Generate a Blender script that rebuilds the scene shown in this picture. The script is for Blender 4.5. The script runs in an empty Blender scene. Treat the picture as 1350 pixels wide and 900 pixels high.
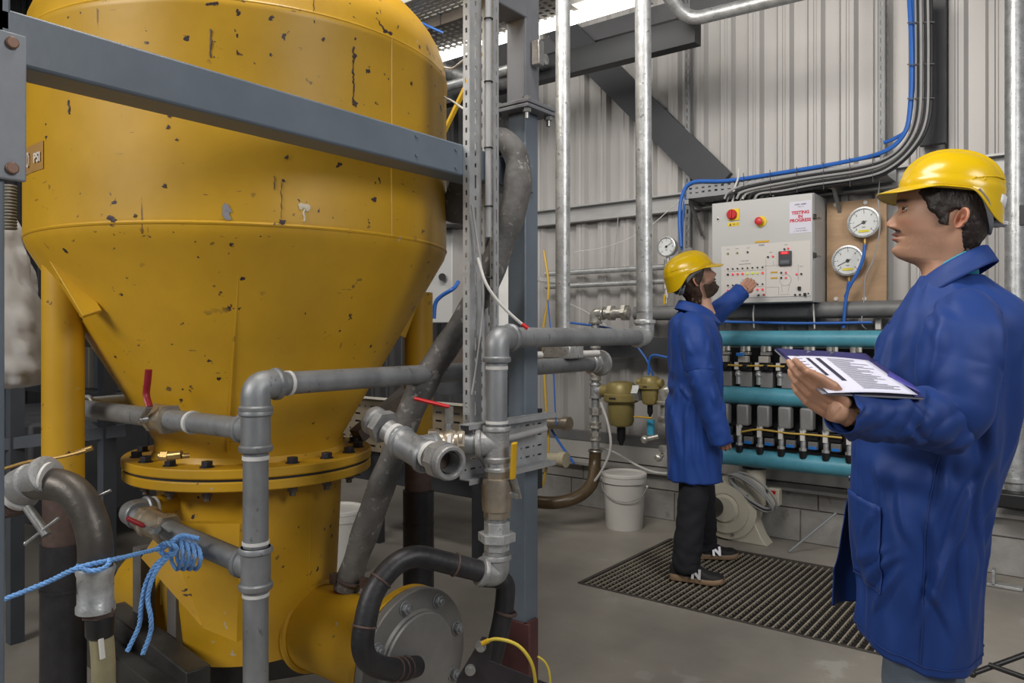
import bpy, math, random
from mathutils import Vector, Matrix, noise
V = Vector
PI = math.pi
sc = bpy.context.scene
COL = sc.collection
random.seed(7)

# ---------------------------------------------------------------- camera, world, lights, exposure
TH = math.radians(37.7)
CT, ST = math.cos(TH), math.sin(TH)
H = 1.34
cam_d = bpy.data.cameras.new('camera')
cam = bpy.data.objects.new('camera', cam_d)
COL.objects.link(cam)
cam.location = (0, 0, H)
cam.rotation_euler = (PI / 2, 0, TH)
cam_d.sensor_width = 36
cam_d.lens = 1000 / 1350 * 36
cam_d.shift_y = -10 / 1350
cam_d.clip_start = 0.02
sc.camera = cam

w = bpy.data.worlds.new('world')
sc.world = w
w.use_nodes = True
w.node_tree.nodes['Background'].inputs[0].default_value = (0.72, 0.80, 0.95, 1)
w.node_tree.nodes['Background'].inputs[1].default_value = 0.22

def area(name, loc, target, size, energy, color=(1, 1, 1), size_y=None):
    d = bpy.data.lights.new(name, 'AREA')
    d.energy = energy
    d.color = color
    d.size = size
    d.shape = 'DISK'
    if size_y:
        d.shape = 'ELLIPSE'
        d.size_y = size_y
    o = bpy.data.objects.new(name, d)
    COL.objects.link(o)
    o.location = loc
    o.rotation_euler = (V(target) - V(loc)).to_track_quat('-Z', 'Y').to_euler()
    return o

area('window_light_left', (-2.4, -2.6, 3.3), (-2.2, 1.6, 1.3), 1.7, 125, (1.0, 0.97, 0.92), 1.2)
area('roof_light_wall', (-1.5, 1.1, 3.9), (-2.0, 5.1, 1.4), 2.4, 135, (1.0, 0.95, 0.89), 1.0)
area('fill_light_right', (2.2, 1.0, 3.0), (-0.8, 3.2, 1.0), 1.6, 75, (1.0, 0.97, 0.93), 1.6)  # added fill from the right, out of view, brightens the far worker's face
area('roof_light_far', (-5.4, 2.6, 4.4), (-5.2, 4.2, 0.5), 1.6, 30, (1.0, 0.96, 0.9), 1.0)

sc.view_settings.view_transform = 'Standard'
sc.view_settings.look = 'None'
sc.view_settings.gamma = 1
sc.view_settings.use_curve_mapping = False
sc.view_settings.exposure = -0.08

# ---------------------------------------------------------------- picture point to place
def cam2w(X, Z, h):
    return V((X * CT - Z * ST, X * ST + Z * CT, h))
def P(px, py, Z):
    return cam2w((px - 675) / 1000 * Z, Z, H - (py - 440) / 1000 * Z)
def Pv(px, py, v):                       # on a plane parallel to the back wall
    t = (px - 675) / 1000
    return P(px, py, v / (t * ST + CT))
def Ph(px, py, h):
    return P(px, py, (H - h) * 1000 / (py - 440))

# ---------------------------------------------------------------- materials
MATS = {}
def M(name, col, rough=0.6, metal=0.0, var=0.12, scale=6.0, bump=0.0, bscale=60.0, spots=None, spot_scale=30.0,
      spot_amount=0.3, emit=0, coat=0.0, stretch=None, sheen=0.0, rvar=0.1, alpha=1.0, trans=0.0):
    if name in MATS:
        return MATS[name]
    m = bpy.data.materials.new(name)
    m.use_nodes = True
    nt = m.node_tree
    N, L = nt.nodes, nt.links
    b = N['Principled BSDF']
    b.inputs['Roughness'].default_value = rough
    b.inputs['Metallic'].default_value = metal
    b.inputs['Coat Weight'].default_value = coat
    b.inputs['Sheen Weight'].default_value = sheen
    b.inputs['Alpha'].default_value = alpha
    b.inputs['Transmission Weight'].default_value = trans
    tc = N.new('ShaderNodeTexCoord')
    mp = N.new('ShaderNodeMapping')
    L.new(tc.outputs['Object'], mp.inputs['Vector'])
    if stretch:
        mp.inputs['Scale'].default_value = stretch
    n1 = N.new('ShaderNodeTexNoise')
    n1.inputs['Scale'].default_value = scale
    n1.inputs['Detail'].default_value = 8
    n1.inputs['Roughness'].default_value = 0.62
    L.new(mp.outputs[0], n1.inputs['Vector'])
    rp = N.new('ShaderNodeValToRGB')
    rp.color_ramp.elements[0].position = 0.3
    rp.color_ramp.elements[1].position = 0.72
    c = list(col)
    rp.color_ramp.elements[0].color = [x * (1 - var) for x in c] + [1]
    rp.color_ramp.elements[1].color = [min(1, x * (1 + var)) for x in c] + [1]
    L.new(n1.outputs['Fac'], rp.inputs['Fac'])
    out = rp.outputs['Color']
    if spots:
        n2 = N.new('ShaderNodeTexNoise')
        n2.inputs['Scale'].default_value = spot_scale
        n2.inputs['Detail'].default_value = 6
        n2.inputs['Roughness'].default_value = 0.6
        L.new(mp.outputs[0], n2.inputs['Vector'])
        r2 = N.new('ShaderNodeValToRGB')
        th = 0.78 - 0.4 * spot_amount
        r2.color_ramp.elements[0].position = th
        r2.color_ramp.elements[1].position = th + 0.03
        L.new(n2.outputs['Fac'], r2.inputs['Fac'])
        mx = N.new('ShaderNodeMix')
        mx.data_type = 'RGBA'
        L.new(r2.outputs['Color'], mx.inputs[0])
        L.new(out, mx.inputs[6])
        mx.inputs[7].default_value = list(spots) + [1]
        out = mx.outputs[2]
    L.new(out, b.inputs['Base Color'])
    mr = N.new('ShaderNodeMapRange')
    mr.inputs[3].default_value = max(0.02, rough - rvar)
    mr.inputs[4].default_value = min(1, rough + rvar)
    L.new(n1.outputs['Fac'], mr.inputs[0])
    L.new(mr.outputs[0], b.inputs['Roughness'])
    if bump:
        n3 = N.new('ShaderNodeTexNoise')
        n3.inputs['Scale'].default_value = bscale
        n3.inputs['Detail'].default_value = 5
        L.new(mp.outputs[0], n3.inputs['Vector'])
        bp = N.new('ShaderNodeBump')
        bp.inputs['Strength'].default_value = bump
        bp.inputs['Distance'].default_value = 0.004
        L.new(n3.outputs['Fac'], bp.inputs['Height'])
        L.new(bp.outputs[0], b.inputs['Normal'])
    if emit:
        b.inputs['Emission Color'].default_value = list(col) + [1]
        b.inputs['Emission Strength'].default_value = emit
    MATS[name] = m
    return m

def M_attr(name, rough=0.5, bump=0.0, bscale=80, sub=0.0):       # colour read from a painted pigment attribute
    m = bpy.data.materials.new(name)
    m.use_nodes = True
    N, L = m.node_tree.nodes, m.node_tree.links
    b = N['Principled BSDF']
    b.inputs['Roughness'].default_value = rough
    if sub:
        b.inputs['Subsurface Weight'].default_value = sub
        b.inputs['Subsurface Radius'].default_value = (0.012, 0.004, 0.002)
        b.inputs['Subsurface Scale'].default_value = 0.5
    a = N.new('ShaderNodeAttribute')
    a.attribute_name = 'pigment'
    L.new(a.outputs['Color'], b.inputs['Base Color'])
    if bump:
        n3 = N.new('ShaderNodeTexNoise')
        n3.inputs['Scale'].default_value = bscale
        tc = N.new('ShaderNodeTexCoord')
        L.new(tc.outputs['Object'], n3.inputs['Vector'])
        bp = N.new('ShaderNodeBump')
        bp.inputs['Strength'].default_value = bump
        bp.inputs['Distance'].default_value = 0.002
        L.new(n3.outputs['Fac'], bp.inputs['Height'])
        L.new(bp.outputs[0], b.inputs['Normal'])
    MATS[name] = m
    return m

def tank_paint():                          # yellow enamel with chips, drips and grime
    m = M('tank_yellow', (0.52, 0.29, 0.012), 0.44, 0, 0.16, 2.2, 0.3, 9.0, rvar=0.10)
    N, L = m.node_tree.nodes, m.node_tree.links
    b = N['Principled BSDF']
    src = b.inputs['Base Color'].links[0].from_socket
    tc = N.new('ShaderNodeTexCoord')
    def layer(src, scale, stretch, lo, col, masks, mlo, det=6):
        mp = N.new('ShaderNodeMapping'); mp.inputs['Scale'].default_value = stretch
        L.new(tc.outputs['Object'], mp.inputs['Vector'])
        n = N.new('ShaderNodeTexNoise'); n.inputs['Scale'].default_value = scale; n.inputs['Detail'].default_value = det
        L.new(mp.outputs[0], n.inputs['Vector'])
        r = N.new('ShaderNodeValToRGB'); r.color_ramp.elements[0].position = lo; r.color_ramp.elements[1].position = lo + 0.015
        L.new(n.outputs['Fac'], r.inputs['Fac'])
        n2 = N.new('ShaderNodeTexNoise'); n2.inputs['Scale'].default_value = masks; n2.inputs['Detail'].default_value = 2
        L.new(tc.outputs['Object'], n2.inputs['Vector'])
        r2 = N.new('ShaderNodeValToRGB'); r2.color_ramp.elements[0].position = mlo; r2.color_ramp.elements[1].position = mlo + 0.06
        L.new(n2.outputs['Fac'], r2.inputs['Fac'])
        mu = N.new('ShaderNodeMath'); mu.operation = 'MULTIPLY'
        L.new(r.outputs['Color'], mu.inputs[0]); L.new(r2.outputs['Color'], mu.inputs[1])
        mx = N.new('ShaderNodeMix'); mx.data_type = 'RGBA'
        L.new(mu.outputs[0], mx.inputs[0]); L.new(src, mx.inputs[6]); mx.inputs[7].default_value = list(col) + [1]
        return mx.outputs[2]
    src = layer(src, 30, (1, 1, 1.2), 0.655, (0.035, 0.022, 0.022), 4.0, 0.50)          # dark chips
    src = layer(src, 34, (1, 1, 0.12), 0.70, (0.20, 0.10, 0.02), 3.0, 0.52)             # drips
    src = layer(src, 60, (0.25, 0.25, 1.6), 0.69, (0.15, 0.09, 0.03), 5.0, 0.55)        # scratches
    src = layer(src, 24, (1, 1, 1), 0.72, (0.42, 0.36, 0.25), 6.0, 0.55)                 # worn pale spots
    L.new(src, b.inputs['Base Color'])
    return m

# ---------------------------------------------------------------- mesh builder
def frame_of(d, up=None):
    d = V(d).normalized()
    if up is None:
        up = V((0, 0, 1)) if abs(d.z) < 0.95 else V((1, 0, 0))
    a = V(up).cross(d).normalized()
    b = d.cross(a).normalized()
    return a, b, d

class MB:
    def __init__(s):
        s.v = []; s.f = []; s.m = []; s.cur = 0
    def mi(s, i):
        s.cur = i; return s
    def add(s, vs, fs):
        o = len(s.v)
        s.v += [V(x) for x in vs]
        s.f += [tuple(i + o for i in f) for f in fs]
        s.m += [s.cur] * len(fs)
        return s
    def box(s, c, size, R=None):
        c = V(c); x, y, z = size[0] / 2, size[1] / 2, size[2] / 2
        vs = [V((a * x, b * y, d * z)) for d in (-1, 1) for b in (-1, 1) for a in (-1, 1)]
        if R is not None:
            vs = [R @ q for q in vs]
        return s.add([c + q for q in vs], [(0, 2, 3, 1), (4, 5, 7, 6), (0, 1, 5, 4), (2, 6, 7, 3), (0, 4, 6, 2), (1, 3, 7, 5)])
    def bar(s, p0, p1, wd, ht, up=None):
        p0, p1 = V(p0), V(p1)
        a, b, d = frame_of(p1 - p0, up)
        a, b = a * wd / 2, b * ht / 2
        vs = [p + i * a + j * b for p in (p0, p1) for j in (-1, 1) for i in (-1, 1)]
        return s.add(vs, [(0, 2, 3, 1), (4, 5, 7, 6), (0, 1, 5, 4), (2, 6, 7, 3), (0, 4, 6, 2), (1, 3, 7, 5)])
    def cyl(s, p0, p1, r0, r1=None, n=28, cap=True):
        return s.tube([p0, p1], [r0, r0 if r1 is None else r1], n, cap)
    def tube(s, pts, r, n=16, cap=True, closed=False, flat=None):
        pts = [V(p) for p in pts]
        k = len(pts)
        rr = r if isinstance(r, (list, tuple)) else [r] * k
        T = []
        for i in range(k):
            if closed:
                t = pts[(i + 1) % k] - pts[i - 1]
            else:
                t = pts[min(i + 1, k - 1)] - pts[max(i - 1, 0)]
            T.append(t.normalized() if t.length > 1e-9 else V((0, 0, 1)))
        a, b, _ = frame_of(T[0])
        vs = []
        for i in range(k):
            if i:
                a = (a - T[i] * a.dot(T[i]))
                a = a.normalized() if a.length > 1e-6 else frame_of(T[i])[0]
            b = T[i].cross(a)
            for j in range(n):
                q = 2 * PI * j / n
                vs.append(pts[i] + (a * math.cos(q) + b * math.sin(q) * (flat or 1)) * rr[i])
        fs = []
        for i in range(k if closed else k - 1):
            for j in range(n):
                i2 = (i + 1) % k
                fs.append((i * n + j, i * n + (j + 1) % n, i2 * n + (j + 1) % n, i2 * n + j))
        if cap and not closed:
            fs.append(tuple(range(n))[::-1])
            fs.append(tuple((k - 1) * n + j for j in range(n)))
        return s.add(vs, fs)
    def lathe(s, prof, o, ax=(0, 0, 1), n=48, up=None, cap=True):      # prof: list of (radius, distance along axis)
        o = V(o); a, b, d = frame_of(ax, up)
        vs = []
        for r, t in prof:
            for j in range(n):
                q = 2 * PI * j / n
                vs.append(o + d * t + (a * math.cos(q) + b * math.sin(q)) * r)
        fs = []
        for i in range(len(prof) - 1):
            for j in range(n):
                fs.append((i * n + j, i * n + (j + 1) % n, (i + 1) * n + (j + 1) % n, (i + 1) * n + j))
        if cap:
            if prof[0][0] > 1e-5: fs.append(tuple(range(n))[::-1])
            if prof[-1][0] > 1e-5: fs.append(tuple((len(prof) - 1) * n + j for j in range(n)))
        return s.add(vs, fs)
    def torus(s, c, ax, R, r, n=32, m=10):
        a, b, d = frame_of(ax)
        return s.tube([V(c) + (a * math.cos(2 * PI * i / n) + b * math.sin(2 * PI * i / n)) * R for i in range(n)], r, m, closed=True)
    def prism(s, outl, o, ex, ey, ez, dep):     # outline in ex/ey, extruded along ez
        o, ex, ey, ez = V(o), V(ex), V(ey), V(ez)
        n = len(outl)
        vs = [o + ex * x + ey * y for x, y in outl] + [o + ex * x + ey * y + ez * dep for x, y in outl]
        fs = [tuple(range(n))[::-1], tuple(range(n, 2 * n))] + [(i, (i + 1) % n, n + (i + 1) % n, n + i) for i in range(n)]
        return s.add(vs, fs)
    def ball(s, c, r, n=16, sc=(1, 1, 1)):
        c = V(c); k = n // 2
        vs = [c + V((0, 0, r * sc[2]))]
        for i in range(1, k):
            p = PI * i / k
            for j in range(n):
                q = 2 * PI * j / n
                vs.append(c + V((r * sc[0] * math.sin(p) * math.cos(q), r * sc[1] * math.sin(p) * math.sin(q), r * sc[2] * math.cos(p))))
        vs.append(c - V((0, 0, r * sc[2])))
        fs = [(0, 1 + j, 1 + (j + 1) % n) for j in range(n)]
        for i in range(k - 2):
            for j in range(n):
                fs.append((1 + i * n + j, 1 + (i + 1) * n + j, 1 + (i + 1) * n + (j + 1) % n, 1 + i * n + (j + 1) % n))
        e = len(vs) - 1; st = 1 + (k - 2) * n
        fs += [(e, st + (j + 1) % n, st + j) for j in range(n)]
        return s.add(vs, fs)
    def perf(s, o, ex, ey, Wd, Ht, xs, ys, nrm=None):     # plate with rectangular slots: hole where x in xs and y in ys
        o, ex, ey = V(o), V(ex), V(ey)
        X = sorted(set([0, Wd] + [q for p in xs for q in p])); Y = sorted(set([0, Ht] + [q for p in ys for q in p]))
        inx = lambda a: any(p[0] - 1e-7 <= a <= p[1] + 1e-7 for p in xs)
        iny = lambda a: any(p[0] - 1e-7 <= a <= p[1] + 1e-7 for p in ys)
        vs = [o + ex * x + ey * y for y in Y for x in X]
        fs = []
        for j in range(len(Y) - 1):
            for i in range(len(X) - 1):
                if inx((X[i] + X[i + 1]) / 2) and iny((Y[j] + Y[j + 1]) / 2):
                    continue
                q = j * len(X) + i
                fs.append((q, q + 1, q + len(X) + 1, q + len(X)))
        return s.add(vs, fs)
    def hexnut(s, c, ax, r, h):
        return s.cyl(V(c), V(c) + V(ax).normalized() * h, r, n=6)
    def split_build(s, name, mat, parent, **k):          # one part per separate cluster of touching pieces
        n = len(s.v); par = list(range(n))
        def find(a):
            while par[a] != a: par[a] = par[par[a]]; a = par[a]
            return a
        for f in s.f:
            for i in f[1:]: par[find(i)] = find(f[0])
        comp = {}
        for i in range(n): comp.setdefault(find(i), []).append(i)
        bxs = [[ids, [min(s.v[i][a] for i in ids) for a in range(3)], [max(s.v[i][a] for i in ids) for a in range(3)]] for ids in comp.values()]
        ch = True
        while ch:
            ch = False
            for a in range(len(bxs)):
                for b in range(a + 1, len(bxs)):
                    if all(bxs[a][1][q] <= bxs[b][2][q] + .001 and bxs[b][1][q] <= bxs[a][2][q] + .001 for q in range(3)):
                        A, B = bxs[a], bxs.pop(b)
                        bxs[a] = [A[0] + B[0], [min(x, y) for x, y in zip(A[1], B[1])], [max(x, y) for x, y in zip(A[2], B[2])]]
                        ch = True; break
                if ch: break
        out = []
        for ids, _, _ in bxs:
            mp_ = {o_: i for i, o_ in enumerate(ids)}
            m = MB(); m.v = [s.v[i] for i in ids]
            for f, mi_ in zip(s.f, s.m):
                if f[0] in mp_: m.f.append(tuple(mp_[i] for i in f)); m.m.append(mi_)
            out.append(m.build(name, mat, parent, **k))
        return out
    def build(s, name, mat, parent=None, bevel=0, smooth=38, solid=0, kind=None, label=None, local=False, sub=0):
        me = bpy.data.meshes.new(name)
        mats = mat if isinstance(mat, (list, tuple)) else [mat]
        if local:
            off = V((0, 0, 0)); vs = s.v
        else:
            if parent is not None:
                off = world_off(parent)
            else:
                lo = [min(q[i] for q in s.v) for i in range(3)]; hi = [max(q[i] for q in s.v) for i in range(3)]
                off = V(((lo[0] + hi[0]) / 2, (lo[1] + hi[1]) / 2, lo[2]))
            vs = [q - off for q in s.v]
        me.from_pydata([tuple(q) for q in vs], [], s.f)
        for m_ in mats: me.materials.append(m_)
        me.polygons.foreach_set('material_index', s.m)
        if smooth:
            me.polygons.foreach_set('use_smooth', [True] * len(me.polygons))
            me.update()
            me.set_sharp_from_angle(angle=math.radians(smooth))
        me.validate()
        o = bpy.data.objects.new(name, me)
        COL.objects.link(o)
        if parent is not None:
            o.parent = parent
        elif not local:
            o.location = off
        if solid:
            md = o.modifiers.new('solid', 'SOLIDIFY'); md.thickness = solid; md.offset = 0
        if bevel:
            md = o.modifiers.new('bevel', 'BEVEL'); md.width = bevel; md.segments = 2; md.limit_method = 'ANGLE'; md.angle_limit = math.radians(50)
        if sub:
            md = o.modifiers.new('sub', 'SUBSURF'); md.levels = sub; md.render_levels = sub
        if kind: o['kind'] = kind
        if label: o['label'] = label
        return o

def world_off(o):
    off = V((0, 0, 0))
    while o is not None:
        off = off + o.location; o = o.parent
    return off
def thing(name, label, cat, loc, group=None, rz=0):
    o = bpy.data.objects.new(name, None)
    o.empty_display_size = 0.1
    COL.objects.link(o)
    o.location = loc; o.rotation_euler = (0, 0, rz)
    o['label'] = label; o['category'] = cat
    if group: o['group'] = group
    return o
def tag(o, label, cat, group=None, kind=None):
    o['label'] = label; o['category'] = cat
    if group: o['group'] = group
    if kind: o['kind'] = kind
    return o
def kids(o):
    return [c for c in bpy.data.objects if c.parent == o]
def copy_tree(o, parent=None, shift=None):
    c = o.copy(); COL.objects.link(c); c.parent = parent
    if shift is not None: c.location = o.location + V(shift)
    for k in kids(o): copy_tree(k, c)
    return c

def smooth_path(pts, per=8):
    pts = [V(p) for p in pts]
    if len(pts) < 3: return pts
    out = []
    q = [pts[0] * 2 - pts[1]] + pts + [pts[-1] * 2 - pts[-2]]
    for i in range(1, len(q) - 2):
        p0, p1, p2, p3 = q[i - 1], q[i], q[i + 1], q[i + 2]
        for k in range(per):
            t = k / per
            out.append(0.5 * ((2 * p1) + (p2 - p0) * t + (2 * p0 - 5 * p1 + 4 * p2 - p3) * t * t + (3 * p1 - p0 - 3 * p2 + p3) * t ** 3))
    out.append(pts[-1])
    return out
def fillet(pts, R, per=7):                # straight runs with rounded corners
    pts = [V(p) for p in pts]
    out = [pts[0]]
    for i in range(1, len(pts) - 1):
        a, b, c = pts[i - 1], pts[i], pts[i + 1]
        d1, d2 = (a - b), (c - b)
        r = min(R, d1.length * 0.49, d2.length * 0.49)
        p, q = b + d1.normalized() * r, b + d2.normalized() * r
        for k in range(per + 1):
            t = k / per
            out.append((1 - t) ** 2 * p + 2 * t * (1 - t) * b + t * t * q)
    out.append(pts[-1])
    return out
def text_mesh(mb, s, o, ex, ey, size, off=0.0, depth=0.0004, align='CENTER', bold=0.0):
    cu = bpy.data.curves.new('t', 'FONT')
    cu.body = s; cu.size = size; cu.align_x = align; cu.align_y = 'CENTER'; cu.extrude = depth; cu.offset = bold; cu.resolution_u = 3
    ob = bpy.data.objects.new('t', cu); COL.objects.link(ob)
    dg = bpy.context.evaluated_depsgraph_get(); dg.update()
    me = bpy.data.meshes.new_from_object(ob.evaluated_get(dg))
    ex, ey = V(ex), V(ey); ez = ex.cross(ey)
    mb.add([V(o) + ex * q.co.x + ey * q.co.y + ez * (q.co.z + off) for q in me.vertices], [tuple(p.vertices) for p in me.polygons])
    bpy.data.objects.remove(ob); bpy.data.curves.remove(cu); bpy.data.meshes.remove(me)
    return mb

# palette
YEL = tank_paint()
GALV = M('galvanised_pipe', (0.27, 0.28, 0.29), 0.50, 0.55, 0.22, 14, 0.25, 60, spots=(0.16, 0.165, 0.17), spot_scale=40, spot_amount=0.35, stretch=(1, 1, 0.5))
GALV2 = M('galvanised_bright', (0.50, 0.51, 0.51), 0.40, 0.6, 0.3, 25, 0.3, 80, spots=(0.26, 0.26, 0.27), spot_scale=50, spot_amount=0.4)
FIT = M('malleable_fitting', (0.33, 0.33, 0.33), 0.5, 0.5, 0.2, 22, 0.35, 120)
BLACKP = M('black_steel_pipe', (0.030, 0.029, 0.032), 0.45, 0.3, 0.45, 12, 0.3, 70, spots=(0.10, 0.08, 0.075), spot_scale=26, spot_amount=0.25)
RUSTP = M('rusty_brown_steel', (0.10, 0.065, 0.055), 0.6, 0.3, 0.4, 16, 0.3, 90, spots=(0.18, 0.13, 0.10), spot_scale=30, spot_amount=0.3)
FRAME = M('blue_grey_paint', (0.125, 0.155, 0.19), 0.42, 0.0, 0.10, 7, 0.12, 30, spots=(0.20, 0.22, 0.25), spot_scale=18, spot_amount=0.12)
DKSTEEL = M('dark_steel', (0.05, 0.05, 0.055), 0.55, 0.4, 0.3, 12)
BRASS = M('nickel_brass', (0.42, 0.36, 0.28), 0.36, 0.75, 0.15, 30, 0.1, 100)
GOLD = M('brass_fitting', (0.50, 0.33, 0.12), 0.35, 0.8, 0.15, 30)
BOLT = M('zinc_bolt', (0.38, 0.38, 0.37), 0.38, 0.8, 0.2, 60)
DBOLT = M('black_bolt', (0.035, 0.035, 0.045), 0.5, 0.5, 0.3, 60)
TAPE = M('ptfe_tape', (0.62, 0.61, 0.59), 0.7, 0, 0.1, 40)
REDP = M('red_lever_sleeve', (0.28, 0.012, 0.022), 0.4, 0, 0.15, 20)
REDB = M('red_plastic', (0.50, 0.01, 0.015), 0.4, 0, 0.05, 20)
YLEV = M('yellow_lever_sleeve', (0.62, 0.36, 0.01), 0.45, 0, 0.1, 20)
YCAB = M('yellow_cable_sheath', (0.55, 0.42, 0.04), 0.5)
BLUEC = M('blue_cable_sheath', (0.025, 0.13, 0.48), 0.45)
GREYC = M('grey_cable_sheath', (0.33, 0.33, 0.33), 0.5)
BLKC = M('black_cable_sheath', (0.02, 0.02, 0.022), 0.5)
WHTC = M('white_cable_sheath', (0.62, 0.61, 0.58), 0.5)
ROPE = M('blue_polypropylene_rope', (0.16, 0.36, 0.72), 0.6, 0, 0.2, 60, 0.5, 300)
TEAL = M('blue_painted_pipe', (0.085, 0.32, 0.42), 0.42, 0, 0.16, 9, 0.2, 40, spots=(0.07, 0.16, 0.19), spot_scale=14, spot_amount=0.25)
PANELG = M('light_grey_enamel', (0.50, 0.50, 0.49), 0.4, 0, 0.03, 3)
SHEETW = M('white_facia', (0.62, 0.60, 0.57), 0.5, 0, 0.02, 3)
BLACKPL = M('black_plastic', (0.012, 0.012, 0.013), 0.4)
GALVTRAY = M('galvanised_tray', (0.42, 0.43, 0.44), 0.45, 0.5, 0.15, 18, 0.1, 60)
HOSE = M('grey_layflat_hose', (0.115, 0.11, 0.105), 0.72, 0, 0.5, 9, 0.9, 45, spots=(0.24, 0.23, 0.22), spot_scale=34, spot_amount=0.46)
PLY = M('plywood', (0.40, 0.26, 0.15), 0.6, 0, 0.14, 5, 0.1, 60, stretch=(1, 1, 6))
CREAM = M('cream_enamel', (0.56, 0.52, 0.42), 0.4, 0, 0.06, 5)
WPLAS = M('white_plastic', (0.68, 0.66, 0.62), 0.42, 0, 0.04, 6)

# ================================================================ the setting
U0, U1, V0, V1, TOP = -9.0, 3.0, -4.0, 5.14, 5.2
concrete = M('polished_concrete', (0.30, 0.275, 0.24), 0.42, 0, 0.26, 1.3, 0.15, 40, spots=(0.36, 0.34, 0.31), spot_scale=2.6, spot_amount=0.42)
gu0, gu1, gv0, gv1 = -2.21, -0.72, 3.45, 4.56
fl = MB()
for a, b, c, d in ((U0, V0, gu0, V1), (gu1, V0, U1, V1), (gu0, V0, gu1, gv0), (gu0, gv1, gu1, V1)):
    fl.add([(a, b, 0), (c, b, 0), (c, d, 0), (a, d, 0)], [(0, 1, 2, 3)])
fl.build('floor', concrete, kind='structure')
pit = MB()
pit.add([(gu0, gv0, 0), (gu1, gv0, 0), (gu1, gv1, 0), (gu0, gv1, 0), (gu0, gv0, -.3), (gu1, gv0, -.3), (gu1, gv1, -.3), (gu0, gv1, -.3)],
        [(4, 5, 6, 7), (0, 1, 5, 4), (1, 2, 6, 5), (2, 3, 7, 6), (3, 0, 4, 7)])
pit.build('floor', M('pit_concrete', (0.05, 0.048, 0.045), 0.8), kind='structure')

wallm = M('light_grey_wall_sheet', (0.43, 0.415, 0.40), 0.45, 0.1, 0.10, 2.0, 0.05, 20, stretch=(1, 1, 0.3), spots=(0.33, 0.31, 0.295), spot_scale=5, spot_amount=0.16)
def corr(u0, u1, v, z0, z1, pitch=0.2, dep=0.038):
    xs = []
    u = u0
    while u < u1:
        xs += [(u, v), (u + pitch * .42, v), (u + pitch * .52, v - dep), (u + pitch * .66, v - dep), (u + pitch * .69, v - dep + .006),
               (u + pitch * .74, v - dep + .006), (u + pitch * .77, v - dep), (u + pitch * .90, v - dep)]
        u += pitch
    vs = [(x, y, z) for z in (z0, z1) for x, y in xs]
    n = len(xs)
    return MB().add(vs, [(i, i + 1, n + i + 1, n + i) for i in range(n - 1)])
corr(U0, U1, V1, 0.36, TOP).build('wall_back', wallm, kind='structure', smooth=0)
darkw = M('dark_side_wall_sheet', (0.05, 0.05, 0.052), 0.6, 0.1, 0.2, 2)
lw = corr(V0, V1, 0, 0, TOP)
lw.v = [V((U0 + 0.05 - q.y, q.x, q.z)) for q in lw.v]
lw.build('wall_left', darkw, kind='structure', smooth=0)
MB().add([(U0, V0, TOP), (U1, V0, TOP), (U1, V1, TOP), (U0, V1, TOP)], [(0, 3, 2, 1)]).build('ceiling', M('dark_roof', (0.035, 0.035, 0.038), 0.7), kind='structure')

pw = corr(U0, -3.80, 4.93, 0, 4.4)  # added dark sheet standing in for the unlit background left of the column
pw.build('wall_shade_backdrop', darkw, kind='structure', smooth=0)
MB().box((-3.80, 5.03, 2.2), (.04, .22, 4.4)).build('trim_12', darkw, kind='structure')  # end return of the added dark sheet
# block plinth with mortar courses and a sloping sill
blk = MB()
blkm = M('painted_blockwork', (0.30, 0.29, 0.275), 0.75, 0, 0.22, 7, 0.4, 60, spots=(0.22, 0.205, 0.19), spot_scale=6, spot_amount=0.35)
blk.box(((U0 + U1) / 2, 5.08, 0.165), (U1 - U0, 0.12, 0.33))
bz = [0.0, 0.215]
u = U0
while u < U1 - 0.4:
    blk.box((u + .22, 5.015, 0.105), (0.432, 0.02, 0.205))
    blk.box((u + .22 + .11, 5.015, 0.27), (0.432, 0.02, 0.108))
    u += 0.44
blk.build('trim_1', blkm, kind='structure', bevel=0.003)
sill = MB()
sill.prism([(0, 0), (0.19, 0), (0.19, 0.035), (0.06, 0.035), (0, 0.02)], (U0, 4.95, 0.33), (0, 1, 0), (0, 0, 1), (1, 0, 0), U1 - U0)
sill.build('trim_2', M('concrete_sill', (0.36, 0.345, 0.33), 0.7, 0, 0.15, 6, 0.3, 60), kind='structure')
MB().box(((U0 + U1) / 2, 5.06, 0.44), (U1 - U0, 0.06, 0.13)).build('trim_3', M('white_flashing', (0.47, 0.455, 0.43), 0.55, 0, 0.12, 3), kind='structure')
MB().box(((U0 + U1) / 2, 5.05, 0.545), (U1 - U0, 0.05, 0.075)).build('trim_4', M('grey_base_rail', (0.16, 0.16, 0.16), 0.5), kind='structure')
railm = M('galvanised_purlin', (0.42, 0.42, 0.41), 0.45, 0.3, 0.1, 6)
pr = MB()
pr.prism([(0, 0), (0.07, 0), (0.07, 0.13), (0, 0.13), (0, 0.118), (0.055, 0.118), (0.055, 0.012), (0, 0.012)], (U0, 5.02, 2.22), (0, 1, 0), (0, 0, 1), (1, 0, 0), U1 - U0)
pr.build('trim_5', railm, kind='structure', smooth=0)
pr2 = MB().box((1.0, 5.04, 3.6), (12, 0.07, 0.14))
pr2 = MB().box(((U0 + U1) / 2, 5.04, 3.66), (U1 - U0, 0.07, 0.13)).build('trim_6', M('dark_purlin', (0.08, 0.08, 0.085), 0.5), kind='structure')
# diagonal wall brace
b0, b1 = Pv(748, 45, 5.0), Pv(938, 232, 5.0)
ext = (b0 - b1).normalized()
MB().bar(b0 + ext * 0.4, b1 - ext * 0.1, 0.21, 0.05, up=(0, 1, 0)).build('trim_7', M('dark_brace_paint', (0.036, 0.039, 0.045), 0.5), kind='structure')
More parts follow.
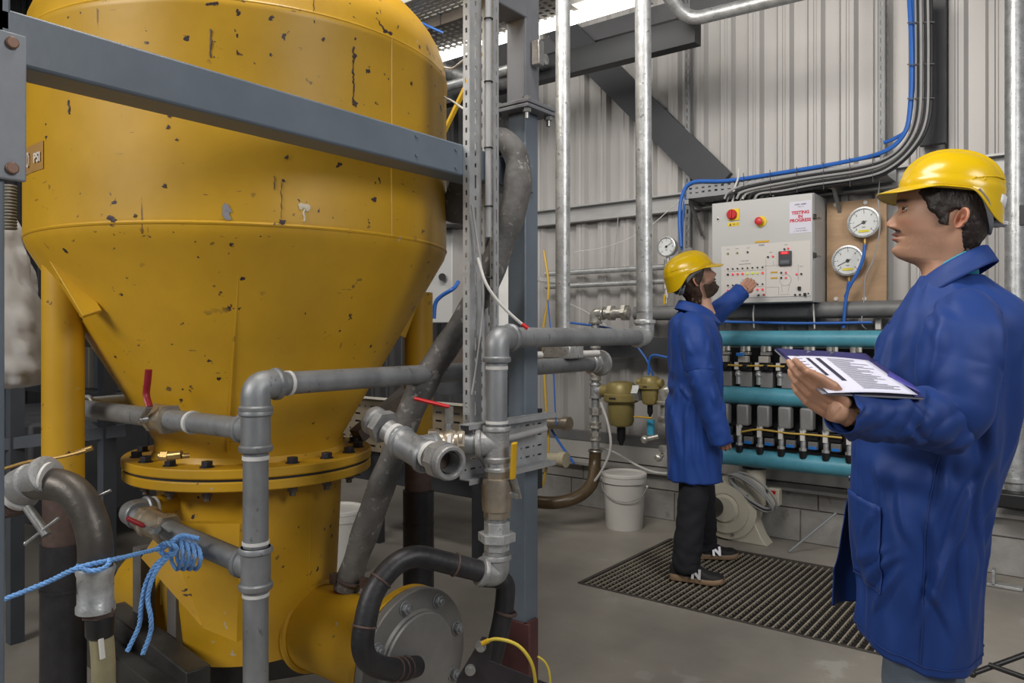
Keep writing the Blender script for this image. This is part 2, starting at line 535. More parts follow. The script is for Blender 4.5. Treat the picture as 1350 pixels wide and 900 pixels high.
# rafters and roof bay clutter high up
rf = M('dark_rafter_paint', (0.06, 0.065, 0.07), 0.5)
for i, u in enumerate((-7.2, -5.2, -3.3)):
    MB().box((u, 0.6, 4.6), (0.14, 9.0, 0.3)).build('trim_%d' % (8 + i), rf, kind='structure')
hb = MB()
h0, h1 = Pv(690, 100, 4.35), Pv(900, 46, 4.35)
dr = (h1 - h0).normalized()
hb.bar(h0 - dr * 4, h1 + dr * .1, 0.09, 0.16)
hb.build('trim_11', M('dark_beam_paint', (0.018, 0.019, 0.022), 0.5), kind='structure')

# grating over the pit
gr = thing('floor_grating', 'rusty black steel grating flush in the concrete floor under the far worker', 'grating', ((gu0 + gu1) / 2, (gv0 + gv1) / 2, 0))
g = MB()
gz = -0.004
for k in range(int((gu1 - gu0) / 0.036) + 1):
    u = gu0 + 0.02 + k * 0.036
    if u < gu1 - 0.01:
        g.box((u, (gv0 + gv1) / 2, gz - .015), (0.006, gv1 - gv0 - .02, 0.03))
g.build('bearing_bars', M('worn_bar_edge', (0.42, 0.37, 0.29), 0.5, 0.2, 0.3, 40), gr, smooth=0)
g = MB()
for k in range(int((gv1 - gv0) / 0.036) + 1):
    v = gv0 + 0.02 + k * 0.036
    if v < gv1 - 0.01:
        g.box(((gu0 + gu1) / 2, v, gz - .018), (gu1 - gu0 - .02, 0.007, 0.024))
g.build('cross_bars', M('black_bar', (0.035, 0.032, 0.03), 0.6, 0.3, 0.3, 40), gr, smooth=0)
g = MB()
for c, s_ in ((((gu0 + gu1) / 2, gv0, 0), (gu1 - gu0, 0.02, 0.03)), (((gu0 + gu1) / 2, gv1, 0), (gu1 - gu0, 0.02, 0.03)),
              ((gu0, (gv0 + gv1) / 2, 0), (0.02, gv1 - gv0, 0.03)), ((gu1, (gv0 + gv1) / 2, 0), (0.02, gv1 - gv0, 0.03))):
    g.box((c[0], c[1], -0.012), s_)
g.build('edge_frame', M('pit_edge_steel', (0.09, 0.08, 0.07), 0.6, 0.3, 0.3, 20), gr)

# fluorescent battens
def batten(px0, py0, px1, py1, v, label, e=14):
    a, b = Pv(px0, py0, v), Pv(px1, py1, v)
    b = V((b.x, b.y, a.z)); 
    t = thing('fluorescent_light', label, 'ceiling light', (a + b) / 2 + V((0, 0, 0.05)), 'fluorescent battens under the roof')
    d = (b - a).normalized()
    MB().box((a + b) / 2 + V((0, 0, 0.06)), ((b - a).length + 0.04, 0.14, 0.05)).build('batten_body', M('batten_white', (0.5, 0.5, 0.48), 0.5), t, bevel=.004)
    MB().prism([(-.05, 0.035), (-.046, -.02), (-.025, -.05), (.025, -.05), (.046, -.02), (.05, 0.035)], a, (0, 1, 0), (0, 0, 1), d, (b - a).length).build('diffuser', M('lit_diffuser', (1.0, 0.98, 0.90), 0.5, emit=5), t)
    MB().box(a + V((-.015, 0, -.02)), (0.03, 0.11, 0.11)).box(b + V((.015, 0, 0.0)), (0.03, 0.11, 0.11)).build('end_cap', M('batten_white', (0.5, 0.5, 0.48), 0.5), t, bevel=.003)
    k = MB()
    for q in (0.2, 0.8):
        p = a.lerp(b, q)
        k.cyl(p + V((0, 0, .08)), V((p.x, p.y, TOP)), 0.004, n=8)
    k.split_build('hanger_rod', DKSTEEL, t)
batten(577, 72, 700, 37, 4.0, 'left lit fluorescent batten seen between the tank top and the slotted channel')
batten(706, 35, 850, -8, 4.0, 'right lit fluorescent batten behind the two tall galvanised pipes')

# ================================================================ the yellow hopper tank
TC = V((-2.26, 1.49, 0))
tank = thing('hopper_tank', 'large yellow conical-bottom pressure tank on tubular legs with chipped paint', 'tank', TC)
R0 = 0.653
prof = [(0.30, 0.955), (0.30, 1.00), (0.632, 1.572), (0.645, 1.594), (0.651, 1.612), (R0, 1.635), (R0, 2.165), (R0 + .003, 2.172), (R0 + .003, 2.186), (R0, 2.195)]
for k in range(1, 19):
    a = k / 18 * PI / 2
    prof.append((max(0.0, R0 * math.cos(a)) if k < 18 else 0.0, 2.195 + 0.37 * math.sin(a)))
MB().lathe(prof, TC, n=128).build('shell', YEL, tank, smooth=50)
weld = MB()
weld.torus(TC + V((0, 0, 1.622)), (0, 0, 1), R0 - .0035, 0.006, 128, 8)
weld.torus(TC + V((0, 0, 2.19)), (0, 0, 1), R0 - .0025, 0.006, 128, 8)
def tp(px, R, h):        # point on the shell where the line of sight at column px meets radius R (near side)
    t = (px - 675) / 1000
    d = cam2w(t, 1, 0); d.z = 0
    c = V((TC.x, TC.y, 0)); b = d.dot(c); a = d.dot(d)
    k = (b - math.sqrt(max(0, b * b - a * (c.dot(c) - R * R)))) / a
    q = d * k
    return V((q.x, q.y, h))
def weld_v(px, h0, h1):
    weld.tube([tp(px, R0, h0), tp(px, R0, h1)], 0.0035, 8)
weld_v(516, 1.62, 2.19)
weld.tube([tp(300, 0.30, 0.99), tp(318, R0 - .01, 1.60)], 0.004, 8)
weld.build('weld_bead', YEL, tank)
fl = MB()
fl.lathe([(0.29, 0.922), (0.392, 0.922), (0.395, 0.926), (0.395, 0.947), (0.392, 0.951), (0.29, 0.951)], TC, n=96)
fl.lathe([(0.296, 0.945), (0.312, 0.945), (0.300, 0.968), (0.296, 0.97)], TC, n=96)
fl.build('upper_flange', YEL, tank, smooth=35)
MB().lathe([(0.29, 0.9135), (0.386, 0.9135), (0.386, 0.9225), (0.29, 0.9225)], TC, n=96).build('gasket', M('black_rubber', (0.025, 0.025, 0.025), 0.7), tank, smooth=35)
MB().lathe([(0.28, 0.885), (0.390, 0.885), (0.393, 0.888), (0.393, 0.910), (0.390, 0.914), (0.28, 0.914)], TC, n=96).build('lower_flange', YEL, tank, smooth=35)
nb = MB()
nb.lathe([(0.296, 0.89), (0.292, 0.80), (0.278, 0.50), (0.262, 0.36), (0.262, 0.33)], TC, n=96)
nb.tube([tp(408, 0.292, 0.88), tp(408, 0.276, 0.47)], 0.004, 8)
nb.tube([tp(213, 0.294, 0.88), tp(213, 0.276, 0.47)], 0.004, 8)
nb.build('discharge_neck', YEL, tank, smooth=50)
NV, NH = 1.56, 0.395
nz = MB()
nz.lathe([(0.131, 0.0), (0.131, 0.68)], (TC.x, NV, NH), (1, 0, 0), 64)
nz.torus((TC.x + .262, NV, NH), (1, 0, 0), 0.135, 0.012, 64, 8)
nz.build('discharge_nozzle', YEL, tank)
MB().lathe([(0.131, 0), (0.205, 0), (0.208, .004), (0.208, .022), (0.205, .026), (0.131, .026)], (-1.612, NV, NH), (1, 0, 0), 80).build('nozzle_flange', YEL, tank, smooth=35)
gm = M('grey_cast_flange', (0.22, 0.215, 0.205), 0.5, 0.35, 0.18, 6, 0.15, 40, spots=(0.13, 0.09, 0.07), spot_scale=40, spot_amount=0.26)
MB().lathe([(0.0, .0), (0.205, .0), (0.208, .004), (0.208, .026), (0.205, .030), (0.150, .030), (0.143, .036), (0.143, .045), (0.138, .049), (0.0, .049)], (-1.583, NV, NH), (1, 0, 0), 80).build('blind_flange', gm, tank, smooth=35)
for k in range(8):
    a = 2 * PI * (k + 0.35) / 8
    c = V((-1.553, NV + .176 * math.cos(a), NH + .176 * math.sin(a)))
    b = MB().cyl(c, c + V((.004, 0, 0)), .021, n=20).hexnut(c + V((.004, 0, 0)), (1, 0, 0), .017, .014)
    b.cyl(c + V((.016, 0, 0)), c + V((.024, 0, 0)), .009, n=14)
    b.build('blind_flange_bolt', GALV, tank, bevel=.0015)
for k in range(18):
    a = 2 * PI * k / 18 + 0.1
    c = TC + V((.350 * math.cos(a), .350 * math.sin(a), .951))
    b = MB().cyl(c, c + V((0, 0, .003)), .021, n=18).hexnut(c + V((0, 0, .003)), (0, 0, 1), .0175, .015)
    b.build('flange_bolt', DBOLT, tank, bevel=.001)
    c = TC + V((.350 * math.cos(a), .350 * math.sin(a), .885))
    b = MB().cyl(c, c - V((0, 0, .003)), .021, n=18).hexnut(c - V((0, 0, .003)), (0, 0, -1), .0165, .016).cyl(c - V((0, 0, .01)), c - V((0, 0, .032)), .0095, n=12)
    b.build('flange_nut', M('worn_nut', (0.13, 0.115, 0.10), 0.55, 0.5, 0.3, 50), tank, bevel=.001)
# legs
def leg(c, top):
    l = MB().cyl(V((c.x, c.y, .895)), V((c.x, c.y, top)), .055, n=40).cyl(V((c.x, c.y, .885)), V((c.x, c.y, .905)), .058, n=40).build('leg', YEL, tank)
    MB().cyl(V((c.x, c.y, 0.70)), V((c.x, c.y, .887)), .053, n=40).build('bare_leg_section', RUSTP, l, label='bare brown steel section of the leg')
    s_ = MB().cyl(V((c.x, c.y, 0.01)), V((c.x, c.y, .735)), .060, n=40).cyl(V((c.x, c.y, 0.60)), V((c.x, c.y, .61)), .0615, n=40)
    s_.build('leg_sleeve', BLACKP, l, label='black sleeve around the lower leg')
    MB().box(V((c.x, c.y, .006)), (.2, .2, .012)).build('foot_plate', DKSTEEL, l)
    return l
legs = [V((-2.375, 0.945, 0)), V((-2.09, 2.11, 0)), V((-2.86, 1.60, 0))]
for c in legs: leg(c, 1.57 if c.y < 1.8 else 1.50)
# gusset angle between each leg and the cone
for c in legs[1:]:
    d = (c - TC); d.z = 0; d.normalize()
    s_ = V((-d.y, d.x, 0))
    g = MB()
    def cone_r(h): return 0.30 + (0.651 - 0.30) * (h - 1.0) / 0.6
    for q in (-.052, .052):
        p1 = TC + d * (cone_r(1.60) + .01) + s_ * q + V((0, 0, 1.61)); p2 = TC + d * (cone_r(1.36) + .03) + s_ * q + V((0, 0, 1.33))
        g.bar(p1, p2, .008, .03, up=d)
    pl0, pl1 = TC + d * (cone_r(1.59) + .012) + V((0, 0, 1.59)), TC + d * (cone_r(1.36) + .012) + V((0, 0, 1.36))
    g.bar(pl0, pl1, .11, .01, up=d)
    g.build('leg_gusset', YEL, tank, bevel=.002)
# a gusset seen in outline at the right of the near leg
g = MB()
a0, a1 = P(66, 322, 2.13), P(122, 414, 2.06)
g.bar(a0, a1, 0.05, 0.012, up=(P(82, 335, 2.1) - TC))
g.bar(P(48, 321, 2.13), P(80, 319, 2.12), .02, .012)
g.build('leg_gusset', YEL, tank, bevel=.002)
# inclined kick plate and gusset plates under the neck
g = MB()
q0 = P(186, 735, 2.16); q1 = P(268, 828, 2.12); q2 = P(312, 846, 2.08); q3 = P(316, 690, 2.1); q4 = P(215, 690, 2.2)
back = cam2w(0.02, .03, 0) - V((0, 0, 0))
g.add([q0, q1, q2, q3, q4] + [q + back for q in (q0, q1, q2, q3, q4)], [(0, 1, 2, 3, 4), (9, 8, 7, 6, 5), (0, 5, 6, 1), (1, 6, 7, 2), (2, 7, 8, 3), (3, 8, 9, 4), (4, 9, 5, 0)])
g.build('bracing_plate', YEL, tank, smooth=0)
MB().lathe([(0.11, 0), (0.13, .01), (0.13, .30)], (-2.80, 1.40, .42), (1, 0, 0), 40).build('rear_stub', YEL, tank)
# pressure stencil plate on the shell
sp = MB()
ps = [tp(x, R0 + .002, 0) for x in (24, 34, 45, 57)]
vs = []
for q, yt, yb in zip(ps, (200, 195, 190, 185), (236, 231, 226, 222)):
    X = V((q.x, q.y, 0)); Z = -q.x * ST + q.y * CT
    vs += [V((q.x, q.y, H - (yt - 440) / 1000 * Z)), V((q.x, q.y, H - (yb - 440) / 1000 * Z))]
sp.add(vs, [(0, 1, 3, 2), (2, 3, 5, 4), (4, 5, 7, 6)])
stn = sp.build('stencil_patch', M('faded_patch', (0.38, 0.21, 0.06), 0.5), tank)
tx = MB()
pc = tp(36, R0 + .005, 0); nn = (pc - V((TC.x, TC.y, 0))).normalized(); exv = V((-nn.y, nn.x, 0))
Z = -pc.x * ST + pc.y * CT
text_mesh(tx, '0', V((pc.x, pc.y, H + (440 - 212) / 1000 * Z)), exv, (0, 0, 1), 0.062, bold=-.0006)
pc = tp(48, R0 + .005, 0); nn = (pc - V((TC.x, TC.y, 0))).normalized(); exv = V((-nn.y, nn.x, 0))
text_mesh(tx, 'PSI', V((pc.x, pc.y, H + (440 - 213) / 1000 * Z)), exv, (0, 0, 1), 0.036, bold=.0008)
tx.build('stencil_lettering', WPLAS, stn, smooth=0)
# small brass bleed valve standing on the flange
g = MB()
c = P(222, 601, 1.995)
g.cyl(c, c + cam2w(.035, 0, .004) , .011, n=16).hexnut(c, V((-CT, -ST, 0)), .014, .018).cyl(c + cam2w(.035, 0, 0), c + cam2w(.05, .01, .0), .007, n=12)
g.ball(c + cam2w(-.02, 0, .0), .011)
g.build('bleed_valve', GOLD, tank)

# old chips, cracks and a runny mark in the paint
def shell_pt(px, py, off=.0012):
    R = R0
    for _ in range(8):
        q = tp(px, R + off, 0); Z = -q.x * ST + q.y * CT; h = H - (py - 440) / 1000 * Z
        R = R0 if h > 1.62 else max(.3, .30 + .351 * (h - 1.0) / .612)
    return V((q.x, q.y, h))
rc_ = random.Random(21)
chipm = M('bare_dark_steel_chip', (0.04, 0.025, 0.03), .6, .2, .3, 60)
def crack(px, y0, y1, w_, mat, name='paint_crack'):
    m = MB(); n = max(5, int((y1 - y0) / 3)); pts = [shell_pt(px + rc_.uniform(-1.1, 1.1), y0 + (y1 - y0) * i / n) for i in range(n + 1)]
    m.tube(pts, [w_ * rc_.uniform(.5, 1.4) for _ in pts], 6, flat=1); m.build(name, mat, tank)
def chip(px, py, r, mat=chipm, name='paint_chip'):
    c = shell_pt(px, py, .0); nn_ = V((c.x - TC.x, c.y - TC.y, 0)).normalized(); t_ = V((-nn_.y, nn_.x, 0)); n = 11
    up_ = UPV if c.z > 1.62 else (UPV * .83 + nn_ * .56)
    ring = [c + nn_ * .002 + (t_ * math.cos(2 * PI * i / n) * 1.1 + up_ * math.sin(2 * PI * i / n)) * r * rc_.uniform(.45, 1.25) for i in range(n)]
    m = MB(); m.add([c + nn_ * .0026] + ring, [(0, 1 + i, 1 + (i + 1) % n) for i in range(n)]); m.build(name, mat, tank, smooth=0)
UPV = V((0, 0, 1))
for a_ in ((278, 38, 76, .0022), (466, 62, 138, .0022), (91, 132, 150, .0022), (414, -2, 30, .0014), (371, 240, 288, .0008), (362, 232, 250, .0012)): crack(*a_, chipm)
for a_ in ((467, 74, .007), (468, 136, .009), (311, 6, .006), (378, 207, .006), (373, 238, .005), (146, 287, .009), (150, 291, .007), (178, 285, .005), (493, 263, .008), (372, 293, .009), (424, 403, .010), (398, 399, .009), (402, 415, .008), (426, 387, .009), (224, 153, .005), (222, 168, .006), (217, 245, .006), (233, 184, .004), (542, 110, .005), (426, 52, .005), (289, 499, .006)): chip(*a_)
wm_ = M('pale_paint_mark', (0.50, 0.45, 0.33), .5); gm_ = M('grey_primer_chip', (0.24, 0.23, 0.25), .5)
chip(298, 276, .015, gm_, 'primer_chip'); chip(299, 285, .012, gm_, 'primer_chip'); chip(398, 272, .012, wm_, 'pale_mark'); chip(404, 274, .010, wm_, 'pale_mark'); crack(401, 276, 292, .003, wm_, 'pale_mark')
# steel skid below
skid = thing('tank_skid', 'dark steel channel skid and posts under the yellow tank', 'frame', (-2.3, 1.5, 0))
g = MB()
g.bar(P(150, 815, 2.55), P(262, 905, 2.1), .07, .10)
g.bar(P(125, 850, 2.5), P(235, 935, 2.05), .07, .10)
g.bar(P(150, 905, 2.55), P(430, 860, 2.5), .07, .10)
g.build('skid_rail', M('oily_steel', (0.06, 0.058, 0.055), 0.45, 0.4, 0.35, 8, spots=(0.15, 0.14, 0.13), spot_scale=12, spot_amount=.2), skid, bevel=.004)
for px, Z in ((190, 2.5), (236, 2.35)):
    g = MB(); a = P(px, 720, Z); g.bar(V((a.x, a.y, 0)), a, .052, .052)
    g.build('skid_post', M('grey_post_steel', (0.16, 0.15, 0.14), 0.55, 0.3, 0.2, 10), skid, bevel=.003)

# ================================================================ grey steel frame
frm = thing('steel_frame', 'blue-grey painted box-section frame crossing in front of the yellow tank', 'frame', (-1.5, 1.3, 0))
BU = -1.500
bz = [Pv(32, 50, 0.61), 0]
zt, zb = 0, 0
def Pu(px, py, u):
    t = (px - 675) / 1000
    return P(px, py, u / (t * CT - ST))
e0, e1 = Pu(32, 47, BU + .045), Pu(610, 232, BU + .045)
et = Pu(610, 190, BU + .045)
zb = (e0.z + e1.z) / 2; zt = zb + (et.z - e1.z)
zb, zt = e1.z, et.z
s0 = e0.y
MB().box((BU, (s0 - .16 + 2.0) / 2, (zb + zt) / 2), (.09, 2.0 - s0 + .16, zt - zb)).build('cross_beam', FRAME, frm, bevel=.006)
ccol = V((BU, 2.0, 0))
MB().box((BU, 2.0, 1.03), (.072, .072, 2.06)).build('column', FRAME, frm, bevel=.005)
MB().box((BU, 2.0, 2.95), (.078, .078, 1.75)).build('column', M('upper_column_paint', (0.15, 0.155, 0.17), 0.5, 0, 0.1, 8, 0.1, 40), frm, bevel=.005)
jp = MB().box((BU, 2.0, 2.065), (.155, .155, .012)).box((BU, 2.0, 2.080), (.155, .155, .012))
jo = jp.build('joint_plate', M('upper_column_paint', (0.15, 0.155, 0.17), 0.5), frm, bevel=.002)
for a in (-.06, .06):
    for b in (-.06, .06):
        c = V((BU + a, 2.0 + b, 2.058))
        MB().hexnut(c, (0, 0, -1), .014, .012).cyl(c, c - V((0, 0, .032)), .007, n=12).hexnut(c + V((0, 0, .028)), (0, 0, 1), .014, .01).build('joint_bolt', BOLT, jo)
MB().box((BU + .004, 1.956, .26), (.115, .012, .30)).box((BU + .042, 1.985, .26), (.012, .07, .30)).build('base_stiffener', M('maroon_primer', (0.085, 0.03, 0.03), 0.55, 0, 0.35, 8, spots=(0.2, 0.18, 0.17), spot_scale=12, spot_amount=.2), frm, bevel=.002)
MB().box((BU, 2.0, 0.008), (.2, .2, .016)).build('base_plate', DKSTEEL, frm)
cb = MB().box((BU, 1.35, 2.40), (.08, 1.25, .08))
cb.build('upper_rail', M('upper_column_paint', (0.15, 0.155, 0.17), 0.5), frm, bevel=.004)
MB().box((BU + .06, 2.0, 2.25), (.03, .03, .08)).build('rail_cleat', BOLT, frm, bevel=.003)
# near left post with bolted splice plate
lp = Pu(2, 450, BU)
MB().box((BU, Pu(7, 450, BU + .045).y - .03, 1.30), (.09, .06, 2.6)).build('column', FRAME, frm, bevel=.004)
MB().box((BU, s0 - .045, 2.3), (.09, .05, .9)).build('post_stub', FRAME, frm, bevel=.004)
sp0, sp1 = Pu(8, 42, BU + .05), Pu(29, 240, BU + .05)
sm = M('splice_plate_paint', (0.26, 0.28, 0.31), 0.5, 0, 0.15, 12)
so = MB().box((BU + .052, (sp0.y + sp1.y) / 2 - .01, (sp0.z + sp1.z) / 2), (.010, abs(sp1.y - sp0.y) + .03, abs(sp0.z - sp1.z))).build('splice_plate', sm, frm, bevel=.003)
for py in (57, 222):
    c = Pu(15, py, BU + .057)
    MB().cyl(c, c + V((.008, 0, 0)), .010, n=20).build('splice_bolt', M('rusty_bolt', (0.22, 0.13, 0.09), 0.5, 0.4), so, bevel=.002)
for px, py in ((549, 179), (549, 204), (601, 197), (601, 221)):
    c = Pu(px, py, BU + .045)
    MB().cyl(c, c + V((.003, 0, 0)), .006, n=14).build('cover_screw', FRAME, frm)

# ================================================================ pipe fittings
def coupling(mb, c, ax, r, L, bead=1.12):
    ax = V(ax).normalized()
    mb.lathe([(r * .9, -L / 2), (r * 1.02 * bead, -L / 2), (r * 1.13 * bead, -L / 2 + r * .12), (r * 1.13 * bead, -L / 2 + r * .36), (r * 1.03 * bead, -L / 2 + r * .5),
              (r * 1.03 * bead, L / 2 - r * .5), (r * 1.13 * bead, L / 2 - r * .36), (r * 1.13 * bead, L / 2 - r * .12), (r * 1.02 * bead, L / 2), (r * .9, L / 2)], c, ax, 36)
def hexring(mb, c, ax, r, L):
    ax = V(ax).normalized()
    mb.cyl(V(c) - ax * L / 2, V(c) + ax * L / 2, r, n=6)
def elbow(mb, c, d1, d2, r, R=None, collar=True):
    c, d1, d2 = V(c), V(d1).normalized(), V(d2).normalized()
    R = R or r * 1.9
    mb.tube(fillet([c + d1 * R, c, c + d2 * R], R * .97, 10), r * 1.17, 36)
    if collar:
        for d in (d1, d2):
            mb.lathe([(r * .9, 0), (r * 1.28, 0), (r * 1.34, r * .1), (r * 1.34, r * .42), (r * 1.2, r * .55)], c + d * (R + r * .12), -d, 36)
def tee(mb, c, ax, br, r, rb=None):
    c, ax, br = V(c), V(ax).normalized(), V(br).normalized()
    rb = rb or r
    mb.cyl(c - ax * r * 1.7, c + ax * r * 1.7, r * 1.17, n=36)
    mb.cyl(c, c + br * r * 1.9, rb * 1.17, n=36)
    for p, d, q in ((c - ax * r * 1.7, ax, r), (c + ax * r * 1.7, -ax, r), (c + br * r * 2.0, -br, rb)):
        mb.lathe([(q * .9, 0), (q * 1.28, 0), (q * 1.34, q * .1), (q * 1.34, q * .42), (q * 1.2, q * .55)], p, d, 36)
def tape(mb, c, ax, r, L=.01):
    ax = V(ax).normalized()
    mb.cyl(V(c) - ax * L / 2, V(c) + ax * L / 2, r * 1.06, n=32)
def lever(name, parent, p0, ax, ldir, L, wd, mat, bend=.02, tipmat=None, tip=0):
    # flat handle with a cranked neck: steel stub then a plastic sleeve
    p0, ax, ldir = V(p0), V(ax).normalized(), V(ldir).normalized()
    h = MB()
    a = p0 + ax * .012
    b = a + ldir * L * .12
    c = b + ldir * L * .12 + ax * bend
    e = c + ldir * L * .76
    h.bar(a - ldir * .012, b, wd, .004, up=ax.cross(ldir).cross(ldir) * -1)
    h.bar(b, c, wd, .004, up=ax)
    h.cyl(p0, p0 + ax * .022, .009, n=16)
    h.hexnut(p0 + ax * .014, ax, .010, .009)
    o = h.build(name, BOLT, parent)
    s = MB()
    s.bar(c - ldir * .004, e, wd * 1.15, .009, up=ax)
    s.build('lever_sleeve', mat, o, bevel=.003)
    return o

UP = V((0, 0, 1)); DN = -UP; EU = V((1, 0, 0)); EV = V((0, 1, 0))
r2 = 0.0302

# ---------------------------------------------------------------- galvanised run in front of the tank
A0 = cam2w(-.625, 1.85, 0)
A0 = V((A0.x, A0.y, 0))
zt = 1.215
gp = thing('galvanised_pipework', 'galvanised pipe riser with top elbow and two red-lever valves before the yellow tank', 'pipework', A0)
endh = V((A0.x, 2.70, zt + .02))
ppts = MB()
ppts.cyl(A0 + V((0, 0, .02)), A0 + V((0, 0, zt - .05)), r2)
ppts.cyl(A0 + V((0, .05, zt)), V((A0.x, 2.62, zt + .005)), r2 * .97)
T1 = A0 + V((0, 0, 1.34 - .127 * 1.85)); T2 = A0 + V((0, 0, 0.77))
ppts.cyl(T1, V((-2.62, T1.y - .02, T1.z + .0)), .0275)
ppts.cyl(T2, V((-2.20, 1.05, .825)), .0285)
ppts.split_build('pipe', GALV, gp)
f = MB(); elbow(f, A0 + V((0, 0, zt)), DN, EV, r2, .062); f.build('top_elbow', GALV, gp)
f = MB(); tee(f, T1, UP, -EU, r2, .0275); f.build('tee', GALV, gp)
f = MB(); tee(f, T2, UP, V((-1, -.05, .09)), r2, .0285); f.build('tee', GALV, gp)
f = MB(); tape(f, A0 + V((0, 0, zt - .088)), UP, r2, .02); tape(f, T1 + V((0, 0, -.066)), UP, r2, .010); tape(f, T2 + V((0, 0, .062)), UP, r2, .008); tape(f, T2 + V((0, 0, -.064)), UP, r2, .008)
tape(f, A0 + V((0, .092, zt)), EV, r2, .01); tape(f, V((-1.90, T1.y - .008, T1.z)), EU, .029, .012)
f.split_build('thread_tape', TAPE, gp)
f = MB(); elbow(f, V((-2.60, T1.y - .02, T1.z)), EU, V((-.2, 1, 0)), .0275); f.build('far_elbow', GALV, gp)
f = MB(); f.cyl(V((-2.62, T1.y + .03, T1.z)), V((-2.75, T1.y + .6, T1.z)), .0275); f.build('pipe', GALV, gp)
# middle ball valve
vb = V((0, 0, 0)); vc = Pv(213, 555, T1.y - .008); vc.z = T1.z
f = MB(); coupling(f, vc, EU, .031, .085); hexring(f, vc + EU * .038, EU, .043, .022); hexring(f, vc - EU * .036, EU, .041, .018); f.ball(vc, .037)
vo = f.build('ball_valve', BRASS, gp, label='ball valve with an upright red lever')
h = MB(); st = vc + V((-.02, -.04, .0))
h.cyl(vc, st + V((0, -.012, 0)), .011, n=16).hexnut(st, (0, -1, 0), .014, .01)
h.build('valve_stem', BOLT, vo)
h = MB()
k0 = st + V((0, -.008, 0)); k1 = Pv(197, 536, k0.y); k2 = Pv(193, 520, k0.y); k3 = Pv(196, 487, k0.y)
h.tube(smooth_path([k0, k1], 3), [.011] * 2, 10, flat=.45)
h.build('lever_neck', BOLT, vo)
h = MB(); h.tube(smooth_path([k1, k2, k2.lerp(k3, .5), k3], 5), .010, 14, flat=.6); h.build('lever_sleeve', REDP, vo)
# lower branch: valve, bend and neck stub
b0 = V((-2.215, 1.055, .825))
f = MB(); elbow(f, b0, EV, EU, .0285, .06)
f.build('elbow', GALV, gp)
f = MB(); f.cyl(b0 + V((0, .05, 0)), b0 + V((-.02, .165, .004)), .030, n=30); f.build('yellow_stub', YEL, gp, label='stub painted yellow where it meets the tank neck')
f = MB(); tape(f, b0 + V((0, .075, 0)), EV, .0315, .008); f.build('thread_tape', TAPE, gp)
vc2 = b0 + (T2 - b0) * .26
f = MB(); dv = (T2 - b0).normalized(); coupling(f, vc2, dv, .032, .10); hexring(f, vc2 - dv * .05, dv, .043, .022); hexring(f, vc2 + dv * .05, dv, .043, .022)
vo = f.build('ball_valve', BRASS, gp, label='lower ball valve with a slanting red lever')
p0 = vc2 + V((0, -.02, .035))
lv_end = P(166, 684, 1.93) if False else None
h = MB(); a = P(205, 700, 1.98); b = P(190, 693, 1.96); c = P(167, 683, 1.94)
h.cyl(vc2, a + V((0, 0, .0)), .010, n=14).hexnut(a, (0, -.3, 1), .016, .012).bar(a, b, .022, .005)
h.build('lever_neck', BOLT, vo)
h = MB(); h.bar(b, c, .026, .010); h.build('lever_sleeve', REDP, vo, bevel=.003)
# far end behind the column
f = MB(); coupling(f, V((A0.x, 2.64, zt + .005)), EV, r2, .05); f.lathe([(0, 0), (.052, 0), (.054, .006), (.054, .014), (0, .018)], V((A0.x, 2.69, zt + .005)), EV, 30); f.build('end_flange', GALV2, gp)

# ---------------------------------------------------------------- right hand run: riser, elbow, long arm and tall pipe
B0 = P(655, 440, 2.15); B0 = V((B0.x, B0.y, 0))
zb = 1.34 - .005 * 2.15
EB = V((B0.x, 2.56, zb))
rp = thing('valve_pipework', 'galvanised pipework with brass valves and unions standing in front of the grey column', 'pipework', V((B0.x, B0.y, 0)))
f = MB()
f.cyl(B0 + V((0, 0, .73)), B0 + V((0, 0, zb - .05)), r2)
f.cyl(B0 + V((0, .05, zb)), EB - V((0, .05, 0)), r2)
f.split_build('pipe', GALV, rp)
f = MB(); f.cyl(EB + V((0, 0, .05)), V((EB.x - .02, EB.y, 4.6)), r2); f.build('tall_pipe', GALV2, rp)
f = MB(); elbow(f, B0 + V((0, 0, zb)), DN, EV, r2, .066); f.build('elbow', GALV, rp)
f = MB(); elbow(f, EB, -EV, UP, r2, .060); tape(f, EB + V((0, 0, .10)), UP, r2, .012); f.build('elbow', GALV2, rp)
zT = 1.34 - (585 - 440) / 1000 * 2.15
f = MB(); tee(f, B0 + V((0, 0, zT)), UP, V((-CT, -ST, 0)), r2); f.build('tee', FIT, rp)
f = MB(); tape(f, B0 + V((0, 0, zT + .062)), UP, r2, .008); tape(f, B0 + V((0, 0, zb - .085)), UP, r2, .01); f.split_build('thread_tape', TAPE, rp)
# left branch, roughly parallel with the picture
LD = V((-CT, -ST, 0))
bz = B0 + V((0, 0, zT))
f = MB(); f.cyl(bz + LD * .05, bz + LD * .18, r2); 
f.split_build('pipe', GALV, rp)
vc = bz + LD * .135
f = MB(); coupling(f, vc, LD, .033, .085); hexring(f, vc + LD * .045, LD, .046, .024); hexring(f, vc - LD * .035, LD, .045, .02); f.ball(vc, .042)
vo = f.build('ball_valve', BRASS, rp, label='ball valve with a long horizontal red lever')
st = vc + V((0, 0, .04))
h = MB(); h.cyl(vc, st + V((0, 0, .02)), .011, n=16).hexnut(st + V((0, 0, .006)), UP, .014, .01)
h.build('valve_stem', BOLT, vo)
n0 = st + V((0, 0, .018)); n1 = P(592, 536, 2.13); n2 = P(546, 525, 2.12)
h = MB(); h.tube([n0, n0.lerp(n1, .5) + V((0, 0, .002)), n1], .012, 10, flat=.3); h.build('lever_neck', BOLT, vo)
h = MB(); h.tube([n1, n1.lerp(n2, .5), n2], .010, 12, flat=.55); h.build('lever_sleeve', REDB, vo)
T3 = P(545, 592, 2.02)
f = MB(); f.cyl(vc + LD * .05, T3, r2); f.split_build('pipe', GALV, rp)
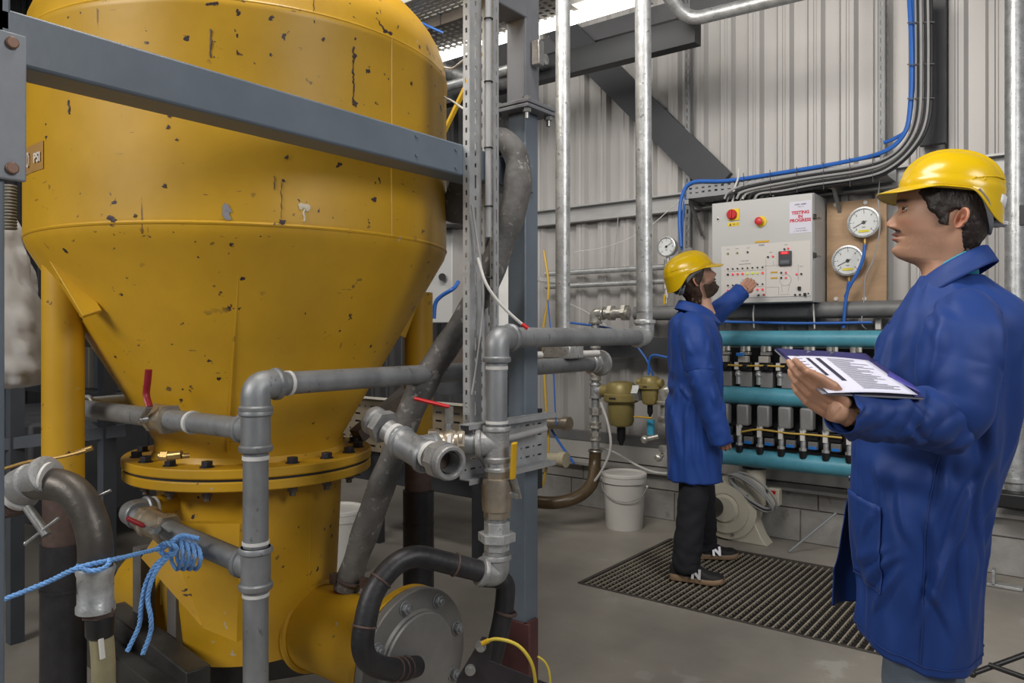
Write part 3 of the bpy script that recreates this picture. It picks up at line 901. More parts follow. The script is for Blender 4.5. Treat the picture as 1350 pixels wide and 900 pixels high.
d3 = (P(595, 612, 1.90) - P(497, 556, 2.08)).normalized()
f = MB(); tee(f, T3, d3, (bz - T3).normalized(), .034, .031)
f.build('tee', GALV, rp)
Ea = P(510, 566, 2.06); Eb = P(574, 601, 1.955)
f = MB(); f.cyl(T3, Ea, .0302).cyl(T3, Eb, .0302)
hexring(f, P(505, 562, 2.07), d3, .047, .024); f.split_build('nipple', FIT, rp)
f = MB(); tape(f, T3.lerp(Ea, .66), d3, .032, .014); tape(f, T3.lerp(Eb, .72), d3, .033, .012); tape(f, T3.lerp(bz, .42), LD, .032, .010); f.split_build('thread_tape', TAPE, rp)
c = P(496, 556, 2.09)
f = MB(); f.lathe([(.0, -.0), (.037, 0), (.040, .005), (.040, .022), (.034, .028), (.034, .05)], c - d3 * .02, d3, 36); f.build('end_cap', FIT, rp)
# open union nut facing the room
du = (P(600, 614, 1.85) - T3).normalized()
f = MB(); u0 = P(583, 606, 1.93)
f.lathe([(.030, -.014), (.050, -.014), (.050, .020), (.030, .020)], u0, du, 8, cap=False)
f.lathe([(.044, 0), (.044, .03), (.041, .034), (.034, .034), (.030, .028), (.028, -.02)], u0 + du * .012, du, 40, cap=False)
f.lathe([(.026, .0), (.026, .03)], u0 + du * .005, du, 30, cap=False)
f.build('open_union', FIT, rp, smooth=35)
MB().lathe([(.0, 0), (.0285, .0), (.0285, .03)], u0 - du * .012, du, 30, cap=False).build('union_bore', M('rusty_bore', (0.10, 0.07, 0.055), 0.7), rp)
# vertical brass valve, union and bottom bend
def zz(py, Z=2.15): return 1.34 - (py - 440) / 1000 * Z
f = MB()
c = B0 + V((0, 0, zz(651)))
hexring(f, c + V((0, 0, .058)), UP, .038, .03); hexring(f, c - V((0, 0, .055)), UP, .038, .022); f.lathe([(.032, -.05), (.041, -.045), (.043, -.02), (.043, .02), (.041, .045), (.032, .05)], c, UP, 36)
vo = f.build('ball_valve', BRASS, rp, label='brass valve with an upright yellow lever')
s0_ = c + cam2w(.05, -.005, .0)
h = MB(); h.cyl(c, s0_ + cam2w(.006, 0, 0), .012, n=16).hexnut(s0_, V((CT, ST, 0)), .014, .01); h.build('valve_stem', BOLT, vo)
h = MB(); q0 = s0_ + cam2w(.010, -.0, -.01); q1 = P(676, 630, 2.12); q2 = P(678, 584, 2.10)
h.tube([q0, q0.lerp(q1, .6), q1], .013, 10, flat=.3); h.build('lever_neck', BOLT, vo)
h = MB(); h.tube(smooth_path([q1, q1.lerp(q2, .5), q2], 4), .0125, 14, flat=.5); h.build('lever_sleeve', YLEV, vo)
f = MB(); coupling(f, B0 + V((0, 0, zz(612))), UP, r2, .04); hexring(f, B0 + V((0, 0, zz(707))), UP, .054, .024); hexring(f, B0 + V((0, 0, zz(695))), UP, .037, .034); hexring(f, B0 + V((0, 0, zz(719))), UP, .036, .026)
f.split_build('union', GALV2, rp, bevel=.001)
eb = B0 + V((0, 0, zz(757)))
f = MB(); f.cyl(B0 + V((0, 0, zz(748))), B0 + V((0, 0, zz(680))), .0295)
dlow = (P(560, 738, 2.04) - eb).normalized()
elbow(f, eb, UP, dlow, r2 * 1.02, .055); f.build('bottom_elbow', FIT, rp)

# black steel return pipe to the blind flange
bp = thing('black_drain_pipe', 'black steel drain pipe bending down to the grey blind flange of the tank', 'pipe', P(500, 800, 2.05))
q = [eb + dlow * .05, P(536, 728, 2.03), P(490, 775, 1.97), P(473, 866, 1.93), P(512, 884, 2.02), V((-1.535, 1.50, .40))]
q[5] = Pu(548, 878, -1.536)
path = fillet(q, .075, 10)
f = MB(); f.tube(path, r2 * .98, 32); f.build('pipe', BLACKP, bp)
f = MB()
for px, py, Z, dx in ((600, 745, 2.08, 0), (498, 762, 1.985, 1), (480, 826, 1.945, 1), (520, 884, 2.05, 2), (530, 882, 2.075, 2), (540, 880, 2.1, 2)):
    c = P(px, py, Z)
    d = min(range(len(path) - 1), key=lambda i: (path[i] - c).length)
    best, bd = None, 9
    for i in range(len(path) - 1):
        for k in range(12):
            s_ = path[i].lerp(path[i + 1], k / 12)
            if (s_ - c).length < bd: bd = (s_ - c).length; best = (s_, (path[i + 1] - path[i]).normalized())
    f.torus(best[0], best[1], r2 * .99, .0032, 28, 8)
f.split_build('weld_ring', RUSTP, bp)
# second black bend behind
b2 = thing('black_drain_pipe', 'short black pipe bend dropping between the bottom elbow and the grey column', 'pipe', P(660, 820, 2.25))
f = MB(); f.tube(fillet([P(632, 760, 2.22), P(668, 762, 2.24), P(664, 812, 2.24), P(640, 905, 2.24)], .06, 9), .029, 28)
f.build('pipe', BLACKP, b2)
f = MB(); f.torus(P(667, 806, 2.24), (P(664, 812, 2.24) - P(640, 905, 2.24)), .03, .005, 28, 8); f.build('weld_ring', RUSTP, b2)

# ---------------------------------------------------------------- second tall pipe
c = P(742, 440, 2.95)
tpz = thing('vertical_pipe', 'tall galvanised riser pipe just right of the grey column', 'pipe', V((c.x, c.y, 1.28)))
f = MB(); f.cyl(V((c.x, c.y, 1.33)), V((c.x + .0, c.y, 4.6)), .0285); f.build('pipe', GALV2, tpz)
f = MB(); f.lathe([(.02, 0), (.055, 0), (.055, .012), (.034, .016), (.034, .04)], V((c.x, c.y, 1.31)), UP, 30); f.build('flange', GALV2, tpz)
f = MB(); cc = V((c.x, c.y, 1.26)); f.box(cc + V((0, 0, .01)), (.13, .10, .05)); f.cyl(cc, cc - V((0, 0, .07)), .028); f.build('valve_block', GALV2, tpz, bevel=.005)
f = MB(); f.cyl(P(790, 466, 3.0), P(700, 468, 2.95), .014, n=14); f.build('actuator_arm', M('white_actuator', (0.55, 0.54, 0.52), .5), tpz)

# ---------------------------------------------------------------- left foreground hose assembly
la = thing('hose_bend_assembly', 'thick dark steel bend with camlock couplings and a clear hose at the far left', 'pipe fitting', P(110, 760, 1.7))
f = MB()
path = fillet([P(35, 636, 1.72), P(98, 640, 1.70), P(127, 700, 1.68), P(125, 778, 1.68)], .10, 12)
f.tube(path, .036, 36); f.build('pipe_bend', M('weathered_pipe', (0.09, 0.08, 0.07), 0.42, 0.45, 0.3, 10, 0.3, 60, spots=(0.17, 0.16, 0.15), spot_scale=20, spot_amount=.3), la)
f = MB(); d = (P(56, 636, 1.71) - P(18, 655, 1.75)).normalized()
f.lathe([(.030, -.02), (.043, -.015), (.043, .03), (.038, .034), (.038, .07), (.042, .075), (.042, .085), (.03, .09)], P(32, 640, 1.73), d, 36)
f.build('elbow_collar', FIT, la)
f = MB(); hexring(f, P(14, 655, 1.74), d, .050, .035); hexring(f, P(2, 660, 1.75), d, .042, .04); f.build('union_nut', RUSTP, la, bevel=.002)
f = MB(); tape(f, P(27, 648, 1.735), d, .040, .014); tape(f, P(62, 630, 1.70), (P(70, 636, 1.7) - P(56, 634, 1.7)), .0335, .006); f.split_build('thread_tape', TAPE, la)
f = MB(); cc = P(126, 770, 1.68)
f.lathe([(.03, .05), (.039, .05), (.041, .045), (.039, .035), (.037, .03), (.037, -.03), (.040, -.035), (.040, -.048), (.03, -.05)], cc - V((0, 0, .01)), UP, 36)
f.build('socket', GALV2, la)
f = MB(); hexring(f, P(130, 806, 1.68), UP, .035, .018); f.cyl(P(130, 812, 1.68), P(131, 828, 1.68), .022); f.build('reducer', RUSTP, la)
f = MB(); f.lathe([(.02, .022), (.029, .022), (.030, .015), (.030, -.018), (.027, -.024), (.02, -.024)], P(132, 824, 1.68), UP, 30); f.build('black_clamp', BLACKPL, la)
f = MB(); f.tube(smooth_path([P(133, 834, 1.68), P(136, 870, 1.68), P(138, 960, 1.69)], 5), .0245, 26); f.build('clear_hose', M('yellowed_clear_hose', (0.36, 0.32, 0.19), 0.25, 0, 0.15, 15, trans=.25), la)
f = MB(); f.tube([P(133, 842, 1.653), P(135.5, 868, 1.653)], .006, 10, flat=.3); f.build('hose_tag', WPLAS, la)
for (a, b, c, e) in (((36, 668), (62, 705), (34, 716), (78, 682)), ((100, 632), (128, 658), (112, 662), (146, 646))):
    Z = 1.665 if a[0] < 60 else 1.72
    f = MB(); f.tube([P(*a, Z), P(*b, Z - .01)], .0125, 14, flat=.7); f.tube([P(*c, Z - .015), P(*e, Z - .015)], .0035, 10)
    f.ball(P(*c, Z - .015), .005); f.split_build('camlock_lever', BOLT, la)
f = MB(); f.tube(smooth_path([P(5, 618, 1.75), P(40, 608, 1.8), P(80, 602, 1.85), P(118, 592, 1.9)], 5), .004, 8); f.cyl(P(100, 597, 1.89), P(122, 590, 1.9), .007, n=12); f.build('clamp_rod', GOLD, la)

# blue rope tied from the left post to the lower valve
rope = MB()
def strand(pts, r=.0055):
    pts = smooth_path(pts, 14)
    out = []
    for j in range(3):
        q = []
        L = 0
        for i, p in enumerate(pts):
            if i: L += (pts[i] - pts[i - 1]).length
            t = (pts[min(i + 1, len(pts) - 1)] - pts[max(i - 1, 0)]).normalized()
            a, b, _ = frame_of(t)
            w_ = L / .035 * 2 * PI + j * 2 * PI / 3
            q.append(p + (a * math.cos(w_) + b * math.sin(w_)) * r * .5)
        rope.tube(q, r * .62, 7)
strand([P(-8, 795, 1.62), P(60, 768, 1.63), P(104, 748, 1.62), P(160, 735, 1.7), P(212, 722, 1.86)])
strand([P(104, 748, 1.62), P(120, 752, 1.625), P(138, 748, 1.63), P(144, 738, 1.66), P(125, 737, 1.74), P(106, 742, 1.68), P(104, 749, 1.63)], .005)
kc = P(226, 722, 1.88)
for i in range(4):
    cx = 232 + i * 8
    strand([P(cx, 708 + i * 3, 1.93), P(cx + 7, 716 + i * 3, 1.87), P(cx + 8, 734 + i * 2, 1.855), P(cx + 2, 750, 1.89), P(cx - 6, 738, 1.95), P(cx - 6, 718, 1.96), P(cx, 708 + i * 3, 1.93)], .005)
strand([P(206, 724, 1.88), P(218, 716, 1.85), P(232, 722, 1.85), P(225, 732, 1.85), P(212, 726, 1.86), P(226, 714, 1.85), P(240, 706, 1.88), P(262, 710, 1.9)], .006)
strand([P(225, 728, 1.85), P(205, 745, 1.85), P(192, 770, 1.85), P(186, 800, 1.85), P(183, 825, 1.86), P(168, 858, 1.86)], .0055)
strand([P(228, 728, 1.85), P(206, 752, 1.845), P(195, 785, 1.84), P(199, 815, 1.84), P(198, 835, 1.85), P(188, 862, 1.85)], .0055)
ro = rope.build('blue_rope', ROPE)
tag(ro, 'light blue rope tied around the lower valve with loose hanging ends', 'rope')

# ================================================================ slotted channels, hoses, brackets
def slotted(name, c, wu, wv, z0, z1, label, group=None, holes_u=True):
    # angle seen from its two near faces: one along u (facing -v), one along v (facing +u)
    t = thing(name, label, 'cable channel', (c.x, c.y, z0), group)
    Ht = z1 - z0
    m = MB()
    ys = []; z = .02
    k = 0
    while z < Ht - .06:
        L = .038 if k % 2 == 0 else .012
        ys.append((z, z + L)); z += L + .022; k += 1
    m.perf((c.x, c.y, z0), EV, UP, wv, Ht, [(wv * .42, wv * .56)], ys)
    ys2 = []; z = .03
    while z < Ht - .03:
        ys2.append((z, z + .014)); z += .036
    m.perf((c.x - wu, c.y, z0), EU, UP, wu, Ht, [(wu * .36, wu * .66)], ys2)
    m.perf((c.x - wu, c.y + wv, z0), EU, UP, wu, Ht, [(wu * .36, wu * .66)], ys2)
    m.build('slotted_rail', GALVTRAY, t, solid=.0022, smooth=0)
    return t
def corner(px, Z):
    q = P(px, 440, Z); return V((q.x, q.y, 0))
ca = corner(619, 2.18); cb_ = corner(639, 2.30); cc_ = corner(651, 2.24)
slotted('slotted_cable_channel', ca, .024, .052, .99, 3.2, 'leftmost slotted galvanised channel, covering the end of the grey cross beam', 'slotted channels')
slotted('slotted_cable_channel', cb_, .026, .04, 1.0, 3.2, 'middle slotted galvanised channel half hidden behind the thin conduit', 'slotted channels')
slotted('slotted_cable_channel', cc_, .014, .022, 1.18, 3.2, 'rightmost narrow slotted galvanised channel, nearest the grey column', 'slotted channels')
c = corner(644, 2.20)
f = MB(); f.cyl(V((c.x, c.y, 1.62)), V((c.x, c.y, 3.2)), .0095, n=16)
cd = f.build('conduit', GREYC); tag(cd, 'thin grey conduit cable-tied down the front of the slotted channels', 'conduit')
f = MB()
for py in (25, 108, 195, 272, 366):
    f.torus(V((c.x, c.y, 1.34 + (440 - py) / 1000 * 2.2)), UP, .0115, .0022, 20, 6)
for o in [f.build('cable_tie', BLKC, cd)]: o['kind'] = 'stuff'
for pts, r, mt, lab in (
    ([(622, 270, 2.16), (628, 310, 2.17), (634, 350, 2.17), (637, 400, 2.18), (630, 470, 2.18), (622, 520, 2.18)], .0035, GREYC, 'grey wire hanging down over the leftmost slotted channel'),
    ([(630, 340, 2.16), (640, 372, 2.14), (655, 395, 2.14), (672, 413, 2.15), (688, 427, 2.16), (694, 431, 2.16)], .0045, WHTC, 'white cable with a red tip crossing the grey column'),
    ([(586, 128, 2.5), (596, 133, 2.4), (606, 140, 2.3), (613, 144, 2.2)], .0035, WHTC, 'short white wire from the tank edge to the leftmost slotted channel'),
    ([(582, 88, 2.6), (596, 90, 2.5), (606, 83, 2.3), (613, 78, 2.2)], .003, WHTC, 'thin white wire arching in front of the fluorescent light'),
    ([(624, 560, 2.17), (630, 600, 2.16), (645, 625, 2.2), (655, 640, 2.3)], .0035, GREYC, 'thin grey wire looping behind the brass valve')):
    f = MB(); f.tube(smooth_path([P(*p) for p in pts], 6), r, 8)
    o = f.build('wire', mt); tag(o, lab, 'cable')
    if 'red tip' in lab:
        MB().cyl(P(688, 427, 2.158), P(696, 433, 2.158), .006, n=10).build('red_tip', REDB, o)
# horizontal perforated tray on the column
tr = thing('perforated_bracket_tray', 'short galvanised perforated tray bolted across the grey column at valve height', 'cable tray', Pu(690, 600, -1.43))
p0 = Pu(636, 560, -1.43); p1 = Pu(716, 546, -1.43)
m = MB(); L = p1.y - p0.y + .12; Ht = .155; zb_ = p1.z - Ht + .005
xs = []; x = .02; k = 0
while x < L - .03:
    wv_ = .022 if k % 2 else .008
    xs.append((x, x + wv_)); x += wv_ + .018; k += 1
ys = [(.02, .026), (.05, .056), (.085, .091), (.12, .126)]
m.perf((-1.43, p0.y - .1, zb_), EV, UP, L, Ht, xs, ys)
m.build('perforated_web', GALVTRAY, tr, solid=.002, smooth=0)
m = MB()
for z in (zb_, zb_ + Ht):
    m.box((-1.412, p0.y - .1 + L / 2, z), (.036, L, .003)); m.box((-1.394, p0.y - .1 + L / 2, z - .006), (.003, L, .014))
m.build('tray_flange', GALVTRAY, tr)
m = MB(); m.tube(smooth_path([Pu(650, 580, -1.40), Pu(680, 575, -1.385), Pu(719, 565, -1.385)], 5), .010, 14); 
o = m.build('conduit', GREYC); tag(o, 'short grey conduit resting in the perforated tray on the grey column', 'conduit')

# grey layflat hose
hz = thing('layflat_hose', 'long grimy grey layflat hose arching over and slanting down to the yellow nozzle', 'hose', P(455, 780, 2.40))
hp = [P(598, 285, 2.62), P(612, 240, 2.52), P(636, 202, 2.44), P(664, 186, 2.36), P(682, 212, 2.33), P(680, 262, 2.31), P(660, 325, 2.31), P(630, 395, 2.32), P(590, 455, 2.33), P(556, 510, 2.34), P(524, 585, 2.36), P(496, 660, 2.38), P(470, 735, 2.40), P(457, 775, 2.41)]
f = MB(); sp_ = smooth_path(hp, 8)
f.tube(sp_, [.047 + .002 * math.sin(i * .9) + .0025 * math.sin(i * .37) for i in range(len(sp_))], 30, flat=.8)
f.build('hose_skin', HOSE, hz)
f = MB(); d = (hp[-1] - hp[-2]).normalized(); 
f.torus(P(461, 763, 2.405), d, .042, .006, 28, 8); f.box(P(440, 762, 2.38), (.02, .02, .03)); f.box(P(480, 768, 2.36), (.02, .02, .03))
f.build('hose_clamp', RUSTP, hz)
f = MB(); f.cyl(P(458, 768, 2.405), P(450, 800, 2.42), .036, n=26); f.build('red_stub', M('red_rust_primer', (0.13, 0.03, 0.025), .6, 0, .4, 20), hz)
# strut lying behind the hose
f = MB(); f.bar(P(470, 575, 2.75), P(610, 455, 3.2), .05, .05)
o = f.build('angled_strut', M('tan_cover', (0.15, 0.12, 0.10), .6)); tag(o, 'brown slanting strut behind the layflat hose', 'strut')
f = MB(); f.add([P(556, 500, 3.3), P(640, 500, 3.3), P(640, 430, 3.3), P(612, 440, 3.3)] + [P(556, 500, 3.33), P(640, 500, 3.33), P(640, 430, 3.33), P(612, 440, 3.33)], [(0, 1, 2, 3), (7, 6, 5, 4), (0, 3, 7, 4), (0, 4, 5, 1), (1, 5, 6, 2), (2, 6, 7, 3)])
o = f.build('sloping_cover', M('brown_cover', (0.17, 0.125, 0.095), .6), smooth=0); tag(o, 'brown sloping cover sheet seen under the layflat hose', 'cover')

# black bracket and earth cable in the foreground
bk = thing('black_bracket', 'black painted steel bracket with bolts at the bottom centre below the grey column', 'bracket', P(660, 890, 1.9))
f = MB()
ol = [(636, 838), (650, 842), (646, 870), (735, 905), (735, 960), (590, 960), (603, 893)]
f.add([P(x, y, 1.86) for x, y in ol] + [P(x, y, 1.90) for x, y in ol], [tuple(range(7)), tuple(range(13, 6, -1))] + [(i, i + 7, (i + 1) % 7 + 7, (i + 1) % 7) for i in range(7)])
f.build('bracket_plate', M('black_gloss_paint', (0.022, 0.018, 0.022), .35, 0, .3, 10, .2, 40), bk, smooth=0, bevel=.002)
for px, py in ((634, 852), (620, 883)):
    f = MB(); c = P(px, py, 1.855); d = cam2w(0, -1, 0).normalized()
    f.cyl(c - d * .01, c + d * .004, .013, n=20).hexnut(c + d * .004, d, .009, .008); f.build('bracket_bolt', BOLT, bk)
f = MB(); f.tube(smooth_path([P(637, 847, 1.84), P(655, 842, 1.82), P(682, 850, 1.80), P(700, 872, 1.8), P(706, 900, 1.82), P(706, 930, 1.84)], 7), .0042, 10)
o = f.build('earth_cable', YCAB); tag(o, 'yellow-green earth cable arching over the black bracket', 'cable')
MB().cyl(P(636, 848, 1.84), P(644, 844, 1.832), .006, n=10).build('cable_lug', YLEV, o)
f = MB(); f.tube(smooth_path([P(709, 865, 2.1), P(718, 872, 2.1), P(724, 885, 2.1), P(726, 905, 2.1)], 6), .0032, 8)
o = f.build('earth_cable', YCAB); tag(o, 'yellow-green earth cable beside the foot of the grey column', 'cable')

# ================================================================ behind the tank, left side
sk = thing('bulk_sack', 'white woven bulk sack hanging behind the left leg of the yellow tank', 'sack', P(20, 500, 2.9))
f = MB(); rings = []
for (px0, px1, py) in ((-25, 10, 285), (-30, 22, 300), (-32, 32, 340), (-34, 40, 380), (-34, 50, 420), (-34, 60, 460), (-32, 64, 490), (-25, 55, 505), (-10, 30, 511)):
    a, b = P(px0, py, 2.9), P(px1, py, 2.9); rings.append(((a + b) / 2, (b - a).length / 2))
vs = []; n = 40
for i in range((len(rings) - 1) * 5 + 1):
    q = i / 5; k = min(int(q), len(rings) - 2); t = q - k
    c = rings[k][0].lerp(rings[k + 1][0], t); r = rings[k][1] * (1 - t) + rings[k + 1][1] * t
    for j in range(n):
        a = 2 * PI * j / n
        nz_ = (abs(noise.noise(V((math.cos(a) * 2, math.sin(a) * 2, c.z * 9)))) - .3) * .05 + abs(noise.noise(V((math.cos(a) * 5, math.sin(a) * 5, c.z * 16)))) * .018
        vs.append(c + V((math.cos(a), math.sin(a), 0)) * (r + nz_))
m_ = len(vs) // n
f.add(vs, [(i * n + j, i * n + (j + 1) % n, (i + 1) * n + (j + 1) % n, (i + 1) * n + j) for i in range(m_ - 1) for j in range(n)] + [tuple(range(n))[::-1], tuple((m_ - 1) * n + j for j in range(n))])
f.build('sack_body', M('white_sack', (0.52, 0.51, 0.50), .45, 0, .06, 8, .4, 25), sk, smooth=70)
f = MB()
for i in range(14):
    f.torus(P(12, 246 + i * 4.2, 2.6), UP, .020, .005, 20, 6)
o = f.build('ribbed_hose', M('ribbed_hose', (0.22, 0.21, 0.18), .5)); tag(o, 'ribbed flexible hose above the white sack at the left edge', 'hose')
dk = M('dark_machine_paint', (0.030, 0.032, 0.036), .6, 0, .3, 4)
bgf = M('background_frame_paint', (0.07, 0.08, 0.095), .5)
bench = thing('machine_stand', 'dark blue-grey steel stand in the shadows behind the yellow tank', 'machine', P(140, 600, 3.6))
f = MB()
for px, Z in ((141, 3.3), (20, 3.3), (395, 4.2)):
    a = P(px, 470, Z); f.bar(V((a.x, a.y, 0)), V((a.x, a.y, 1.35)), .055, .055)
f.split_build('stand_post', bgf, bench)
f = MB(); f.bar(P(-20, 588, 3.3), P(170, 566, 3.3), .06, .05); f.bar(P(60, 640, 3.4), P(120, 560, 3.4), .05, .05); f.build('stand_rail', bgf, bench)
for px, py, Z, sx, sz in ((60, 600, 4.3, 1.2, .5),):
    f = MB(); f.box(P(px, py, Z), (sx, .6, sz)); f.build('machine_body', dk, bench, bevel=.02)
shelf = thing('storage_rack', 'dark storage rack with boxes far behind the yellow tank', 'rack', V((-5.6, 2.4, 0)))
f = MB()
for u in (-6.6, -4.9):
    for v_ in (2.2, 3.0):
        f.box((u, v_, 1.1), (.05, .05, 2.2))
f.split_build('rack_post', bgf, shelf)
for z in (.35, .95, 1.6, 2.15):
    MB().box((-5.75, 2.6, z), (1.75, .85, .04)).build('rack_shelf', dk, shelf, bevel=.004)
random.seed(3)
for z in (.37, .97, 1.62):
    for k in range(4):
        hh = random.uniform(.22, .42)
        col = random.choice([(0.10, .09, .075), (0.05, .06, .07), (0.12, .10, .08), (.03, .03, .035)])
        b = MB().box((-6.4 + k * .42, 2.55, z + hh / 2), (random.uniform(.28, .36), .5, hh)).build('storage_box', M('box_paint_%d' % random.randint(0, 3), col, .7), bevel=.008)
        lv_ = {.37: 'bottom', .97: 'middle', 1.62: 'top'}[z]
        tag(b, 'dull box on the %s shelf of the dark rack, %s from its left' % (lv_, ['first', 'second', 'third', 'fourth'][k]), 'box', 'boxes on the dark rack')
# perforated tray far behind, tan, under the long pipe
bt = thing('perforated_cable_tray', 'long perforated cable tray running behind the hopper, below the long galvanised arm', 'cable tray', Pv(560, 600, 3.3))
a = Pv(440, 530, 3.3); b = Pv(640, 534, 3.3); top = Pv(520, 527, 3.3).z
L = b.x - a.x; xs = []; x = .02; k = 0
while x < L - .06:
    wv_ = .05 if k % 2 else .014
    xs.append((x, x + wv_)); x += wv_ + .04; k += 1
m = MB(); m.perf((a.x, a.y, top - .34), EU, UP, L, .34, xs, [(.03, .042), (.08, .092), (.13, .142), (.18, .192), (.23, .242), (.28, .292)])
m.build('perforated_web', M('tan_tray', (0.27, 0.22, 0.15), .6, .2), bt, solid=.003, smooth=0)  # web coloured tan all over
m = MB(); m.box((a.x + L / 2, a.y - .02, top + .004), (L, .06, .008)); m.build('tray_lip', M('pale_lip', (0.55, 0.52, 0.45), .5), bt)
for px in (500, 630):
    q = Pv(px, 600, 3.34); MB().box((q.x, q.y, .4), (.05, .05, .8)).build('tray_post', dk, bt)
MB().box((a.x + L / 2, a.y + .35, .62), (L * .95, .5, .5)).build('tray_backing_box', dk, bt)
# motor like shapes on the bench behind
f = MB(); q = Pv(590, 505, 3.5)
f.lathe([(0, 0), (.13, 0), (.13, .08), (.10, .09), (.10, .2), (0, .2)], V((q.x, q.y, q.z - .06)), UP, 30)
o = f.build('pump_motor', DKSTEEL); tag(o, 'dark motor housing resting on the tray behind the slanting hose', 'motor')
# white bucket partly hidden
def bucket(px, Z, s, label, handle=True):
    b = P(px, 440, Z); b.z = 0
    t = thing('bucket', label, 'bucket', b)
    f = MB(); f.lathe([(0, .004), (.118 * s, .004), (.122 * s, 0), (.124 * s, .01), (.140 * s, .30 * s), (.140 * s, .305 * s), (.149 * s, .308 * s), (.149 * s, .345 * s), (.152 * s, .35 * s), (.150 * s, .365 * s), (.142 * s, .37 * s), (.137 * s, .35 * s), (.118 * s, .02), (0, .02)], b, UP, 56)
    f.build('bucket_body', WPLAS, t, smooth=30)
    f = MB(); f.lathe([(0, 0), (.138 * s, 0), (.140 * s, .006), (0, .006)], b + V((0, 0, .352 * s)), UP, 56); f.build('lid', WPLAS, t)
    if handle:
        d = cam2w(1, -.35, 0).normalized(); e = cam2w(-.35, -1, 0).normalized()
        pts = [b + V((0, 0, .30 * s)) + (d * math.cos(a_) + e * math.sin(a_)) * .152 * s - UP * (.10 * s * math.sin(a_)) + UP * (-.02) * math.cos(a_) for a_ in [PI * k / 16 for k in range(17)]]
        f = MB(); f.tube(pts, .0032, 8); f.build('wire_handle', GREYC, t)
        f = MB()
        for q in (pts[0], pts[-1]): f.ball(q, .010)
        f.build('handle_lug', WPLAS, t)
    return t
bucket(823, 5.27, 1.03, 'white plastic bucket with lid and wire handle by the block plinth')
bucket(446, 4.25, 1.0, 'white plastic bucket mostly hidden behind the yellow neck and the grey hose', False)

# overhead clutter between tank and column
def utray(px0, py0, px1, py1, v, wid, mat, label, hole=.03, gap=.055, rowg=.05):
    a, b = Pv(px0, py0, v), Pv(px1, py1, v); b.z = a.z
    t = thing('overhead_cable_tray', label, 'cable tray', a)
    L = b.x - a.x; xs = []; x = .02
    while x < L - .05: xs.append((x, x + hole)); x += gap
    ys = []; y = .03
    while y < wid - .05: ys.append((y, y + .012 if hole > .03 else y + .03)); y += rowg
    m = MB(); m.perf(a, EU, EV, L, wid, xs, ys); m.build('perforated_base', mat, t, solid=.003, smooth=0)
    m = MB(); m.box(a + V((L / 2, 0, .03)), (L, .004, .06)); m.box(a + V((L / 2, wid, .03)), (L, .004, .06)); m.split_build('side_rail', mat, t)
    m = MB()
    for q in (.3, .9):
        for yy in (0, wid): m.cyl(a + V((L * q, yy, 0)), V((a.x + L * q, a.y + yy, TOP)), .006, n=8)
    m.split_build('hanger_rod', DKSTEEL, t)
    return t
utray(512, 12, 700, -50, 3.35, .30, M('pale_tray', (0.55, 0.54, 0.50), .5, .2), 'pale perforated tray overhead at the top of the yellow tank', .045, .065, .04)
utray(530, 50, 720, -10, 3.6, .45, M('brown_tray', (0.16, 0.135, 0.11), .6, .2), 'dark brown perforated tray overhead just left of the slotted channels')
f = MB(); f.bar(Pv(540, 62, 3.9), Pv(740, 5, 3.9), .10, .08)
o = f.build('overhead_rail', rf); tag(o, 'dark overhead rail just above the left fluorescent batten', 'rail')
f = MB(); f.tube(smooth_path([Pv(520, -14, 3.6) + V((0, 0, .02)), Pv(546, 22, 3.5), Pv(560, 32, 3.5), Pv(584, 43, 3.56)], 4), .008, 8); o = f.build('blue_cable', BLUEC); tag(o, 'blue cable lying under the brown overhead tray', 'cable')
f = MB(); f.tube(smooth_path([Pv(480, -4, 3.0), Pv(500, 5, 3.0), Pv(516, 4, 3.0)], 4), .008, 8); o = f.build('blue_cable', BLUEC); tag(o, 'blue cable just above the yellow tank at the top of the picture', 'cable')
f = MB(); pts = smooth_path([Pv(556, 62, 4.3), Pv(575, 80, 4.3), Pv(600, 96, 4.3), Pv(640, 108, 4.3), Pv(700, 96, 4.3)], 10)
f.tube(pts, [.07 + .006 * math.sin(i * 2.6) for i in range(len(pts))], 24); o = f.build('foil_duct', M('foil_duct', (0.30, 0.30, 0.30), .45, .5, .2, 20, .6, 40)); tag(o, 'crumpled silver flexible duct under the left fluorescent batten', 'duct')
f = MB(); f.cyl(Pv(575, 118, 4.2), Pv(720, 78, 4.2), .035); o = f.build('overhead_pipe', GALV2); tag(o, 'short bright pipe under the silver flexible duct', 'pipe')
f = MB(); f.bar(Pv(640, 60, 3.9), Pv(585, 175, 3.9), .03, .02); o = f.build('yellow_strap', YLEV); tag(o, 'yellow strap slanting down behind the slotted channels', 'strap')

# far second station seen through the gap right of the tank
f2 = thing('far_panel', 'pale grey control panel glimpsed in the gap right of the yellow tank', 'control panel', Pv(588, 380, 4.5))
c0, c1 = Pv(560, 305, 4.5), Pv(596, 425, 4.5)
MB().box(((c0.x + c1.x) / 2, 4.6, (c0.z + c1.z) / 2), (c1.x - c0.x, .2, c0.z - c1.z)).build('panel_box', PANELG, f2, bevel=.006)
MB().box(((c0.x + c1.x) / 2, 4.82, (c0.z + c1.z) / 2), (.2, .26, .1)).build('wall_bracket', DKSTEEL, f2)
MB().cyl(Pv(583, 365, 4.49), Pv(583, 365, 4.44), .03, n=16).build('selector_switch', BLACKPL, f2)
c0, c1 = Pv(597, 308, 4.7), Pv(630, 400, 4.7)
pb = MB().box(((c0.x + c1.x) / 2, 4.72, (c0.z + c1.z) / 2), (c1.x - c0.x, .03, c0.z - c1.z)).build('gauge_board', M('orange_ply', (0.42, 0.20, 0.08), .6), bevel=.002)
tag(pb, 'orange-brown plywood board behind the slotted channels', 'board')
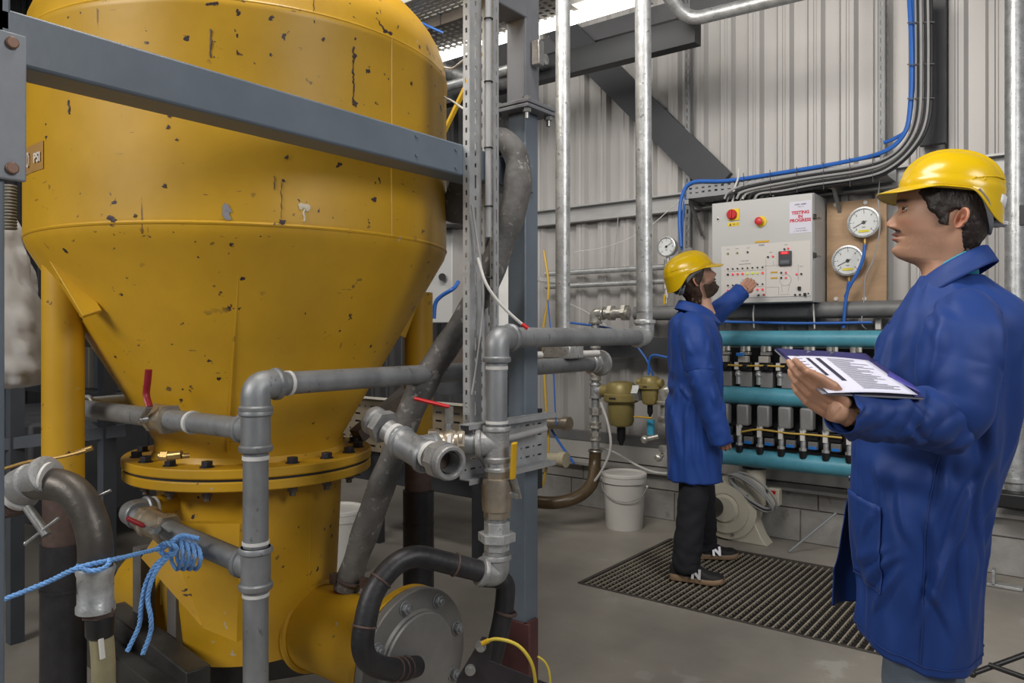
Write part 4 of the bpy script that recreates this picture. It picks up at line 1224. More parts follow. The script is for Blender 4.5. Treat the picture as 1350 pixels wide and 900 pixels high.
f = MB(); q = Pv(594, 299, 4.4); f.lathe([(0, 0), (.17, 0), (.17, .07), (0, .07)], q, UP, 30); o = f.build('black_drum_lid', BLACKPL); tag(o, 'flat black round cap above the orange-brown board', 'cap')
for pts, lab in (([(572, 420, 3.6), (574, 400, 3.6), (582, 390, 3.6), (598, 380, 3.6), (604, 372, 3.7)], 'blue air hose curving behind the slanting grey hose'),):
    f = MB(); f.tube(smooth_path([P(*p) for p in pts], 6), .010, 10); o = f.build('air_hose', BLUEC); tag(o, lab, 'hose')
f = MB(); f.cyl(P(596, 437, 3.6), P(630, 425, 3.7), .032); o = f.build('light_blue_pipe', TEAL); tag(o, 'short light blue pipe end behind the slanting grey hose', 'pipe')
# tall galvanised guide and bright sheet seen left of the column
f = MB(); q = Pv(662, 360, 4.2); f.box((q.x, 4.2, 1.55), (.14, .02, .75)).box((q.x, 4.57, 1.75), (.03, .74, .03)); o = f.build('white_door_panel', M('white_sheet_metal', (0.7, 0.7, 0.68), .5)); tag(o, 'bright white sheet seen in the slot just left of the grey column', 'panel')

# ================================================================ back wall equipment
# --- control panel
PV = 4.75
pa, pb_ = Pv(938, 268, PV), Pv(938, 401, PV)
pu0, pz1, pz0 = pa.x, pa.z, pb_.z
pu1 = Pv(1072, 300, PV).x
panel = thing('control_panel', 'pale grey wall-mounted control panel with mimic facia, switches and a paper notice', 'control panel', ((pu0 + pu1) / 2, 4.9, pz0))
cxp, czp = (pu0 + pu1) / 2, (pz0 + pz1) / 2
MB().box((cxp, 4.905, czp), (pu1 - pu0, .27, pz1 - pz0)).build('enclosure', PANELG, panel, bevel=.004)
dr_ = MB().box((cxp, PV + .008, czp), (pu1 - pu0 - .006, .018, pz1 - pz0 - .006)).build('door', PANELG, panel, bevel=.004)
fa, fb = Pv(951, 326, PV), Pv(1069, 391, PV)
ft = Pv(1069, 318, PV)
fz1 = (Pv(951, 324, PV).z + ft.z) / 2
fz0 = (Pv(951, 393, PV).z + Pv(1069, 390, PV).z) / 2
MB().box(((fa.x + fb.x) / 2, PV - .003, (fz0 + fz1) / 2), (fb.x - fa.x, .004, fz1 - fz0)).build('mimic_facia', SHEETW, panel, bevel=.001)
YV = PV - .006
# facia coordinates taken from the diagram: a fraction across and down
def F(a, b): return V((fa.x + (fb.x - fa.x) * a, YV, fz1 + (fz0 - fz1) * b))
def blur_line(mb, c, wd, ht):              # a line of print too small to read: a row of tiny strokes
    n = max(3, int(wd / .0045)); r = random.Random(int(wd * 9999))
    for k in range(n):
        if r.random() < .12: continue
        h_ = ht * r.uniform(.6, 1)
        mb.box(V(c) + V((-wd / 2 + wd * (k + .5) / n, 0, 0)), (wd / n * .6, .0006, h_))
REDL = M('red_indicator', (0.75, 0.06, 0.08), .4, emit=.35); YELL = M('yellow_indicator', (0.55, 0.62, 0.03), .4, emit=.3); GRNL = M('green_button', (0.22, 0.28, 0.04), .4)
def btn(a, b, m, r=.007, nm='indicator'):
    c = F(a, b); MB().cyl(c, c - V((0, .010, 0)), r, r * .85, 14).build(nm, m, panel)
for i in range(8):
    btn(.085 + i * .057, .44, BLACKPL, .005, 'toggle_switch')
    btn(.085 + i * .057, .545, BLACKPL if i == 0 else (YELL if 4 <= i <= 6 else REDL), .007)
    btn(.085 + i * .057, .755, BLACKPL, .005, 'toggle_switch')
    btn(.085 + i * .057, .855, REDL, .007)
for a, m in ((.085, GRNL), (.195, GRNL), (.315, BLACKPL)): btn(a, .14, m, .006, 'push_button')
for a, b, m in ((.545, .255, BLACKPL), (.60, .25, REDL), (.725, .13, BLACKPL), (.765, .12, REDL), (.69, .56, BLACKPL), (.74, .56, REDL), (.69, .655, BLACKPL), (.74, .655, REDL), (.855, .60, REDL), (.905, .60, BLACKPL), (.44, .96, BLACKPL), (.50, .955, REDB), (.84, .975, BLACKPL), (.89, .975, BLACKPL)):
    btn(a, b, m, .006)
MB().box(F(.885, .86) + V((0, -.006, 0)), (.018, .014, .022)).build('key_switch', BLACKPL, panel, bevel=.001)
MB().box(F(.945, .975) + V((0, -.006, 0)), (.014, .014, .018)).build('key_switch', BLACKPL, panel, bevel=.001)
for b in (.545, .65):
    MB().box(F(.61, b) + V((0, -.001, 0)), (.042, .002, .009)).build('yellow_label', YLEV, panel)
dsp = MB().box(F(.735, .30) + V((0, -.008, 0)), (.077, .02, .088)).build('digital_display', M('dark_bezel', (0.05, .055, .065), .4), panel, bevel=.003)
dsp.data.transform(Matrix.Translation((0, 0, 0)))
MB().box(F(.735, .205) + V((0, -.019, 0)), (.050, .003, .016)).build('display_digits_window', M('display_red', (0.55, 0.005, 0.01), .3, emit=.5), dsp)
tx = MB(); text_mesh(tx, '8888', F(.735, .205) + V((0, -.0208, 0)), EU, UP, .017); tx.build('display_digits', M('lit_red_digits', (1.0, 0.08, 0.1), .4, emit=1.2), dsp, smooth=0)
MB().box(F(.735, .37) + V((0, -.019, 0)), (.055, .003, .022)).build('keypad', M('keypad_grey', (0.12, .13, .15), .5), dsp, bevel=.001)
ln = MB()
def line(a, b, c, d, w_=.0012):
    ln.bar(F(a, b), F(c, d), w_, .001)
for a in (.52,): line(a, .3, a, .95)
line(.52, .82, .66, .82); line(.66, .82, .66, .96); line(.66, .96, .78, .96); line(.87, .42, .87, .72); line(.60, .33, .60, .42); line(.49, .42, .70, .42); line(.08, .49, .50, .49); line(.08, .80, .50, .80); line(.69, .78, .70, .92); line(.78, .78, .76, .92)
ln.torus(F(.735, .70), (0, 1, 0), .035, .0008, 32, 4)
ln.build('mimic_lines', M('thin_grey_ink', (0.25, .25, .25), .6), panel)
tx = MB()
for a, b, s_ in ((.08, .06, 'xxxxx'), (.19, .06, 'xxxx'), (.315, .06, 'xxxxx'), (.28, .30, 'xxxxxxxxxxxx'), (.28, .36, 'xxxxxxxxxxxxxxx'), (.28, .66, 'xxxxxxxx'), (.57, .17, 'xxxxx'), (.74, .05, 'xxxx'), (.90, .46, 'xxxxx'), (.26, .705, 'xxxxxxx')):
    blur_line(tx, F(a, b), len(s_) * .0052, .006); tx.build('facia_lettering', M('thin_grey_ink', (0.25, .25, .25), .6), panel, smooth=0); tx = MB()
# isolator, stop button and labels on the door
def Fp(px, py, off=0): q = Pv(px, py, PV); return V((q.x, PV - .001 - off, q.z))
MB().box(Fp(968, 283, .003), (.072, .006, .075)).build('isolator_plate', M('yellow_plate', (0.75, 0.55, 0.02), .45), panel, bevel=.002)
iso = MB().lathe([(0, 0), (.032, 0), (.032, .018), (.028, .022), (0, .022)], Fp(966, 283, .006), (0, -1, 0), 32).build('isolator_knob', REDB, panel, bevel=.001)
MB().box(Fp(966, 283, .034), (.012, .014, .055)).build('knob_grip', REDB, iso, bevel=.003)
MB().box(Fp(967, 295.5, .001), (.074, .002, .024)).build('warning_label', M('yellow_plate', (0.75, 0.55, 0.02), .45), panel)
tx = MB(); tx.prism([(-.028, -.008), (-.012, -.008), (-.020, .008)], Fp(967, 295.5, .0022), EU, UP, (0, -1, 0), .0006); blur_line(tx, Fp(970, 295.5, .0022), .034, .010); tx.build('warning_lettering', BLACKPL, panel, smooth=0)
MB().lathe([(0, 0), (.034, 0), (.034, .006), (0, .006)], Fp(1004, 292, .0), (0, -1, 0), 32).build('stop_backing', M('yellow_plate', (0.75, 0.55, 0.02), .45), panel)
MB().lathe([(.012, 0), (.014, .02), (.024, .022), (.025, .030), (.018, .036), (0, .037)], Fp(1002.5, 292, .006), (0, -1, 0), 32).build('stop_button', M('red_mushroom', (0.60, 0.04, 0.05), .4), panel)
MB().box(Fp(1004.5, 318.5, .001), (.09, .003, .012)).build('yellow_strip_label', YLEV, panel)
MB().box(Fp(1004.5, 323, .004), (.035, .004, .008)).build('maker_plate', M('plate_grey', (.3, .28, .32), .4), panel)
MB().box(Fp(947, 289, .002), (.014, .005, .03)).build('door_lock', WPLAS, panel, bevel=.002)
MB().cyl(Fp(947, 289, .004), Fp(947, 289, .010), .006, n=12).build('lock_barrel', BLACKPL, panel)
MB().box(Fp(1066, 387, .002), (.010, .004, .010)).build('door_lock', BLACKPL, panel)
# hinges on the side face
for z in (Fp(1072, 285).z, Fp(1072, 336).z):
    MB().box((pu1 + .004, PV + .02, z), (.012, .04, .03)).build('hinge', BLACKPL if z > 2 else DKSTEEL, panel, bevel=.002)
    MB().cyl((pu1 + .012, PV + .04, z), (pu1 + .012, PV + .12, z), .004, n=8).build('hinge_pin', BOLT, panel)
# paper notice
no = thing('paper_notice', 'white paper notice with red capitals taped to the control panel door', 'notice', Fp(1055, 306, .002))
na, nb_ = Fp(1041, 265), Fp(1070, 307)
npz1, npz0 = (Fp(1041, 266).z + Fp(1070, 264).z) / 2, (Fp(1041, 307).z + Fp(1070, 307).z) / 2
nu0, nu1 = na.x, nb_.x
MB().box(((nu0 + nu1) / 2, PV - .002, (npz0 + npz1) / 2), (nu1 - nu0, .0015, npz1 - npz0)).build('paper_sheet', M('white_paper', (0.66, 0.65, 0.74), .7, 0, .01), no)
nx = (nu0 + nu1) / 2; nh = npz1 - npz0
tx = MB()
for s_, f_, sz in (('TESTING', .36, .027), ('IN', .485, .027), ('PROGRESS', .605, .027)):
    text_mesh(tx, s_, (nx, PV - .0032, npz1 - nh * f_), EU, UP, sz, bold=.0012)
tx.build('red_lettering', M('red_ink', (0.55, 0.03, 0.06), .6), no, smooth=0)
tx = MB()
for s_, f_, sz in (('1234567', .10, .016), ('12345678', .175, .008), ('123456789012', .86, .008), ('1234567890123456', .93, .008)):
    blur_line(tx, (nx, PV - .0032, npz1 - nh * f_), len(s_) * sz * .62, sz * .65)
tx.build('dark_lettering', M('dark_ink', (0.08, .08, .14), .6), no, smooth=0)

# --- plywood board and gauges
c0, c1 = Pv(1090, 264, 5.0), Pv(1169, 398, 5.0)
z1 = Pv(1130, 264, 5.0).z; z0 = Pv(1130, 398, 5.0).z
board = thing('gauge_board', 'plywood gauge board screwed up right of the control panel', 'board', ((c0.x + c1.x) / 2, 5.0, z0))
MB().box(((c0.x + c1.x) / 2, 5.005, (z0 + z1) / 2), (c1.x - c0.x, .018, z1 - z0)).build('plywood_sheet', PLY, board, bevel=.002)
for z in (z0 + .08, z1 - .08):
    MB().box(((c0.x + c1.x) / 2, 5.075, z), (c1.x - c0.x - .04, .12, .05)).build('batten', PLY, board)
for px, py in ((1102, 270), (1141, 267), (1102, 394), (1140, 394)):
    c = Pv(px, py, 4.995); MB().lathe([(0, .008), (.012, .007), (.014, 0)], c, (0, -1, 0), 20, cap=False).build('screw_cap', WPLAS, board)
def gauge(px, py, v, R, label, ang, depth=.05):
    c = Pv(px, py, v)
    t = thing('pressure_gauge', label, 'pressure gauge', c, 'round dial gauges on the back wall')
    D = (0, -1, 0)
    MB().lathe([(0, -depth), (R * .93, -depth), (R * .95, -.01), (R * 1.04, -.006), (R * 1.06, .004), (R * 1.04, .012), (R * .93, .014), (R * .90, .008), (R * .90, 0)], c, D, 48, cap=False).build('gauge_case', GALV2, t, smooth=30)
    MB().lathe([(0, 0), (R * .91, 0), (R * .91, -.003), (0, -.003)], c + V((0, -.003, 0)), D, 48).build('dial_face', M('dial_white', (0.66, 0.68, 0.68), .4, 0, .01), t)
    m = MB(); y = -.0045
    for k in range(31):
        a = math.radians(225 - k * 9); L0 = .80 if k % 5 == 0 else .85; wt = .0030 if k % 5 == 0 else .0016
        d = V((math.cos(a), 0, math.sin(a))); m.bar(c + V((0, y, 0)) + d * R * L0 * .97, c + V((0, y, 0)) + d * R * .88, wt * R / .08, .0006, up=D)
    for k in range(7):
        a = math.radians(225 - k * 45); d = V((math.cos(a), 0, math.sin(a)))
        text_mesh(m, str(k), c + V((0, y, 0)) + d * R * .66, EU, UP, R * .20)
    text_mesh(m, 'bar', c + V((0, y, -R * .32)), EU, UP, R * .16)
    m.build('dial_markings', BLACKPL, t, smooth=0)
    m = MB(); a = math.radians(ang); d = V((math.cos(a), 0, math.sin(a)))
    m.bar(c + V((0, y - .003, 0)) - d * R * .2, c + V((0, y - .003, 0)) + d * R * .75, R * .035, .001, up=D); m.cyl(c + V((0, y, 0)), c + V((0, y - .006, 0)), R * .11, n=20)
    m.build('needle', BLACKPL, t)
    return t, c
g1, q1 = gauge(1139, 293, 4.95, .090, 'upper glycerine gauge on the plywood board, white dial in a steel case', 207)
g2, q2 = gauge(1118, 343.5, 4.95, .090, 'lower glycerine gauge on the plywood board, white dial in a steel case', 207)
for g_, q_ in ((g1, q1), (g2, q2)):
    MB().box(q_ + V((0, -.006, -.053)), (.06, .001, .014)).build('yellow_sticker', M('yellow_sticker', (0.70, 0.60, 0.03), .5), g_)
    MB().cyl(q_ + V((0, .02, -.09)), q_ + V((0, .02, -.125)), .011, n=14).cyl(q_ + V((0, .02, -.12)), q_ + V((0, .02, -.15)), .007, n=12).build('brass_connector', GOLD, g_)
g3, q3 = gauge(879, 325, 4.85, .068, 'small wall gauge on a pipe stem just left of the far helmet', 30)
MB().cyl(q3 + V((0, .02, -.07)), q3 + V((0, .02, -.20)), .012, n=14).build('gauge_stem', GALV2, g3)
# the two small far gauges in the gap right of the tank
for px, py in ((607, 331), (603, 366)):
    gauge(px, py, 4.66, .075, 'small dial gauge glimpsed behind the slotted channels, %s of two' % ('upper' if py < 340 else 'lower'), 200)

def cable(name, mat, r, pts, v, label, cat='cable', group=None, n=8):
    f = MB(); q = [Pv(p[0], p[1], p[2] if len(p) > 2 else v) for p in pts]
    f.tube(smooth_path(q, 7), r, n)
    return tag(f.build(name, mat), label, cat, group)
cable('gauge_hose', BLUEC, .010, [(1140, 322), (1138, 340), (1129, 362), (1118, 382), (1114, 405), (1112, 432)], 4.86, 'blue hose hanging from the two dials past the board edge to the top blue manifold', 'hose')
cable('gauge_hose', BLUEC, .009, [(1119, 371), (1118, 378), (1117, 384), (1114, 392)], 4.87, 'short blue hose stub under the lower of the two dials', 'hose')
cable('wire', GREYC, .004, [(1163, 182), (1160, 230), (1158, 262), (1160, 300), (1152, 340), (1141, 365), (1139, 395), (1136, 425), (1142, 434)], 4.9, 'thin grey wire looping down the right side of the plywood board')
cable('wire', GREYC, .003, [(815, 285), (811, 330), (809, 357)], 5.0, 'thin dark drop wire hanging below the wall purlin')
MB_ = None

# --- cable tray on the wall and cable bundle
ct = thing('perforated_cable_tray', 'galvanised perforated cable tray carrying the cable bundle above the control panel', 'cable tray', Pv(1000, 250, 4.85))
z_t = Pv(905, 262, 4.80).z
x0, x1 = Pv(905, 250, 4.80).x, Pv(1170, 250, 4.80).x
L = x1 - x0; xs = []; x = .02
while x < L - .06: xs.append((x, x + .035)); x += .06
m = MB(); m.perf((x0, 4.80, z_t), EU, EV, L, .24, xs, [(.03, .042), (.08, .092), (.13, .142), (.18, .192)])
xs2 = []; x = .02
while x < L - .06: xs2.append((x, x + .02)); x += .045
m.perf((x0, 4.80, z_t), EU, UP, L, .09, xs2, [(.03, .042), (.058, .07)])
m.perf((x0, 5.04, z_t), EU, UP, L, .09, [], [])
m.build('tray_sheet', M('dull_tray', (0.27, 0.275, 0.28), 0.5, 0.4), ct, solid=.0025, smooth=0)
x2 = Pv(1214, 100, 5.0).x; x3 = Pv(1233, 100, 5.0).x
m = MB(); m.box(((x2 + x3) / 2 + .02, 5.04, 3.6), (x3 - x2 + .06, .05, 2.3)); m.build('vertical_backing', M('dark_tray_back', (0.04, 0.04, 0.045), .5), ct)
m = MB()
for px, z in ((925, .30), (1110, .30)):
    q = Pv(px, 250, 5.05); m.bar(V((q.x, 5.07, z_t - .02)), V((q.x, 4.8, z_t - .02)), .03, .03); m.bar(V((q.x, 5.07, z_t - .22)), V((q.x, 4.86, z_t - .02)), .02, .02)
m.split_build('tray_bracket', BOLT, ct)
G_ = 'cables bundled on the wall tray'
cable('blue_cable', BLUEC, .013, [(898, 325), (896, 285), (900, 256), (914, 240), (960, 238), (1040, 226), (1110, 214), (1165, 200), (1192, 176), (1200, 140), (1202, 70), (1198, -20)], 4.79, 'thick blue cable, uppermost of the bundle and dropping behind the far helmet', 'cable', G_)
cable('blue_cable', BLUEC, .011, [(1165, 188), (1180, 182), (1196, 168), (1203, 120), (1204, 60), (1203, -20)], 4.80, 'short blue cable peeling off the bend of the bundle', 'cable', G_)
cable('blue_cable', BLUEC, .009, [(899, 330), (900, 290), (904, 262), (916, 245), (980, 238), (1060, 224), (1160, 205)], 4.82, 'thin blue cable running just below the thick blue one', 'cable', G_)
cols = [(GREYC, .007, 0), (BLKC, .009, 4), (GREYC, .008, 8), (WHTC, .008, 12), (BLKC, .010, 16), (GREYC, .007, 20), (BLKC, .013, 24)]
words_ = ['grey cable, topmost of the non-blue ones in the bundle', 'black cable directly above the middle grey one in the bundle', 'middle grey cable of the bundle above the panel', 'white cable sweeping through the bend of the bundle', 'black cable directly under the white one in the bundle', 'thin grey cable low in the bundle', 'lowest black cable at the outside of the bundle bend']
for (mt, r, o_), wd_ in zip(cols, words_):
    h_ = o_ * .8
    cable({GREYC: 'grey_cable', BLKC: 'black_cable', WHTC: 'white_cable'}[mt], mt, r, [(955 + o_ * 2, 262), (962 + o_ * 2, 252 + h_ * .2), (990 + o_ * 2, 242 + h_ * .6), (1070, 228 + h_), (1130, 219 + h_), (1168, 208 + h_), (1193 + o_ * .4, 187 + h_ * .6), (1206 + o_ * .75, 150 + h_ * .4), (1208 + o_ * .8, 80), (1207 + o_ * .8, -20)], 4.775 - .012 * (o_ % 3), wd_, 'cable', G_)
random.seed(5)
for k in range(7):
    x = 962 + k * 8.5
    cable('panel_feed_cable', random.choice([GREYC, BLKC, GREYC]), .0055, [(x - 4, 274 - k * .6), (x - 2, 262), (x + 6, 250), (x + 18, 243)], 4.84, 'thin feed cable dropping from the tray into the panel top, %s from the left' % ['first', 'second', 'third', 'fourth', 'fifth', 'sixth', 'seventh'][k], 'cable', 'feed cables entering the panel top')
cable('white_feed_cable', WHTC, .007, [(965, 272), (968, 250), (973, 235), (974, 222)], 4.78, 'pale feed cable standing over the left part of the panel')
cable('white_feed_cable', WHTC, .008, [(1020, 258), (1016, 250), (1021, 242), (1040, 238), (1072, 235)], 4.78, 'white feed cable looping over the middle of the panel')
tie = MB()
for px, py0, py1 in ((980, 228, 262), (1015, 224, 258), (1050, 220, 254), (1085, 214, 250), (1120, 208, 246), (1150, 202, 240)):
    a, b = Pv(px, py0, 4.755), Pv(px + 1, py1, 4.745); tie.bar(a, b, .006, .003)
for px0, px1, py in ((1196, 1232, 30), (1196, 1232, 85), (1196, 1232, 130)):
    tie.bar(Pv(px0, py, 4.76), Pv(px1, py - 1, 4.75), .003, .006)
o = tie.build('cable_ties', BLKC, ct); o['kind'] = 'stuff'
# struts
for px, v, zt_, zb_, lab in ((908, 5.02, 4.2, 1.95, 'dark slotted wall strut behind the blue cable drop'), (1163, 5.02, 4.2, 2.42, 'slotted wall strut left of the cable bundle')):
    q = Pv(px, 300, v); xs = []; z = .02
    m = MB(); ys = []
    while z < zt_ - zb_ - .05: ys.append((z, z + .03)); z += .055
    m.perf((q.x - .02, v - .02, zb_), EU, UP, .04, zt_ - zb_, [(.014, .026)], ys); m.box((q.x - .02, v, (zt_ + zb_) / 2), (.003, .04, zt_ - zb_)); m.box((q.x + .02, v, (zt_ + zb_) / 2), (.003, .04, zt_ - zb_))
    tag(m.build('wall_strut', M('strut_steel', (0.20, 0.205, 0.21), .5, .4), smooth=0), lab, 'strut')
q = Pv(884, 0, 4.6)
m = MB(); m.tube(fillet([Pv(868, -24, 4.0), Pv(906, 27, 4.2), Pv(1060, -10, 4.2)], .10, 10), .040, 24)
o = m.build('overhead_pipe', GALV2); tag(o, 'pale grey pipe with an elbow high on the wall, top centre', 'pipe')
m = MB(); q = Pv(1338, 400, 4.93); m.cyl(V((q.x, 4.93, .52)), V((q.x, 4.93, 4.4)), .048, n=28)
o = m.build('downpipe', GALV2); tag(o, 'galvanised vertical pipe on the wall at the right edge', 'pipe')
m = MB(); m.lathe([(.05, 0), (.065, 0), (.065, .02), (.05, .03), (.05, .08), (.03, .12), (0, .12)], V((q.x, 4.93, .56)), DN, 28); m.build('bottom_fitting', GALV2, o)
m = MB(); m.box(Pv(1349, 284, 4.7), (.03, .06, .1)); o = m.build('black_clip', BLACKPL); tag(o, 'small black clip at the right edge beside the wall pipe', 'clip')

# --- horizontal wall pipes
def hpipe(px0, px1, py, v, r, mat, name, label):
    a, b = Pv(px0, py, v), Pv(px1, py, v); m = MB(); m.cyl(V((a.x, v, a.z)), V((b.x, v, a.z)), r, n=24)
    return tag(m.build(name, mat), label, 'pipe')
hpipe(720, 880, 361, 5.0, .022, GALV2, 'wall_pipe', 'upper of two thin galvanised pipes left of the far worker')
hpipe(720, 880, 378, 5.0, .020, GALV2, 'wall_pipe', 'lower of two thin galvanised pipes left of the far worker')
a = Pv(850, 413, 4.93)
hp_ = MB(); hp_.cyl(V((Pv(838, 413, 4.93).x, 4.93, a.z)), V((-.6, 4.93, a.z)), .052, n=28)
o = hp_.build('header_pipe', M('grey_header_pipe', (0.20, 0.20, 0.20), .55, .2, .2, 8)); tag(o, 'large dull grey header pipe running behind the workers under the panel', 'pipe')
m = MB(); q0 = Pv(850, 455, 4.95)
m.box((Pv(700, 450, 4.95).x * .5 + -.6 * .5, 4.97, 1.24), (-.6 - Pv(700, 450, 4.95).x, .05, .15))
o = m.build('support_channel', M('dark_channel', (0.05, 0.052, 0.056), .5)); tag(o, 'dark steel channel running along the wall behind the manifold', 'beam')
cable('blue_cable', BLUEC, .008, [(750, 425), (800, 432), (826, 443), (850, 470), (862, 498)], 4.7, 'blue air line sloping behind the long galvanised arm')
cable('blue_cable', BLUEC, .008, [(880, 471), (862, 468), (856, 475), (855, 494)], 4.62, 'blue air line hooking into the small regulator')
cable('blue_cable', BLUEC, .009, [(955, 424), (1050, 426), (1150, 425)], 4.84, 'straight blue cable running just above the top blue manifold')
cable('wire', WHTC, .005, [(994, 402), (993, 415), (994, 432)], 4.84, 'short white wire under the left half of the control panel')
cable('wire', WHTC, .005, [(1072, 400), (1073, 415), (1074, 433)], 4.84, 'short white wire under the right end of the control panel')
for px, lab in ((1158, 'narrow white conduit piece below the plywood board'),):
    a, b = Pv(px, 398, 4.98), Pv(px, 434, 4.98); m = MB(); m.box((a + b) / 2, (.03, .02, a.z - b.z)); tag(m.build('conduit', WPLAS), lab, 'conduit')

# --- manifolds
MV = 4.72
man = []
mu0, mu1 = -2.25, -.70
def manifold(z, r, label):
    t = thing('manifold_pipe', label, 'pipe', (mu0, MV, z - r), 'blue manifold pipes')
    m = MB(); m.cyl((mu0, MV, z), (mu1, MV, z), r, n=32); m.build('pipe', TEAL, t)
    m = MB()
    for u in (mu0, mu1): m.lathe([(0, -.015), (r * 1.15, -.015), (r * 1.15, .015), (0, .015)], (u, MV, z), (1, 0, 0), 32)
    m.split_build('end_cap', TEAL, t)
    m = MB()
    for u in (-2.1, -.85): m.box((u, MV + .17, z), (.04, .30, .04))
    m.split_build('wall_bracket', DKSTEEL, t)
    return z
zm1 = manifold(Pv(955, 446, MV).z, .050, 'uppermost of the three blue manifold pipes under the control panel')
zm2 = manifold(Pv(955, 519.5, MV).z, .056, 'middle of the three blue manifold pipes')
zm3 = manifold(Pv(955, 600, MV).z, .056, 'lowest of the three blue manifold pipes, above the cream blower')
# dark backing frame behind the valves
m = MB(); m.box(((mu0 + mu1) / 2, 4.86, (zm1 + zm3) / 2 + .0), (mu1 - mu0 + .1, .02, zm1 - zm3 - .12))
o = m.build('backing_plate', M('dark_backing', (0.035, 0.035, 0.037), .6)); tag(o, 'dark backing plate behind the rows of small valves', 'plate')
GBLK = M('grey_valve_block', (0.26, 0.26, 0.255), .5, .2, .12, 12); BLUET = M('blue_tag', (0.02, 0.16, 0.50), .4)
SILV = M('bright_fitting', (0.62, 0.60, 0.54), .3, .7, .2, 40)
ordn = ['first', 'second', 'third', 'fourth', 'fifth', 'sixth', 'seventh', 'eighth', 'ninth', 'tenth']
def make_valve(u, up):
    if up:
        z = zm1 - .052
        t = thing('solenoid_valve', 'x', 'valve', (u, MV, z - .30), 'small valves in the upper manifold row')
        MB().box((u + .005, MV + .01, zm2 + .105), (.078, .07, .10)).build('valve_block', GBLK, t, bevel=.004)
        f = MB(); f.cyl((u - .012, MV - .02, z + .004), (u - .012, MV - .02, z - .030), .018, n=14).cyl((u + .022, MV - .02, z + .004), (u + .022, MV - .02, z - .026), .016, n=6).box((u + .005, MV - .02, z - .042), (.06, .04, .018)); f.build('top_fitting', SILV, t, bevel=.001)
        MB().box((u - .005, MV - .025, z - .078), (.062, .045, .040)).build('white_connector', M('connector_cream', (0.50, 0.47, 0.42), .5), t, bevel=.003)
        f = MB(); f.box((u + .012, MV - .01, z - .125), (.075, .06, .055)).cyl((u + .012, MV - .04, z - .125), (u + .012, MV - .06, z - .125), .018, n=14); f.build('coil_body', BLACKPL, t, bevel=.003)
        f = MB(); f.box((u - .045, MV - .045, z - .120), (.024, .012, .046)); f.build('number_label', WPLAS, t)
        f = MB(); f.cyl((u - .040, MV - .03, z - .15), (u - .040, MV - .03, z - .235), .015, n=14).ball((u - .040, MV - .03, z - .175), .021); f.build('side_fitting', GALV2, t)
    else:
        z = zm2 - .058
        t = thing('solenoid_valve', 'x', 'valve', (u, MV, zm3 + .05), 'small valves in the lower manifold row')
        MB().box((u - .01, MV - .01, z - .065), (.078, .07, .135)).build('valve_block', GBLK, t, bevel=.012)
        MB().box((u + .02, MV - .01, z - .165), (.070, .06, .050)).build('coil_body', BLACKPL, t, bevel=.003)
        f = MB(); f.box((u - .030, MV - .045, z - .165), (.026, .012, .060)); f.build('number_label', WPLAS, t)
        f = MB(); f.cyl((u - .030, MV - .03, z - .13), (u - .030, MV - .03, z - .29), .016, n=14).hexnut((u - .03, MV - .03, z - .24), DN, .024, .02).hexnut((u - .03, MV - .03, z - .145), UP, .022, .02); f.build('side_fitting', GALV2, t)
        f = MB(); f.cyl((u - .03, MV - .035, z - .255), (u - .03, MV - .035, z - .30), .026, .020, n=14); f.build('black_knob', BLACKPL, t)
        MB().box((u + .028, MV - .03, z - .22), (.055, .03, .045)).build('connector', M('connector_grey', (.16, .155, .15), .5), t, bevel=.003)
        MB().box((u + .030, MV - .052, z - .232), (.046, .010, .018)).build('blue_handle', BLUET, t, bevel=.002)
    return t
for row in (True, False):
    for i in range(9):
        u = -1.90 + i * .131
        t = make_valve(u, row)
        t['label'] = 'small solenoid valve in the %s manifold row, %s from the left end' % ('upper' if row else 'lower', ordn[i])
for i in range(9):
    pass
cable('yellow_link_hose', M('amber_hose', (0.55, 0.36, 0.06), .4), .006, [(960, 481), (985, 482), (1010, 482), (1035, 483), (1080, 483), (1140, 484)], MV - .05, 'yellow air tube strung along the upper row of small valves', 'hose')
cable('yellow_link_hose', M('amber_hose', (0.55, 0.36, 0.06), .4), .006, [(978, 569), (998, 566), (1018, 568), (1040, 571), (1070, 573), (1110, 577)], MV - .05, 'yellow air tube strung along the lower row of small valves', 'hose')
MB_b = MB().box(Pv(976, 467, MV - .08), (.05, .02, .022)); tag(MB_b.build('blue_clip', BLUET, bevel=.004), 'small bright blue clip on the first upper valve beside the far worker', 'clip')

# --- filter regulators and vertical valve run
OLV = M('olive_cast_metal', (0.30, 0.24, 0.085), .42, .2, .1, 10, .1, 50)
def z_at(px, py, v): return Pv(px, py, v).z
RV = 4.62
x = Pv(785, 500, RV).x
vr = thing('valve_riser', 'vertical stack of silver fittings and valves on the wall left of the olive filters', 'pipework', (x, RV, .8))
m = MB(); m.cyl((x, RV, z_at(785, 425, RV)), (x, RV, z_at(785, 598, RV)), .028, n=24); m.build('pipe', GALV2, vr)
m = MB()
for py, r, L in ((455, .036, .05), (475, .038, .08), (497, .040, .05), (560, .042, .05), (578, .036, .03)): coupling(m, V((x, RV, z_at(785, py, RV))), UP, r * .85, L)
hexring(m, V((x, RV, z_at(785, 542, RV))), UP, .042, .05); hexring(m, V((x, RV, z_at(785, 572, RV))), UP, .044, .03)
m.split_build('fitting', SILV, vr)
m = MB(); elbow(m, V((x, RV, z_at(785, 413, RV))), DN, EU, .036, .07); m.cyl((x + .08, RV, z_at(785, 413, RV)), (x + .27, RV, z_at(785, 413, RV)), .036, n=24)
hexring(m, V((x + .13, RV, z_at(785, 413, RV))), EU, .058, .03); hexring(m, V((x + .24, RV, z_at(785, 413, RV))), EU, .060, .03); m.split_build('top_elbow', SILV, vr)
